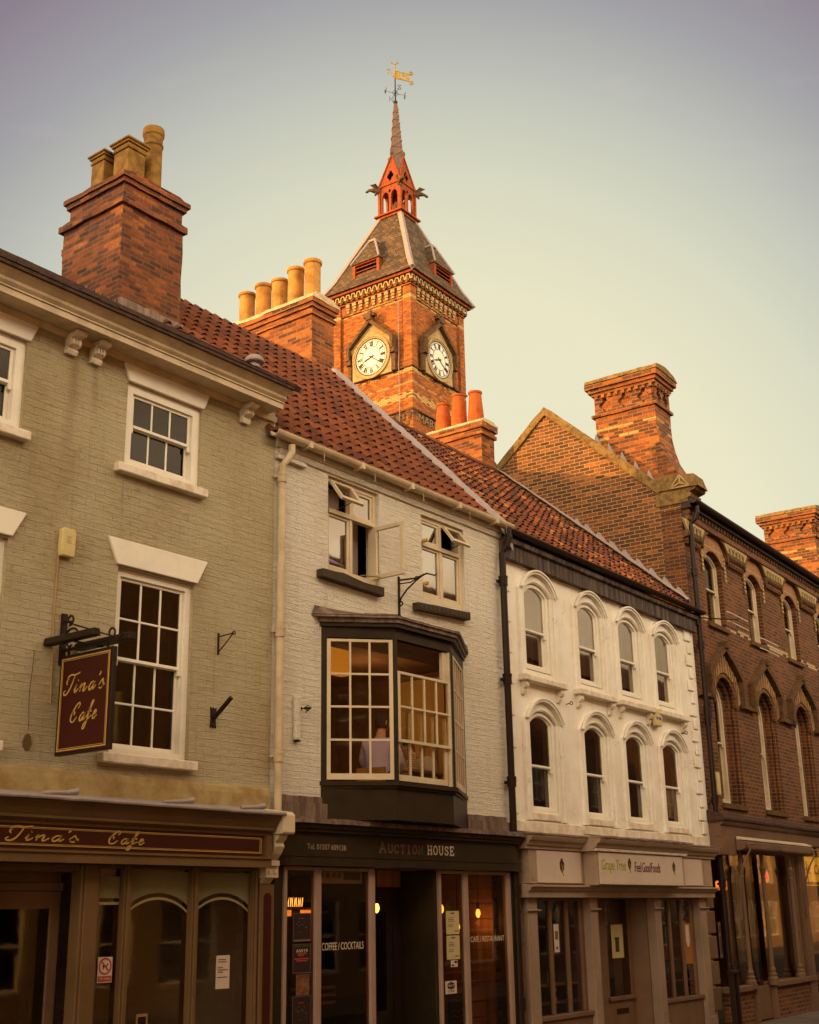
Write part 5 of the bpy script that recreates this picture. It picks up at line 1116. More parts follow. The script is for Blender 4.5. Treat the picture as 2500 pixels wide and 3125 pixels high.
for (a, b) in LOX:
    c = (a+b)/2
    w = sash(hD, a+.17, b-.26, 4.10, 6.46, .20, 1, (1, 1), 5.30, fw=.085, rise=.45, frame='cream_frame', glass='glass')
    O = [(c-.94, 6.02), (c-.94, 6.62), (c-.5, 6.92), (c, 7.20), (c+.5, 6.92), (c+.94, 6.62), (c+.94, 6.02)]
    # hood: outer gabled line with thickness, then pale voussoirs inside
    inn = [(c-.80, 6.02), (c-.80, 6.56), (c-.42, 6.84), (c, 7.07), (c+.42, 6.84), (c+.80, 6.56), (c+.80, 6.02)]
    mb = Mb(); mb.strip(O, inn, -.13, .002); mb.prism([(c-.09, 7.12), (c+.09, 7.12), (c+.05, 7.26), (c-.05, 7.26)], -.17, -.02); mb.build('hood_mould', 'stone_dark', w, rough=.008)
    ar = arc(a, b, 6.02, .62, 24); mid_ = []
    for i in range(25):
        x, z = ar[i]; t = i/24
        # project outward to the inner gable line
        xx = c-.78+1.56*t; zz = 6.02 + (min((xx-(c-.80))/.10, 1)*.50 if xx < c-.7 else (min(((c+.80)-xx)/.10, 1)*.50 if xx > c+.7 else .50)) + (max(0, .78-abs(xx-c)))*.66
        mid_.append((xx, zz))
    mb = Mb()
    for i in range(24):
        g = .003; p0, p1, q0, q1 = ar[i], ar[i+1], mid_[i], mid_[i+1]
        mb.prism([(p0[0]+g, p0[1]), (p1[0]-g, p1[1]), (q1[0]-g, q1[1]), (q0[0]+g, q0[1])], -.03-.012*(i % 2), .0)
    mb.build('voussoirs', 'voussoir_lo', w)
    mb = Mb(); mb.strip(arc(a, b, 6.0, .62, 20), arc(a+.07, b-.07, 6.0, .55, 20), -.02, .05); mb.strip(openpoly(a+.002, b-.002, 4.08, 6.0, .60, 20), openpoly(a+.13, b-.13, 4.08, 5.98, .50, 20), .10, .19); mb.strip(openpoly(a+.05, b-.05, 4.08, 5.99, .56, 20), openpoly(a+.18, b-.27, 4.08, 5.97, .46, 20), .191, .30); mb.build('inner_arch', 'brick_front', w)
    mb = Mb()
    for x in (a+.05, b-.05): mb.tube([(x, .06, 4.1), (x, .06, 5.98)], .04, 8)
    mb.each('nook_shaft', 'brick_front', w)
    mb = Mb(); mb.box(a-.05, b+.05, -.05, .28, 3.98, 4.08); mb.build('sill', 'stone_dark', w, bevel=.01)
mb = Mb()
xs2 = [0.03] + [v for a, b in LOX for v in ((a+b)/2-.94, (a+b)/2+.94)] + [DL]
for i in range(0, len(xs2), 2): mb.prism([(-.001, 6.0), (-.09, 6.03), (-.09, 6.10), (-.001, 6.16)], xs2[i], xs2[i+1], 'x')
mb.build('string_course', 'stone_dark', hD, rough=.012)
# D stacks with flared base
def flared(x, label=None):
    mb = Mb()
    mb.prism([(.50, 12.17), (.50, 11.60), (.46, 11.35), (.36, 11.0), (.16, 10.62), (.10, 9.9), (1.86, 9.9), (1.86, 12.17)], x, x+.80, 'x')
    mb.box(x-.05, x+.85, .45, 1.93, 12.171, 12.235); mb.box(x+.06, x+.80, .56, 1.86, 12.236, 12.66); mb.box(x-.04, x+.84, .45, 1.91, 12.661, 12.72); mb.box(x-.08, x+.88, .41, 1.96, 12.721, 12.80); mb.box(x-.13, x+.93, .36, 2.02, 12.801, 12.92)
    st = mb.build('chimney', 'brick_stack_right', hD, rough=.008)
    def lobes(cy, cz, k=1): return [(cy+.115*k*(1+.22*cos(4*t*pi/12))*cos(t*pi/12), cz+.135*(1+.22*cos(4*t*pi/12))*sin(t*pi/12)) for t in range(24)]
    for P_, a_, b_, cs in ((lambda u, v, o: (x+o, u, v), .50, 1.86, (.74, 1.18, 1.62)), (lambda u, v, o: (u, .50+o, v), x, x+.80, (x+.24, x+.58))):
        loops = [[(a_, 12.237), (b_, 12.237), (b_, 12.659), (a_, 12.659)]] + [lobes(q, 12.43) for q in cs]; flat = [p for l in loops for p in l]; mb = Mb()
        tri = tessellate_polygon([[Vector((p[0], p[1], 0)) for p in l] for l in loops]); mb.add([P_(*p, 0) for p in flat], [tuple(t) for t in tri])
        for l in loops: n = len(l); mb.add([P_(*p, 0) for p in l]+[P_(*p, .058) for p in l], [(i, (i+1) % n, (i+1) % n+n, i+n) for i in range(n)])
        mb.build('pierced_frieze', 'brick_stack_right', st)
    mb = Mb()
    for k in range(9): y = .52+k*.155; mb.box(x-.05, x+.01, y, y+.07, 12.58, 12.655)
    for k in range(5): mb.box(x+.03+k*.16, x+.10+k*.16, .445, .51, 12.58, 12.655)
    mb.build('corbel_bricks', 'brick_stack_right', st)
    for k in range(3):
        y = .70+k*.42; P = lambda u, v, o: (x-.0005-o, u, v); mb = Mb()
        continue
        A_ = [(y+.085*cos(t*pi/10), 12.41+.115*sin(t*pi/10)) for t in range(21)]; B_ = [(y+.16*cos(t*pi/10), 12.41+.17*sin(t*pi/10)) for t in range(21)]
        n = 21; vs = [P(*a, .0) for a in A_] + [P(*b, .0) for b in B_] + [P(*a, .035) for a in A_] + [P(*b, .035) for b in B_]
        mb.add(vs, [f for i in range(20) for f in ((2*n+i, 2*n+i+1, 3*n+i+1, 3*n+i), (i, 2*n+i, 2*n+i+1, i+1), (n+i, n+i+1, 3*n+i+1, 3*n+i))]); mb.build('round_recess', 'brick_stack_right', st)
    mb = Mb()
    for k in range(4): mb.prism([(x-.15, 12.921), (x+.95, 12.921), (x+.86, 13.0), (x+.52, 13.07), (x+.28, 13.07), (x-.10, 13.02)], .34+k*.42, .34+k*.42+.41)
    mb.build('capping_stone', 'stone_coping', st, rough=.018)
    return st
s4 = flared(.34)
mb = Mb()
for k in range(5): y = .55+k*.28; mb.prism([(y, 10.3+k*.26), (y+.28, 10.52+k*.26), (y+.2, 10.78+k*.26)], .325, .338, 'x')
mb.build('stepped_flashing', 'lead', s4)
s5 = flared(10.3); s5.location = (0, -.15, -.55)
bpy.context.view_layer.update()
downpipe(.12, -.12, 9.75, 'black downpipe between the white stucco house and the gothic brick building', (.05, -.14), hD.matrix_world, 3.63, low=.25)
t = thing('aerial', 'thin white aerial rods on a dark arm in front of the brick building', 'aerial', tuple(hD.matrix_world@Vector((.2, 0, 7.45))), 3.63)
mb = Mb(); mb.tube([(-.15, -.12, .05), (.35, -.45, .06), (.75, -.6, .1)], .014, 6); mb.box(-.2, -.1, -.14, 0, -.1, .15); mb.build('arm', 'black_iron', t)
mb = Mb()
for dx, dz in ((.45, .22), (.45, .04), (2.2, .0), (2.2, -.22)): mb.tube([(dx, -.5, dz), (dx+.25, -.5, dz+.01), (dx+1.0, -.55, dz-.03)], .010, 5)
mb.build('rods', 'white', t)
alarm_box(tuple(hD.matrix_world@Vector((.55, -.0, 4.20))), 3.63, 'plain yellowish box low on the brick building just above its shop roof', .15, .42)
t = thing('wall_lamp', 'tiny dark wall lantern beside the black downpipe on the brick building', 'lamp', tuple(hD.matrix_world@Vector((.33, 0, 5.6))), 3.63); mb = Mb(); mb.prism([(-.05, 0), (.05, 0), (.07, .22), (-.07, .22)], -.12, -.02); mb.prism([(-.08, .221), (.08, .221), (0, .3)], -.13, -.01); mb.build('lantern', 'black_iron', t)
# ---- brick building shopfront : curved iron columns, blind box, lit signs
mb = Mb(); mb.prism([(-.002, 3.90), (-.30, 3.80), (-.34, 3.76), (-.34, 3.72), (-.30, 3.70), (-.002, 3.70)], -.05, DL, 'x'); sd = mb.build('shop_roof', 'slate_dark', hD, rough=.012)
mb = Mb(); mb.prism([(0, 3.42), (-.22, 3.42), (-.22, 3.62), (-.26, 3.64), (-.31, 3.699), (0, 3.699)], .0, DL, 'x'); mb.box(0.0, .50, -.30, 0, 3.10, 3.419); mb.box(4.55, 4.95, -.24, 0, 3.2, 3.419); mb.build('fascia', 'taupe', sd, bevel=.005)
t = thing('awning_box', 'pale folded awning box with iron arms over the brick building shop window', 'awning', tuple(hD.matrix_world@Vector((.5, -.30, 3.18))), 3.63)
mb = Mb(); mb.prism([(.0, 0), (-.14, .02), (-.16, .05), (-.16, .17), (-.0, .20)], 0, 4.05, 'x'); mb.build('box', 'taupe', t, bevel=.01)
mb = Mb(); mb.prism([(-.02, .205), (-.15, .19), (-.15, .21), (-.02, .26)], 0, 4.0, 'x'); mb.build('canvas_edge', 'cream_frame', t)
mb = Mb()
for x in (.12, 3.9): mb.tube([(x, -.17, .12), (x, -.22, .02), (x-.12, -.1, -.25), (x-.14, -.02, -.5), (x-.14, .02, -1.2)], .018, 6); mb.tube([(x, -.17, .12), (x+.2, -.24, .12)], .016, 6)
mb.box(1.9, 2.05, -.19, -.16, .06, .13)
mb.tube([(3.55, -.05, -.05), (3.6, -.05, -.6), (3.75, -.05, -1.0), (3.85, -.05, -.6), (3.8, -.05, -.1)], .007, 5); mb.build('arm', 'taupe', t)
mb = Mb(); cols = [(.85, .0), (2.02, .0), (3.62, .0), (6.2, 0), (7.9, 0)]
for x, y in cols:
    pr = [(.10, .80), (.10, .92), (.07, .95), (.08, .99), (.055, 1.02), (.065, 1.07), (.045, 1.12), (.036, 2.70), (.05, 2.72), (.038, 2.75), (.05, 2.82), (.07, 2.9), (.035, 2.95), (.035, 3.42)]
    mb.lathe(pr, x, -.22, 14)
mb.each('iron_column', 'taupe', sd)
mb = Mb(); mb.box(0.0, .95, -.20, .0, .2, .76); mb.box(2.1, 4.5, -.20, 0, .2, .76); mb.box(5.1, DL, -.20, 0, .2, .76); mb.each('stall_riser', 'brick_front', sd)
mb = Mb(); mb.box(-.1, 1.05, -.28, 0, .761, .86); mb.box(2.05, 4.5, -.28, 0, .761, .86); mb.box(5.1, DL, -.28, 0, .761, .86); mb.box(1.05, 2.05, -.16, -.10, .22, .80); mb.box(1.0, 1.08, -.26, -.1, .2, .76); mb.box(2.02, 2.1, -.26, -.1, .2, .76); mb.each('sill_board', 'taupe', sd, bevel=.01)
mb = Mb(); mb.prism([(4.15, -.24), (4.55, -.24), (4.55, 0), (4.15, 0)], .2, 3.42, 'z'); mb.box(4.10, 4.60, -.26, 0, .2, .5); mb.box(4.25, 4.45, -.25, -.24, .7, 3.1); mb.box(3.72, 3.80, -.22, -.1, .86, 3.42); mb.box(3.9, 4.0, -.20, -.1, .86, 3.42); mb.build('pier', 'taupe', sd, bevel=.01)
mb = Mb(); mb.box(0, .95, -.10, -.095, .86, 3.2); mb.box(1.08, 2.02, -.02, -.015, .8, 3.42); mb.box(2.1, 4.1, -.10, -.095, .86, 3.42); mb.box(4.95, DL, -.10, -.095, .86, 3.42); mb.each('shop_pane', 'glass_shop', sd)
def lit(name, label, cat, x0, x1, z0, z1, y, mat):
    t = thing(name, label, cat, tuple(hD.matrix_world@Vector((x0, y, z0))), 3.63); mb = Mb(); w, h = x1-x0, z1-z0
    mb.prism([(0, h*.12), (w*.12, 0), (w, 0), (w, h), (w*.12, h), (0, h*.85)], -.03, 0); mb.build('lit_panel', mat, t); return t
lit('light_box', 'glowing orange panel inside the left pane of the brick building shop', 'lit sign', .22, .72, 2.50, 2.66, .05, 'sign_orange')
t = thing('neon_sign', 'oval neon sign with a red cross shape inside the brick building shop window', 'neon sign', tuple(hD.matrix_world@Vector((2.74, -.04, 2.765))), 3.63)
mb = Mb(); mb.tube([(.09*cos(a*pi/12), 0, .115*sin(a*pi/12)) for a in range(25)], .006, 5, False); mb.build('white_ring', 'neon_white', t)
mb = Mb(); mb.box(-.035, .035, -.01, .01, -.09, .09); mb.box(-.06, .06, -.012, .012, -.025, .025); mb.build('red_cross', 'neon_red', t)
mb = Mb(); mb.box(-.26, -.10, 0, .01, -.02, .03); mb.box(-.42, -.26, 0, .01, -.06, .07); mb.build('side_panel', 'sill_brown', t)
t = lit('lit_sign', 'yellow backlit sign with dark lettering in the far right shop window', 'lit sign', 5.0, 7.6, 2.70, 3.22, .06, 'sign_yellow')
text('usic  Ce', .25, 1.45, .16, .36, front(-.031)).build('lettering', 'sill_brown', t)
mb = Mb(); mb.box(5.1, 7.6, .05, .09, 2.62, 2.64); tag(mb.build('light_strip', 'sign_yellow', None), 'thin yellow light strip under the backlit sign at far right', 'light'); bpy.data.objects['light_strip'].matrix_world = hD.matrix_world.copy()
t = thing('post', 'black post with a flat top bar between the white house and brick building', 'post', tuple(hC.matrix_world@Vector((6.30, -.40, .1))), 2.11)
mb = Mb(); mb.box(-.04, .30, -.05, .05, 1.0, 1.06); mb.box(-.02, .06, -.04, .04, 0, 1.0); mb.box(.2, .26, -.04, .04, 0, 1.0); mb.build('rail', 'black_iron', t, bevel=.01)
sheet('notice_board', 'narrow grimy notice plate on the wall under the black downpipe beside the brick building shop', 'plate', hC, 6.70, 6.80, 1.35, 1.95, -.08, 'taupe', [(.2, .8, .7, .9), (.2, .8, .1, .6)], 'sill_brown')
# ================================================================ CLOCK TOWER
S = 4.33
tw = thing('clock_tower', 'orange brick clock tower with slate pyramid roof, red lantern and lead spire', 'clock tower', (39.6904, 20.4084, 0), 2.96)
bpy.context.view_layer.update()
mb = Mb(); mb.box(.12, S-.12, .12, S-.12, 0, 28.9)
for x in (0, S-.42):
    for y in (0, S-.42): mb.box(x, x+.42, y, y+.42, 0, 28.68)
mb.box(.05, S-.05, .05, S-.05, 0, 24.75)
mb.box(.06, S-.06, .06, S-.06, 28.2, 28.70); mb.box(-.04, S+.04, -.04, S+.04, 28.701, 28.78); mb.box(-.09, S+.09, -.09, S+.09, 28.781, 28.84); mb.box(-.02, S+.02, -.02, S+.02, 28.841, 29.15)
sh = mb.build('shaft', 'brick_tower', tw)
def PL(yc): return lambda u, v, o: (-o, yc-u, v)     # left (sunlit) face, u to the viewer's right
def PR(xc): return lambda u, v, o: (xc+u, -o, v)
def slab3(mb, P, u0, u1, v0, v1, o0, o1):
    mb.add([P(u, v, o) for o in (o0, o1) for u, v in ((u0, v0), (u1, v0), (u1, v1), (u0, v1))], [(0, 1, 2, 3), (7, 6, 5, 4), (0, 4, 5, 1), (1, 5, 6, 2), (2, 6, 7, 3), (3, 7, 4, 0)])
def ring3(mb, P, A, B, o0, o1):
    n = len(A); vs = [P(*a, o0) for a in A]+[P(*b, o0) for b in B]+[P(*a, o1) for a in A]+[P(*b, o1) for b in B]; fs = []
    for i in range(n-1): fs += [(2*n+i, 2*n+i+1, 3*n+i+1, 3*n+i), (i, 2*n+i, 2*n+i+1, i+1), (n+i, n+i+1, 3*n+i+1, 3*n+i)]
    fs += [(0, n, 3*n, 2*n), (n-1, 2*n-1, 4*n-1, 3*n-1)]
    mb.add(vs, fs)
def disc3(mb, P, cx, cz, r, o0, o1, n=40):
    vs = [P(cx+r*cos(2*pi*i/n), cz+r*sin(2*pi*i/n), o) for o in (o0, o1) for i in range(n)]
    mb.add(vs, [tuple(range(n, 2*n)), tuple(range(n))] + [(i, (i+1) % n, (i+1) % n+n, i+n) for i in range(n)])
def circ(r, cz, n=40, cx=0): return [(cx+r*cos(2*pi*i/n), cz+r*sin(2*pi*i/n)) for i in range(n+1)]
for P, name in ((PL(2.07), 0), (PR(1.93), 1)):
    CZ = 25.68
    mb = Mb()
    # stone surround with a pointed top
    out = [(-1.06, 24.72), (-1.06, 25.9), (-1.15, 26.35), (0, 27.32), (1.15, 26.35), (1.06, 25.9), (1.06, 24.72)]
    vs = [P(*p, .0) for p in out] + [P(*p, .13) for p in out]; n = len(out)
    mb.add(vs, [tuple(range(n, 2*n)), tuple(range(n))[::-1]] + [(i, (i+1) % n, (i+1) % n+n, i+n) for i in range(n)])
    ring3(mb, P, circ(1.03, CZ), circ(.95, CZ), .13, .20); ring3(mb, P, circ(.95, CZ), circ(.88, CZ), .13, .17)
    sd_ = mb.build('clock_surround', 'stone', tw, rough=0)
    mb = Mb(); O = [(-1.28, 25.75), (-1.28, 26.36), (0, 27.52), (1.28, 26.36), (1.28, 25.75)]; I = [(-1.13, 25.75), (-1.13, 26.30), (0, 27.30), (1.13, 26.30), (1.13, 25.75)]
    ring3(mb, P, O, I, .0, .34)
    for sx in (-1, 1): slab3(mb, P, sx*1.2-.12, sx*1.2+.12, 25.55, 25.76, 0, .30); slab3(mb, P, sx*1.2-.09, sx*1.2+.09, 24.75, 25.55, 0, .16)
    slab3(mb, P, -.14, .14, 27.40, 27.72, .05, .40); slab3(mb, P, -.30, .30, 27.58, 27.72, .12, .34); slab3(mb, P, -.09, .09, 27.72, 27.86, .14, .32)
    mb.build('hood_mould', 'stone_dark', tw, rough=.02)
    mb = Mb(); disc3(mb, P, 0, CZ, .86, .132, .150); dial = mb.build('clock_dial', 'dial', tw)
    mb = Mb(); ring3(mb, P, circ(.87, CZ), circ(.835, CZ), .150, .165); ring3(mb, P, circ(.755, CZ), circ(.738, CZ), .1505, .156); ring3(mb, P, circ(.50, CZ), circ(.475, CZ), .1505, .156)
    for k in range(60):
        a = 2*pi*k/60; mb.ribbon([(.75*sin(a), CZ+.75*cos(a)), (.84*sin(a), CZ+.84*cos(a))], .022, lambda u, v, o: P(u, v, .151+o), .004)
    NUM = ['XII', 'I', 'II', 'III', 'IIII', 'V', 'VI', 'VII', 'VIII', 'IX', 'X', 'XI']
    for k in range(12):
        a = 2*pi*k/12; ca, sa = cos(a), sin(a); s_ = NUM[k]; wd = {'I': .045, 'V': .10, 'X': .10}; tot = sum(wd[c] for c in s_); x = -tot/2
        def T(lx, r): return (r*sa + lx*ca, CZ + r*ca - lx*sa)
        for c in s_:
            w_ = wd[c]; xm = x+w_/2
            if c == 'I': ss = [[(xm, .52), (xm, .735)]]
            elif c == 'V': ss = [[(x+.012, .735), (xm, .52)], [(xm, .52), (x+w_-.012, .735)]]
            else: ss = [[(x+.012, .735), (x+w_-.012, .52)], [(x+.012, .52), (x+w_-.012, .735)]]
            for j, st_ in enumerate(ss): mb.ribbon([T(*q) for q in st_], .046 if j == 0 else .022, lambda u, v, o: P(u, v, .151+o), .004)
            x += w_
    mb.build('numerals', 'black_iron', dial, recalc=False)
    for nm, ang, ln, wd_ in (('hour_hand', rad(8.35*30), .46, .06), ('minute_hand', rad(21*6), .76, .04)):
        mb = Mb(); mb.ribbon([(-.14*sin(ang), CZ-.14*cos(ang)), (.0, CZ), (.7*ln*sin(ang), CZ+.7*ln*cos(ang)), (ln*sin(ang), CZ+ln*cos(ang))], [wd_*1.3, wd_*.8, wd_*1.1, .006], lambda u, v, o: P(u, v, .165+o), .008); disc3(mb, P, 0, CZ, .035, .16, .18, 10); mb.build(nm, 'black_iron', dial, recalc=False)
# string courses / corbel table
mb = Mb(); mb.box(-.05, S+.05, -.05, S+.05, 24.76, 24.82); mb.box(-.04, S+.04, -.04, S+.04, 22.75, 22.82); sc_ = mb.build('string_course', 'stone_dark', tw, rough=.01)
mb = Mb()
for P in (PL(0), PR(0)):
    sg = -1 if P(1, 0, 0)[1] < 0 else 1
    for k in range(9):
        u = (.50+k*.36)*sg; slab3(mb, P, u, u+.17*sg, 28.42, 28.52, 0, .03); slab3(mb, P, u-.02*sg, u+.19*sg, 28.54, 28.70, -.02, .06); slab3(mb, P, u+.02*sg, u+.15*sg, 28.28, 28.38, -.05, .02)
mb.build('corbel_table', 'stone', tw)
mb = Mb(); mc = Mb()
for P in (PL(0), PR(0)):
    sg = -1 if P(1, 0, 0)[1] < 0 else 1; n = 15; a, b = -.12, S+.12
    for k in range(n):
        u0 = a+(b-a)*k/n; u1 = a+(b-a)*(k+1)/n; w_ = u1-u0; A_ = pointed(u0+w_*.2, u1-w_*.2, 28.93, .17, 4)
        A2 = [(u0*sg, 28.88)] + [(p[0]*sg, 29.16) for p in A_[1:-1]] + [(u1*sg, 28.88)]; B2 = [(A_[0][0]*sg, 28.88)] + [(p[0]*sg, p[1]) for p in A_[1:-1]] + [(A_[-1][0]*sg, 28.88)]
        ring3(mb, P, A2, B2, .10, .15)
        slab3(mc, P, (u0+w_*.32)*sg, (u1-w_*.32)*sg, 28.78, 28.90, .02, .17)
mb.build('arcaded_frieze', 'frieze', tw); mc.build('small_corbels', 'stone_dark', tw, rough=.012)
mb = Mb(); mb.box(-.26, S+.26, -.26, S+.26, 29.16, 29.30); mb.build('eaves_board', 'red_paint', tw)
# pyramid roof
def frustum(mb, x0, x1, z0, X0, X1, z1):
    mb.add([(x0, x0, z0), (x1, x0, z0), (x1, x1, z0), (x0, x1, z0), (X0, X0, z1), (X1, X0, z1), (X1, X1, z1), (X0, X1, z1)], [(0, 3, 2, 1), (4, 5, 6, 7), (0, 1, 5, 4), (1, 2, 6, 5), (2, 3, 7, 6), (3, 0, 4, 7)])
mb = Mb(); frustum(mb, -.38, S+.38, 29.28, .0, S-.0, 30.0); frustum(mb, 0, S, 30.001, 1.56, S-1.56, 33.62); rf = mb.build('roof', 'slates_tower', tw)
mb = Mb()
for (cx, cy) in ((0, 0), (1, 0), (0, 1)):
    pts = [(-.40, 29.30), (.0, 30.02), (1.55, 33.65)]
    for (a, za), (b, zb) in zip(pts[:-1], pts[1:]):
        f = lambda t, c: (t if c == 0 else S-t)
        A_ = (f(a, cx), f(a, cy), za+.02); B_ = (f(b, cx), f(b, cy), zb+.02); sx = 1 if cx == 0 else -1; sy = 1 if cy == 0 else -1; w_ = .17
        e = .035
        vs = []
        for q in (A_, B_):
            x, y, z = q; vs += [(x+sx*w_, y-sy*e, z+.0), (x-sx*e, y-sy*e, z+.03), (x-sx*e, y+sy*w_, z+.0), (x+sx*.1, y+sy*.1, z-.15)]
        mb.add(vs, [(0, 1, 5, 4), (1, 2, 6, 5), (2, 3, 7, 6), (3, 0, 4, 7), (0, 3, 2, 1), (4, 5, 6, 7)])
mb.build('hip_lead', 'lead_light', rf, rough=.012)
# louvred dormers
def roofy(z): return 0 + (z-30.0)/3.62*1.56 if z > 30 else -.38+(z-29.28)/.72*.38
for P, lab in ((PL(2.41), 0), (PR(2.62), 1)):
    hw = .68
    mb = Mb(); fo = .02
    z0, z1 = 29.62, 30.58
    for sx in (-1, 1): slab3(mb, P, sx*hw-.07, sx*hw+.07, z0, z1, -.6, fo+.04)
    slab3(mb, P, -hw+.07, hw-.07, z0, z0+.07, -.1, fo+.03); slab3(mb, P, -hw+.07, hw-.07, z1-.07, z1, -.1, fo+.03)
    for k in range(4):
        zz = z0+.14+k*.20; mb.add([P(-hw+.07, zz, fo+.01), P(hw-.07, zz, fo+.01), P(hw-.07, zz+.13, -.14), P(-hw+.07, zz+.13, -.14), P(-hw+.07, zz+.03, fo+.01), P(hw-.07, zz+.03, fo+.01), P(hw-.07, zz+.16, -.14), P(-hw+.07, zz+.16, -.14)], [(0, 1, 2, 3), (4, 5, 6, 7), (0, 1, 5, 4)])
    dm = mb.build('louvred_dormer', 'red_paint', tw)
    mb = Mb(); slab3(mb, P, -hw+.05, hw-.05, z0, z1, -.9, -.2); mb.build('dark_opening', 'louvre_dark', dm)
    mb = Mb(); ap = 31.85
    pts = [P(-hw-.12, z1-.02, .12), P(hw+.12, z1-.02, .12), P(hw+.10, z1+.02, -.9), P(-hw-.10, z1+.02, -.9), P(.0-.16, ap, -.48), P(.0+.16, ap, -.48), P(.16, ap, -.95), P(-.16, ap, -.95)]
    mb.add(pts, [(0, 1, 5, 4), (1, 2, 6, 5), (0, 4, 7, 3), (4, 5, 6, 7), (0, 3, 2, 1), (2, 3, 7, 6)]); mb.build('dormer_roof', 'slates_tower', dm)
    mb = Mb()
    for sx in (-1, 1):
        a = P(sx*(hw+.12), z1, .14); b = P(sx*.16, ap+.02, -.46); mb.tube([a, b], .055, 6)
    slab3(mb, P, -.2, .2, ap-.02, ap+.08, -1.0, -.42); slab3(mb, P, -hw-.15, hw+.15, z0-.16, z0-.01, -.3, fo+.06)
    for sx in (-1, 1): mb.tube([P(sx*(hw+.14), z0, -.02), P(sx*(hw+.12), z1, -.28)], .045, 5)
    mb.build('dormer_lead', 'lead_light', dm)
# lightning conductor
mb = Mb(); P = PL(.66); mb.add([], []); mb.tube([P(0, 28.2, .03), P(0, 25.2, .05), P(.02, 24.9, .12), P(0, 24.6, .05), P(-.01, 21.5, .03)], .018, 5); mb.build('conductor_strip', 'lead_light', tw)
# MARKET lettering band on the right face
mb = text('MARKET', .40, 2.6, 22.30, 22.66, PR(0), .03); mb.build('lettering', paint('worn_stone_letters', (.26, .17, .08), .9, var=.4, dscale=9), tw)
mb = Mb()
for k in range(14): slab3(mb, PL(0), -(.1+k*.3), -(.1+k*.3+.14), 22.35, 22.6, -.02, .05); slab3(mb, PL(0), -(.2+k*.3), -(.2+k*.3+.14), 22.1, 22.25, -.02, .04)
mb.each('brick_corbel', 'stone_dark', tw)
# lantern
c = S/2; mb = Mb(); mb.box(c-.80, c+.80, c-.80, c+.80, 33.66, 33.74); mb.box(c-.70, c+.70, c-.70, c+.70, 33.54, 33.659); pf = mb.build('lantern_platform', 'red_paint', tw)
LH = .60
mb = Mb()
def lanface(P):
    ol = []
    # openwork face: outline with two lancets
    out = [(-LH, 33.74), (-LH, 35.28), (LH, 35.28), (LH, 33.74)]
    outp = [(-LH, 33.74), (LH, 33.74), (LH, 35.28), (-LH, 35.28)]
    h1 = [(p[0], p[1]) for p in openpoly(-.44, -.06, 33.86, 34.62, .34, 8, True)]; h2 = [(p[0], p[1]) for p in openpoly(.06, .44, 33.86, 34.62, .34, 8, True)]
    q = [(0, 34.86), (.09, 34.97), (0, 35.08), (-.09, 34.97)]
    loops = [outp, h1, h2, q]; flat = [p for l in loops for p in l]; tri = tessellate_polygon([[Vector((p[0], p[1], 0)) for p in l] for l in loops])
    mb.add([P(*p, 0) for p in flat], [tuple(t) for t in tri]); mb.add([P(*p, -.10) for p in flat], [tuple(t) for t in tri])
    for l in loops[1:]:
        n = len(l); mb.add([P(*p, 0) for p in l]+[P(*p, -.10) for p in l], [(i, (i+1) % n, (i+1) % n+n, i+n) for i in range(n)])
    g = [(-LH-.02, 35.36), (LH+.02, 35.36), (.04, 36.95), (-.04, 36.95)]; qf = [(.16*cos(t*pi/8)*(1+.45*abs(cos(2*t*pi/8)))*.8, 35.82+.21*sin(t*pi/8)*(1+.45*abs(cos(2*t*pi/8)))) for t in range(16)]
    loops = [g, qf]; flat = [p for l in loops for p in l]; tri = tessellate_polygon([[Vector((p[0], p[1], 0)) for p in l] for l in loops])
    mb.add([P(p[0], p[1], -(p[1]-35.36)*.13) for p in flat], [tuple(t) for t in tri])
    mb.add([P(p[0], p[1], -(p[1]-35.36)*.13-.06) for p in flat], [tuple(t) for t in tri])
    slab3(mb, P, -LH-.02, LH+.02, 35.29, 35.36, -.05, .05)
    for sx in (-1, 1): mb.tube([P(sx*(LH+.06), 35.30, .03), P(sx*.02, 36.98, -.19)], .045, 6)
F_ = [lambda u, v, o: (c-LH-o, c-u, v), lambda u, v, o: (c+u, c-LH-o, v), lambda u, v, o: (c+LH+o, c+u, v), lambda u, v, o: (c-u, c+LH+o, v)]
for P in F_: lanface(P)
for x in (-1, 1):
    for y in (-1, 1): mb.box(c+x*LH-.06, c+x*LH+.06, c+y*LH-.06, c+y*LH+.06, 33.741, 35.3)
ln = mb.build('lantern', 'red_paint', tw)
mb = Mb()
for P in F_: mb.lathe([(.05, 36.9), (.04, 37.0), (.065, 37.05), (.075, 37.14), (.05, 37.22), (.01, 37.27)], P(0, 0, -.17)[0], P(0, 0, -.17)[1], 10)
mb.build('finials', 'stone_dark', ln)
# bell inside
mb = Mb(); mb.lathe([(.26, 34.1), (.22, 34.2), (.17, 34.5), (.12, 34.62), (.03, 34.68)], c, c, 16); mb.build('bell', 'stone_dark', ln, smooth=True)
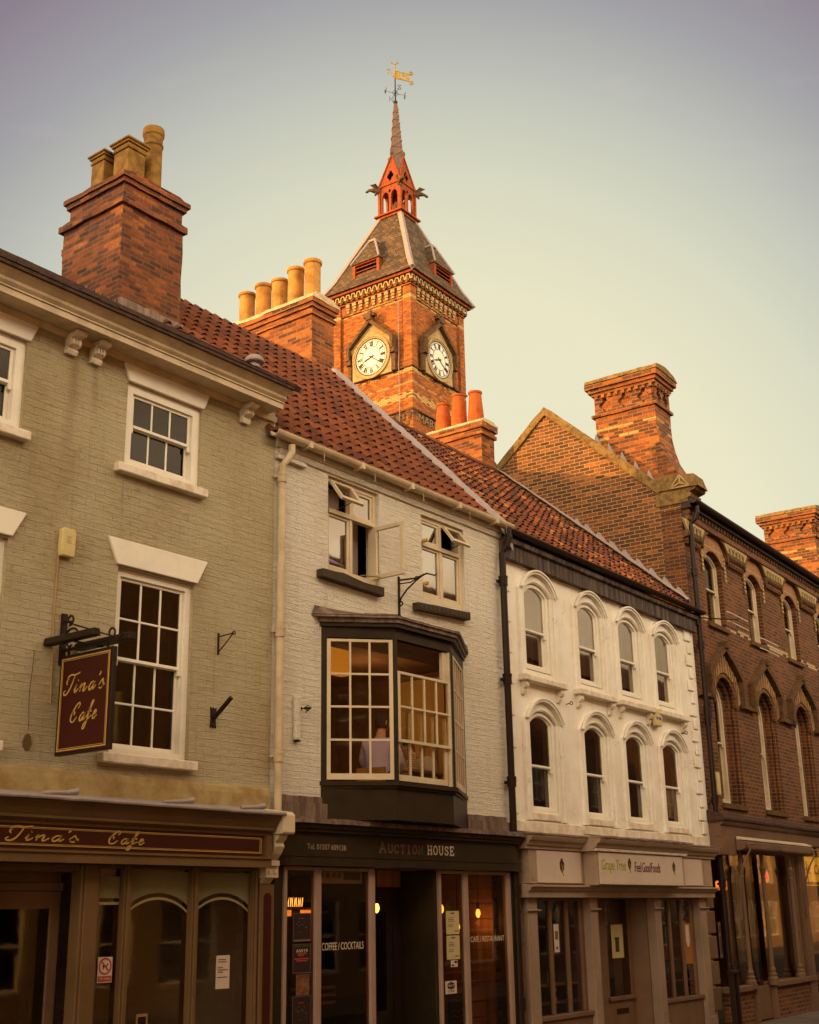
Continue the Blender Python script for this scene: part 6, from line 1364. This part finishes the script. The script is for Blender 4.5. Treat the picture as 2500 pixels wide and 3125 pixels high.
# corner gargoyles
for sx, sy in ((-1, 1), (-1, -1), (1, -1)):
    d = Vector((sx, sy, 0)).normalized(); b0 = Vector((c+sx*LH, c+sy*LH, 35.15)); sdv = Vector((-d.y, d.x, 0)); mb = Mb()
    mb.tube([b0-d*.05+Vector((0, 0, -.08)), b0+d*.15, b0+d*.35+Vector((0, 0, .02)), b0+d*.48+Vector((0, 0, -.0)), b0+d*.60+Vector((0, 0, -.08)), b0+d*.68+Vector((0, 0, -.10))], [.10, .14, .11, .06, .07, .03], 8)
    mb.tube([b0+d*.15+Vector((0, 0, -.1)), b0+d*.22+Vector((0, 0, -.26))], [.09, .03], 6)
    for s_ in (-1, 1):
        w0 = b0+d*.12+sdv*s_*.08; mb.add([w0, w0+d*.38+sdv*s_*.10+Vector((0, 0, .20)), w0+d*.10+sdv*s_*.16+Vector((0, 0, .26)), w0-d*.1+Vector((0, 0, .12)), w0+Vector((0, 0, -.02))+sdv*s_*.02, w0+d*.38+sdv*s_*.12+Vector((0, 0, .18)), w0+d*.10+sdv*s_*.18+Vector((0, 0, .24)), w0-d*.1+sdv*s_*.02+Vector((0, 0, .10))], [(0, 1, 2, 3), (4, 5, 6, 7), (0, 1, 5, 4), (1, 2, 6, 5), (2, 3, 7, 6), (3, 0, 4, 7)])
    mb.build('gargoyle', 'stone_dark', tw, rough=.02)
# spire
mb = Mb()
def dia(r, z): return [(c-r, c, z), (c, c-r, z), (c+r, c, z), (c, c+r, z)]
for sx, sy in ((-1, -1), (1, -1), (1, 1), (-1, 1)):
    mb.add([(c+sx*.43, c, 36.93), (c, c+sy*.43, 36.93), (c+sx*.60, c+sy*.60, 35.38), (c, c, 36.93)], [(0, 1, 2), (0, 1, 3)])
zs_ = [36.93, 37.55, 38.13, 38.66, 39.14, 39.58, 40.12]
def rr(z): return .395+(z-36.93)/3.19*(.115-.395)
for i in range(6):
    a_ = dia(rr(zs_[i])+.022, zs_[i]+.001); b_ = dia(rr(zs_[i+1])-.006, zs_[i+1]+.03*(i < 5)); mb.add(a_+b_, [(0, 3, 2, 1), (4, 5, 6, 7), (0, 1, 5, 4), (1, 2, 6, 5), (2, 3, 7, 6), (3, 0, 4, 7)])
sp = mb.build('spire', M.setdefault('spire_lead', paint('spire_lead', (.16, .10, .075), .6, dirt=(.09, .05, .04), bmp=.5, streak=True, dscale=5)), tw)
mb = Mb()
for i in range(6):
    z = zs_[i]+.02; rise = .42-.045*i; pts = []
    for (ux_, uy_), dz in (((0, 1), .10), ((-1, 0), 0), ((0, -1), rise), ((1, 0), rise*.8), ((0, 1), .10)):
        r_ = rr(z+dz)+.022; pts.append((c+ux_*r_, c+uy_*r_, z+dz))
    mb.tube(pts, .032-.002*i, 6)
mb.build('rolled_bands', M.setdefault('spire_roll', paint('spire_roll', (.24, .13, .05), .6)), sp)
mb = Mb(); mb.lathe([(.05, 40.1), (.10, 40.18), (.11, 40.25), (.05, 40.32), (.035, 40.4), (.03, 41.60)], c, c, 10); mb.build('vane_pole', 'black_iron', tw)
mb = Mb(); mb.lathe([(.032, 41.60), (.028, 42.25), (.05, 42.3), (.055, 42.36), (.02, 42.42)], c, c, 10)
vn = mb.build('weather_vane', 'gilt', tw)
wd = rad(30)
ux = Vector((cos(-rad(46)), sin(-rad(46)), 0))    # flag direction in tower frame, to the right of the picture
PV = lambda u, v, o: (c+ux.x*u, c+ux.y*u-o, v)
mb = Mb(); fl = [(.03, 41.66), (.03, 42.0)]
flag = [(.03, 41.62), (.70, 41.50), (.70, 41.90), (.03, 42.05)]; hole = [(.20, 41.80), (.34, 41.90), (.38, 41.78), (.52, 41.74), (.60, 41.84), (.56, 41.66), (.44, 41.60), (.40, 41.68), (.30, 41.72)]
flat = flag+hole; tri = tessellate_polygon([[Vector((p[0], p[1], 0)) for p in l] for l in (flag, hole)])
mb.add([PV(*p, 0) for p in flat], [tuple(t) for t in tri]); mb.add([PV(*p, .02) for p in flat], [tuple(t) for t in tri])
for (a, b) in (((0, 42.05), (.74, 41.91)), ((0, 41.62), (.74, 41.49)), ((.70, 41.5), (.70, 41.91))): mb.tube([PV(*a, .01), PV(*b, .01)], .016, 5)
for zc in (41.98, 41.42):
    mb.tube([PV(.80+.10*cos(t*pi/6), zc+.10*sin(t*pi/6), .01) for t in range(13)], .022, 5); mb.tube([PV(.80+.05*cos(t*pi/6), zc+.05*sin(t*pi/6), .01) for t in range(13)], .018, 5)
mb.tube([PV(u, v, .01) for u, v in [(-.0, 41.62), (-.1, 41.75), (-.22, 42.02), (-.34, 42.12), (-.42, 42.06), (-.40, 41.95), (-.30, 41.85)]], [.03, .035, .03, .022, .02, .016, .01], 6); mb.build('flag', 'gilt', vn)
mb = Mb()
for a in (-.9, 0, .9): mb.tube([(c, c, 42.4), (c+ux.x*.22*sin(a), c+ux.y*.22*sin(a), 42.42+.22*cos(a))], [.012, .03], 5)
mb.build('finial', 'gilt', vn)
mb = Mb(); zc = 40.75
dirs = {'N': Vector((.53, .85, 0)), 'S': Vector((-.53, -.85, 0)), 'E': Vector((.85, -.53, 0)), 'W': Vector((-.85, .53, 0))}
for k, d in dirs.items(): mb.tube([(c, c, zc), (c+d.x*.42, c+d.y*.42, zc)], .010, 5); mb.tube([(c+d.x*.16, c+d.y*.16, zc), (c, c, zc+.22)], .010, 5); mb.tube([(c+d.x*.16, c+d.y*.16, zc), (c, c, zc-.22)], .010, 5)
for k, d in dirs.items():
    g = {'N': [[(-1, -1), (-1, 1), (1, -1), (1, 1)]], 'S': [[(1, .7), (.3, 1), (-.7, .8), (-.8, .3), (.6, -.2), (.8, -.7), (0, -1), (-1, -.7)]], 'E': [[(1, -1), (-1, -1), (-1, 1), (1, 1)], [(-1, 0), (.5, 0)]], 'W': [[(-1, 1), (-.5, -1), (0, .3), (.5, -1), (1, 1)]]}[k]
    # letters stand in the plane of their own arm
    e = Vector((-d.y, d.x, 0)) if k in 'SW' else Vector((-d.y, d.x, 0))
    e = e if e.dot(Vector((.57, -.82, 0))) > 0 else -e
    for pl in g: mb.tube([(c+d.x*.52+e.x*.10*p[0], c+d.y*.52+e.y*.10*p[0], zc+.13*p[1]) for p in pl], .015, 5)
mb.build('compass_letters', 'black_iron', vn)
# ================================================================ PEOPLE in the bay room
def skin_body(name, verts, edges, radii, mat, parent, root=0, sub=2):
    me = bpy.data.meshes.new(name); me.from_pydata(verts, edges, []); o = bpy.data.objects.new(name, me); COL.objects.link(o)
    md = o.modifiers.new('s', 'SKIN'); md.use_smooth_shade = True
    for i, r in enumerate(radii):
        sv = me.skin_vertices[0].data[i]; sv.radius = (r, r) if not isinstance(r, tuple) else r; sv.use_root = (i == root)
    o.modifiers.new('u', 'SUBSURF').levels = sub
    dg = bpy.context.evaluated_depsgraph_get(); dg.update(); m2 = bpy.data.meshes.new_from_object(o.evaluated_get(dg)); bpy.data.objects.remove(o); m2.name = name
    for p in m2.polygons: p.use_smooth = True
    m2.materials.clear(); m2.materials.append(M[mat]); o2 = bpy.data.objects.new(name, m2); COL.objects.link(o2); o2.parent = parent; return o2
def person(label, loc, deg, lean, shirt, haircut='hair', headturn=0, headdrop=0):
    t = thing('person', label, 'person', loc, deg)
    # seated figure facing +y ; pelvis at the origin
    l = lean
    V = [(0, 0, 0), (0, l*.2, .14), (0, l*.5, .30), (0, l*.85, .44), (0, l, .52), (0, l+.03-0, .60-headdrop*.3), (0, l+.05+headdrop*.5, .68-headdrop*.6),
         (.17, l*.9, .45), (.24, l*.8+.04, .25), (.20, l*.8+.28, .12), (.17, l*.8+.37, .13),
         (-.17, l*.9, .45), (-.24, l*.8+.04, .25), (-.20, l*.8+.28, .12), (-.17, l*.8+.37, .13),
         (.10, .05, -.02), (.13, .42, .02), (.13, .44, -.40), (.13, .56, -.44),
         (-.10, .05, -.02), (-.13, .42, .02), (-.13, .44, -.40), (-.13, .56, -.44)]
    E_ = [(0, 1), (1, 2), (2, 3), (3, 4), (4, 5), (5, 6), (3, 7), (7, 8), (8, 9), (9, 10), (3, 11), (11, 12), (12, 13), (13, 14), (0, 15), (15, 16), (16, 17), (17, 18), (0, 19), (19, 20), (20, 21), (21, 22)]
    R = [.15, (.14, .12), (.16, .125), (.15, .11), .078, .062, .06, .075, .055, .042, .03, .075, .055, .042, .03, .09, .07, .05, .04, .09, .07, .05, .04]
    b = skin_body('body', V, E_, R, 'skin', t)
    Vs = [(0, .0, -.03), (0, l*.2, .14), (0, l*.5, .30), (0, l*.86, .445), (0, l, .53), (.175, l*.9, .455), (.245, l*.8+.04, .25), (.205, l*.8+.24, .13), (-.175, l*.9, .455), (-.245, l*.8+.04, .25), (-.205, l*.8+.24, .13)]
    skin_body('shirt', Vs, [(0, 1), (1, 2), (2, 3), (3, 4), (3, 5), (5, 6), (6, 7), (3, 8), (8, 9), (9, 10)], [.17, (.165, .145), (.185, .15), (.17, .13), .075, .095, .072, .055, .095, .072, .055], shirt, b)
    skin_body('trousers', [(0, 0, 0), (.10, .05, -.02), (.13, .43, .02), (.13, .45, -.36), (-.10, .05, -.02), (-.13, .43, .02), (-.13, .45, -.36)], [(0, 1), (1, 2), (2, 3), (0, 4), (4, 5), (5, 6)], [.155, .105, .085, .065, .105, .085, .065], 'trousers', b)
    hd = Vector((0, l+.06+headdrop, .735-headdrop*.9)); rz = Matrix.Rotation(headturn, 3, 'Z'); rx = Matrix.Rotation(-headdrop*2.2, 3, 'X')
    mb = Mb(); n = 20; m_ = 14; vs = []
    for i in range(m_+1):
        ph = pi*i/m_
        for j in range(n):
            th = 2*pi*j/n; x = .075*sin(ph)*cos(th); y = .095*sin(ph)*sin(th); z = .118*cos(ph)
            if z < -.02: k = 1+(z+.02)*2.3; x *= k; y = y*k+.02*(-z-.02)*4*max(0, sin(th))
            if y > .06 and abs(x) < .02: y += .018*max(0, 1-abs(z+.015)/.035)            # nose
            if y > .05 and .008 < z < .03: y -= .008                                       # eye sockets
            if y > .05 and -.065 < z < -.05: y += .006                                      # lips
            v = rx@(rz@Vector((x, y, z))); vs.append(hd+v)
    mb.add(vs, [(i*n+j, i*n+(j+1) % n, (i+1)*n+(j+1) % n, (i+1)*n+j) for i in range(m_) for j in range(n)])
    for s_ in (-1, 1):
        e = hd+rx@(rz@Vector((s_*.078, -.005, -.005))); mb.tube([e+Vector((0, 0, .028)), e+Vector((0, -.012, .01)), e+Vector((0, -.008, -.028))], [.010, .013, .008], 6)
    h = mb.build('head', 'skin', b, smooth=True)
    mb = Mb()
    for s_ in (-1, 1): mb.add([hd+rx@(rz@Vector((s_*.03+dx, .087, .018+dz))) for dx, dz in ((-.012, 0), (0, -.006), (.012, 0), (0, .006))], [(0, 1, 2, 3)])
    mb.build('eyes', 'ink', h)
    mb = Mb(); vs = []
    for i in range(9):
        ph = pi*.70*i/8
        for j in range(n):
            th = 2*pi*j/n; x = .084*sin(ph)*cos(th); y = .104*sin(ph)*sin(th)-.006; z = .127*cos(ph)+.006
            if sin(th) > .35 and ph > .9: z = max(z, .055); y = min(y, .085)
            vs.append(hd+rx@(rz@Vector((x, y, z))) + Vector((noise.noise(Vector((x, y, z))*60)*.004,)*3))
    mb.add(vs, [(i*n+j, i*n+(j+1) % n, (i+1)*n+(j+1) % n, (i+1)*n+j) for i in range(8) for j in range(n)]); mb.build('hair', haircut, b, smooth=True)
    for s_ in (-1, 1):
        hx = Vector((s_*.16, l*.8+.38, .13)); mb = Mb(); mb.tube([hx, hx+Vector((0, .05, .0)), hx+Vector((0, .09, -.005))], [.028, .038, .032], 8)
        for k in range(4): q = hx+Vector(((k-1.5)*.019, .085, 0)); ln_ = (.065, .075, .07, .055)[k]; mb.tube([q, q+Vector((0, ln_*.5, .004)), q+Vector((0, ln_*.85, -.012)), q+Vector((0, ln_, -.03))], [.0095, .009, .008, .006], 6)
        q = hx+Vector((-s_*.03, .03, 0)); mb.tube([q, q+Vector((-s_*.028, .03, -.005)), q+Vector((-s_*.035, .055, -.015))], [.011, .010, .007], 6)
        mb.build('hand', 'skin', b, smooth=True)
    return t
Mw = hB.matrix_world
person('man in a lilac shirt seated behind the left bay sash, head in profile', tuple(Mw@Vector((1.90, .02, 3.73))), -75, .06, 'shirt_lilac', headturn=rad(-15))
person('person in a pale shirt bent over the table behind the front bay window', tuple(Mw@Vector((3.25, .18, 3.60))), 70, .20, 'shirt_white', headturn=0, headdrop=.13)
for i, (x, y, lb) in enumerate(((1.90, .02, 'dark chair under the man in the lilac shirt'), (3.25, .18, 'dark chair under the person in the pale shirt'))):
    t = thing('chair', lb, 'chair', tuple(Mw@Vector((x, y, 3.2))), (-75, 70)[i], 'chairs in the bay room')
    mb = Mb(); mb.box(-.2, .2, -.2, .22, .30, .34); mb.build('seat', 'wood', t, bevel=.01)
    mb = Mb(); mb.box(-.19, .19, -.24, -.205, .45, .68); mb.box(-.19, -.16, -.24, -.205, .0, .45); mb.box(.16, .19, -.24, -.205, 0, .45); mb.build('backrest', 'wood', t)
    for lx in (-.17, .17): mb = Mb(); mb.box(lx-.015, lx+.015, .17, .2, 0, .30); mb.build('leg', 'wood', t)
t = thing('table', 'small wooden table inside the front bay window', 'table', tuple(Mw@Vector((2.55, .12, 3.2))), .52)
mb = Mb(); mb.box(-.42, .42, -.36, .30, .66, .70); mb.build('tabletop', 'wood', t, bevel=.008)
for lx, ly in ((-.36, -.3), (.36, -.3), (-.36, .24), (.36, .24)): mb = Mb(); mb.box(lx-.025, lx+.025, ly-.025, ly+.025, 0, .659); mb.build('leg', 'wood', t)
t = thing('menu_card', 'white standing menu card on the bay window table', 'menu', tuple(Mw@Vector((2.42, -.12, 3.902))), 10)
mb = Mb(); mb.prism([(-.07, 0), (.07, 0), (.085, .22), (-.055, .24)], -.004, 0); mb.build('card', 'paper', t)
mb = Mb()
for k in range(6): mb.box(-.045, .05, -.0065, -.0045, .04+k*.028, .05+k*.028)
mb.build('print', 'letter_dim', t)
def plight(x, y, z, e, col, r=.05, parentM=Mw, name='lamp_or_fill_glow'):
    l = bpy.data.lights.new(name, 'POINT'); l.energy = e; l.color = col; l.shadow_soft_size = r; o = bpy.data.objects.new(name, l); COL.objects.link(o); o.location = parentM@Vector((x, y, z)); return o
def pendant(x, y, zt, zb, label, watts, Mx=Mw, shade=None, deg=.52, group='pendant bulbs in the restaurant'):
    t = thing('pendant_lamp_or_glow', label, 'lamp', tuple(Mx@Vector((x, y, zb))), deg, group)
    mb = Mb(); mb.tube([(0, 0, .14), (0, 0, zt-zb)], .006, 6); mb.lathe([(.016, .06), (.022, .08), (.022, .13), (.01, .15)], 0, 0, 10); mb.build('flex', 'black_iron', t)
    mb = Mb(); mb.lathe([(.004, -.05), (.022, -.035), (.034, -.0), (.030, .03), (.016, .062)], 0, 0, 12); mb.build('bulb', 'bulb', t, smooth=True)
    if watts:
        o = plight(x, y-.0, zb-.12, watts, (1, .45, .12), .04, Mx)
    return t
pendant(4.34, .28, 2.72, 2.16, 'glowing filament bulb on a long flex in front of the planked orange wall', 2.2)
pendant(3.50, .28, 2.72, 2.22, 'glowing filament bulb half hidden behind the top of the cream menus', .8)
pendant(4.02, .40, 2.72, 1.99, 'glowing filament bulb peeping from behind the right window post', 0)
pendant(2.16, .28, 2.69, 2.24, 'small orange wall bulb just inside the restaurant doorway', .5)
# planked wall and interior furniture of the bar
mb = Mb()
for k in range(12): mb.box(3.60, 4.64, 1.30, 1.33, .3+k*.2, .3+k*.2+.192)
for k in range(12): mb.box(4.57, 4.60, .2, 1.30, .3+k*.2, .3+k*.2+.192)
mb.build('planked_wall', 'wood', hB)
text('RESEARCH UK'[4:], 4.45, 3.72, 2.50, 2.60, lambda u, v, o: (u, 1.28-o, v), .004).build('reversed_lettering', emit('orange_letters', (1, .4, .08), .35), hB, recalc=False)
sheet('menu_sheet', 'cream menu sheet on the restaurant glass, upper of two', 'menu', hB, 3.09, 3.37, 1.92, 2.20, -.0865, 'paper_cream', [(.35, .65, .88, .93), (.15, .6, .55, .57), (.15, .55, .62, .64), (.15, .58, .69, .71), (.15, .5, .40, .42), (.15, .5, .33, .35), (.62, .9, .12, .15)], 'ink')
sheet('menu_sheet', 'cream menu sheet on the restaurant glass, lower of two', 'menu', hB, 3.09, 3.37, 1.62, 1.905, -.0865, 'paper_cream', [(.35, .65, .88, .93), (.15, .6, .55, .57), (.15, .55, .62, .64), (.15, .58, .69, .71), (.15, .5, .40, .42), (.15, .5, .33, .35), (.62, .9, .12, .15)], 'ink')
sheet('window_sticker', 'small red and black sticker below the cream menus', 'sticker', hB, 3.17, 3.31, 1.53, 1.61, -.0885, 'paper', [(.1, .4, .1, .4), (.5, .9, .55, .9)], 'ink')
def wf(t, w, h):
    mb = Mb(); P = front(-.0045); disc3(mb, P, w*.5, h*.64, w*.19, 0, .001, 20); disc3(mb, P, w*.32, h*.62, w*.15, 0, .0012, 20); disc3(mb, P, w*.68, h*.62, w*.15, 0, .0014, 20); mb.build('cloud_logo', 'ink', t)
    text('Wi Fi', w*.22, w*.78, h*.54, h*.72, front(-.0062), .001).build('lettering', 'paper', t)
    text('ZONE', w*.22, w*.78, h*.12, h*.30, front(-.0045), .001).build('lettering', 'ink', t)
sheet('window_sticker', 'white wireless zone sticker low on the restaurant glass', 'sticker', hB, 3.04, 3.28, 1.22, 1.37, -.0865, 'paper', extra=wf)
def aw(t, w, h):
    text('AW19', w*.18, w*.82, h*.70, h*.82, front(-.0045), .001).build('lettering', 'letter_cream', t)
    text('WHITE STUFF', w*.10, w*.90, h*.90, h*.95, front(-.0045), .001).build('lettering', 'letter_dim', t)
    mb = Mb()
    for a, b, z in ((.25, .75, .64), (.3, .6, .58), (.1, .9, .47), (.2, .8, .40)): mb.box(a*w, b*w, -.006, -.0045, z*h, z*h+.012)
    mb.build('print', 'red_ink', t)
def frame4(t, w, h):
    mb = Mb(); mb.box(0, w, -.0065, -.0042, 0, .006); mb.box(0, w, -.0065, -.0042, h-.005, h); mb.box(0, .005, -.0065, -.0042, .006, h-.005); mb.box(w-.005, w, -.0065, -.0042, .006, h-.005); mb.build('pale_border', 'letter_dim', t)
def p1(t, w, h):
    frame4(t, w, h); mb = Mb(); mb.box(w*.3, w*.6, -.006, -.0045, h*.80, h*.82); mb.build('print', 'red_ink', t)
    mb = Mb(); random.seed(3)
    for k in range(14): a, b = random.uniform(.15, .8), random.uniform(.3, .7); mb.box(w*a, w*(a+random.uniform(.03, .12)), -.006, -.0045, h*b, h*(b+.015))
    mb.box(.01, w-.01, -.006, -.0045, h*.02, h*.07); mb.build('print', 'letter_dim', t)
sheet('poster', 'dark poster with pale specks, topmost of four in the narrow restaurant window', 'poster', hB, .25, .54, 1.905, 2.20, -.0865, 'poster_dark', extra=p1)
sheet('poster', 'dark fashion poster reading AW19, second of four in the narrow restaurant window', 'poster', hB, .25, .54, 1.58, 1.88, -.0865, 'poster_dark', extra=lambda t, w, h: (frame4(t, w, h), aw(t, w, h)))
sheet('poster', 'small brown picture card, third of four in the narrow restaurant window', 'poster', hB, .31, .52, 1.355, 1.565, -.0865, paint('brown_picture', (.22, .09, .04), .6, dirt=(.07, .03, .015), dscale=14), extra=frame4)
sheet('poster', 'dark band poster, lowest of four in the narrow restaurant window', 'poster', hB, .25, .55, 1.0, 1.345, -.0865, 'poster_dark', extra=p1)
sheet('banner', 'white banner with green print hanging inside the top of the second restaurant window', 'banner', hB, .72, 1.50, 2.52, 2.65, -.03, 'paper', [(.05, .12, .5, .9), (.18, .25, .5, .9), (.32, .38, .5, .9), (.45, .5, .5, .9), (.58, .95, .3, .95)], 'green_logo')
t = thing('candle_lamp', 'row of thin flickering orange lamps glowing above a lit shelf in the narrow restaurant window', 'lamp', tuple(Mw@Vector((.33, .12, 2.27))), .52)
mb = Mb(); mb.box(-.04, .46, -.04, .06, -.03, -.01); mb.build('shelf', 'wood', t)
mb = Mb()
for k in range(8): x = .07+k*.032; mb.tube([(x, 0, .0), (x+.01*(k % 2), 0, .05+.02*((k*5) % 3)), (x+.012, 0, .10)], [.004, .006, .001], 5)
mb.build('flame_bulbs', 'bulb', t)
mb = Mb(); mb.box(-.04, .10, -.02, .03, -.10, -.035); mb.box(.30, .44, -.02, .03, -.10, -.035); mb.each('lit_shade', 'lampshade', t)
plight(.4, .3, 2.2, .6, (1, .45, .12))
mb = Mb(); mb.box(.7, 1.5, .5, .7, 2.20, 2.225); mb.box(1.72, 2.5, 1.2, 1.3, 1.30, 1.33); mb.box(1.72, 2.5, 1.2, 1.3, 1.12, 1.15); mb.box(1.72, 2.5, 1.2, 1.3, 1.21, 1.24); mb.box(3.0, 4.4, .15, .19, 1.44, 1.46); mb.box(3.0, 4.4, .15, .19, 1.32, 1.335); mb.build('bar_shelf', 'wood', hB)
mb = Mb()
for k in range(4): mb.box(3.75, 4.42, .25, .28, .5+k*.19, .5+k*.19+.17)
for k in range(3): mb.box(3.0, 3.40, .25, .28, .5+k*.19, .5+k*.19+.17)
mb.build('crate_seat', 'wood', hB)
t = thing('chalkboard', 'dark chalkboard with pale scribble leaning behind the right restaurant window', 'chalkboard', tuple(Mw@Vector((3.36, .10, .3))), .52)
mb = Mb(); mb.prism([(0, 0), (.5, 0), (.36, .9), (-.0, .9)], -.01, .01); mb.build('board', 'poster_dark', t)
mb = Mb()
for k in range(12): mb.ribbon([(.05, .82-k*.065), (.12, .84-k*.065), (.18, .81-k*.065), (.28, .835-k*.065)], .01, front(-.011), .001)
mb.build('chalk_lines', 'letter_dim', t)
# added bay room fill light and an amber glow imitating a lit wall patch
t = thing('pendant_lamp_or_glow', 'square glowing amber patch imitating a lit wall in the top left bay pane', 'lamp', tuple(Mw@Vector((1.44, .26, 5.24))), .52)
mb = Mb(); mb.box(-.24, .11, -.06, .06, -.22, .10); mb.build('glow_patch', emit('amber_glow', (1.0, .36, .03), .26), t)
mb = Mb(); mb.tube([(0, 0, .04), (0, 0, .11)], .008, 6); mb.build('flex', 'black_iron', t)
plight(3.2, 1.3, 5.1, 15, (1, .6, .22), .2); plight(1.2, .5, 4.95, 2.5, (1, .5, .15), .1)  # no fittings; added to brighten the front panes and the seated man
plight(3.2, 1.0, 3.0, 1.5, (1, .7, .2), .1, hD.matrix_world)
plight(6.2, .3, 3.15, 2.5, (1, .75, .2), .1, hD.matrix_world)
# ---- fittings on the cream house
t = thing('sign_bracket', 'empty black scrolled sign bracket between the upper casements of the cream house', 'bracket', tuple(Mw@Vector((2.33, 0, 6.1))), .52)
mb = Mb(); mb.box(-.014, .014, -.02, 0, -.22, .32); mb.prism([(-.03, -.26), (0, -.31), (.03, -.26), (.02, -.20), (-.02, -.20)], -.025, 0)
mb.tube([(0, -.02, .27), (0, -.30, .25), (0, -.47, .285), (0, -.60, .235), (0, -.63, .25)], [.013, .012, .012, .010, .008], 6)
mb.tube([(0, -.01, -.06), (0, -.04, .02), (0, -.14, .12), (0, -.28, .21), (0, -.40, .27)], .012, 6); mb.tube([(0, -.02, .22), (0, -.2, .21), (0, -.36, .26)], .009, 5)
mb.tube([(0, -.3-p[0], p[1]) for p in spiral(.0, .24, .04, .015, 0, 6, 12)], .007, 5); mb.tube([(0, -.035-.03*cos(a), -.05+.03*sin(a)) for a in [i*pi/5 for i in range(11)]], .010, 5); mb.build('iron_scroll', 'black_iron', t)
t = thing('tube_light', 'slim cream vertical tube fitting low on the cream wall left of the bay', 'light', tuple(Mw@Vector((.35, 0, 4.09))), .52)
mb = Mb(); mb.box(-.045, .045, -.05, 0, 0, .50); mb.build('housing', 'wall_cream', t, bevel=.01)
mb = Mb(); mb.box(-.03, .03, -.06, -.01, -.02, -.001); mb.build('end_cap', 'black_iron', t)
t = thing('wire_hook', 'little twisted black wire hook beside the slim tube fitting', 'hook', tuple(Mw@Vector((.45, 0, 4.47))), .52)
mb = Mb()
for k in range(4): mb.tube([(0, -.0, .01*k-.02), (.03, -.08, .03-.02*k), (.05, -.12, .0), (.02, -.05, -.02*k)], .005, 5)
mb.build('wire', 'black_iron', t)
# ================================================================ GROUND
g = Mb(); g.add([(-300, -300, .08), (500, -300, .08), (500, 400, .08), (-300, 400, .08)], [(0, 1, 2, 3)]); o = struct(g.build('road', 'asphalt')); 
g = Mb(); g.box(-40, 90, -2.6, 6, .05, .2); g.build  # terrace pavement
pv = struct(g.build('pavement', 'paving')); 
g = Mb(); g.box(-40, 90, -2.78, -2.601, .05, .205); struct(g.build('kerb', 'stone_dark'))
g = Mb(); g.box(-40, 90, -12.6, -8.6, .05, .2); struct(g.build('pavement', 'paving'))
# ================================================================ houses across the street (seen in the window glass)
specs = [(-14, 9, 12.2, 'opp_cream', 'cream painted house across the street, at the left end of the reflected row'), (-4.9, 12, 13.0, 'opp_brick', 'red brick house across the street, second of the reflected row'), (7.2, 22, 11.0, 'opp_cream', 'long cream house across the street, third of the reflected row'), (29.3, 34, 11.0, 'opp_brick', 'long red brick house across the street at the far end of the reflected row'), (63.5, 60, 11.6, 'opp_cream', 'very long plain house across the street, beyond the red brick row')]
for x0, w, h, mat, lab in specs:
    t = thing('terraced_house', lab, 'house', (x0, -12.6, 0), 0, 'houses across the street')
    n = int(w/2.4); hs_ = []
    for k in range(n):
        cx = (k+.5)*w/n
        for z0, z1 in ((3.5, 5.1), (6.0, 7.2)): hs_.append([(cx-.5, z0), (cx+.5, z0), (cx+.5, z1), (cx-.5, z1)])
        hs_.append([(cx-.85, .8), (cx+.85, .8), (cx+.85, 2.6), (cx-.85, 2.6)])
    o = wall([(0, .1), (w, .1), (w, h), (0, h)], hs_, .25, -.25); o.build('wall', mat, t)
    mb = Mb(); mb.box(0, w, -6, -.25, .1, h-.1); mb.build('back_walls', mat, t) if False else None
    mb = Mb(); mb.prism([(-6, h), (.2, h), (-3, h+2.3)], 0, w, 'x'); mb.build('roof', 'slate_dark', t)
    mb = Mb(); mb.box(.1, w-.1, -3.2, -3.1, .1, h); mb.box(0, .15, -6, -.26, .1, h); mb.box(w-.15, w, -6, -.26, .1, h); mb.build('inner_walls', 'interior', t)
    for q in hs_:
        a, b, c_, d = q[0][0], q[1][0], q[0][1], q[2][1]; mb = Mb(); mb.box(a, a+.06, -.16, -.1, c_, d); mb.box(b-.06, b, -.16, -.1, c_, d); mb.box(a+.06, b-.06, -.16, -.1, d-.06, d); mb.box(a+.06, b-.06, -.16, -.1, c_, c_+.06); mb.box((a+b)/2-.015, (a+b)/2+.015, -.15, -.11, c_+.06, d-.06); mb.box(a+.06, b-.06, -.15, -.11, (c_+d)/2-.02, (c_+d)/2+.02)
        f = mb.build('window', 'white', t); mb = Mb(); mb.box(a+.05, b-.05, -.14, -.135, c_+.05, d-.05); mb.build('pane', 'glass', f)
# ================================================================ unseen tree added off to the left to shade the first chimney
def tree(loc, H, label, seed=1, cr=3.2):
    random.seed(seed); t = thing('added_shade_tree', label, 'tree', loc); mb = Mb()
    mb.tube([(0, 0, 0), (.1, .05, H*.3), (0, .1, H*.6), (.1, 0, H*.88)], [.34, .26, .16, .05], 10); tips = []
    for k in range(26):
        z = H*random.uniform(.38, .85); a = random.uniform(0, 2*pi); L_ = cr*random.uniform(.5, 1.0)*(1.15-z/H*.6); e = Vector((L_*cos(a), L_*sin(a), z+L_*.5)); mid = Vector((L_*.5*cos(a+.2), L_*.5*sin(a+.2), z+L_*.18)); mb.tube([(0, .05, z), mid, e], [.09, .05, .02], 6); tips += [mid, e, (mid+e)/2]
    mb.build('trunk', 'bark', t); mb = Mb()
    for c_ in tips:
        for k in range(70):
            p = c_+Vector((random.gauss(0, .6), random.gauss(0, .6), random.gauss(0, .5))); n = Vector((random.gauss(0, 1), random.gauss(0, 1), random.gauss(0, 1))).normalized(); u = n.orthogonal().normalized()*.13; v = n.cross(u).normalized()*.09
            mb.add([p-u, p-v, p+u, p+v], [(0, 1, 2, 3)])
    mb.build('crown', 'leaf', t, recalc=False)
TREE = tree((-6.3, 13.6, 0), 17.5, 'unseen tree added beyond the left end of the terrace to shade the first chimney', 5)
bpy.context.view_layer.update()
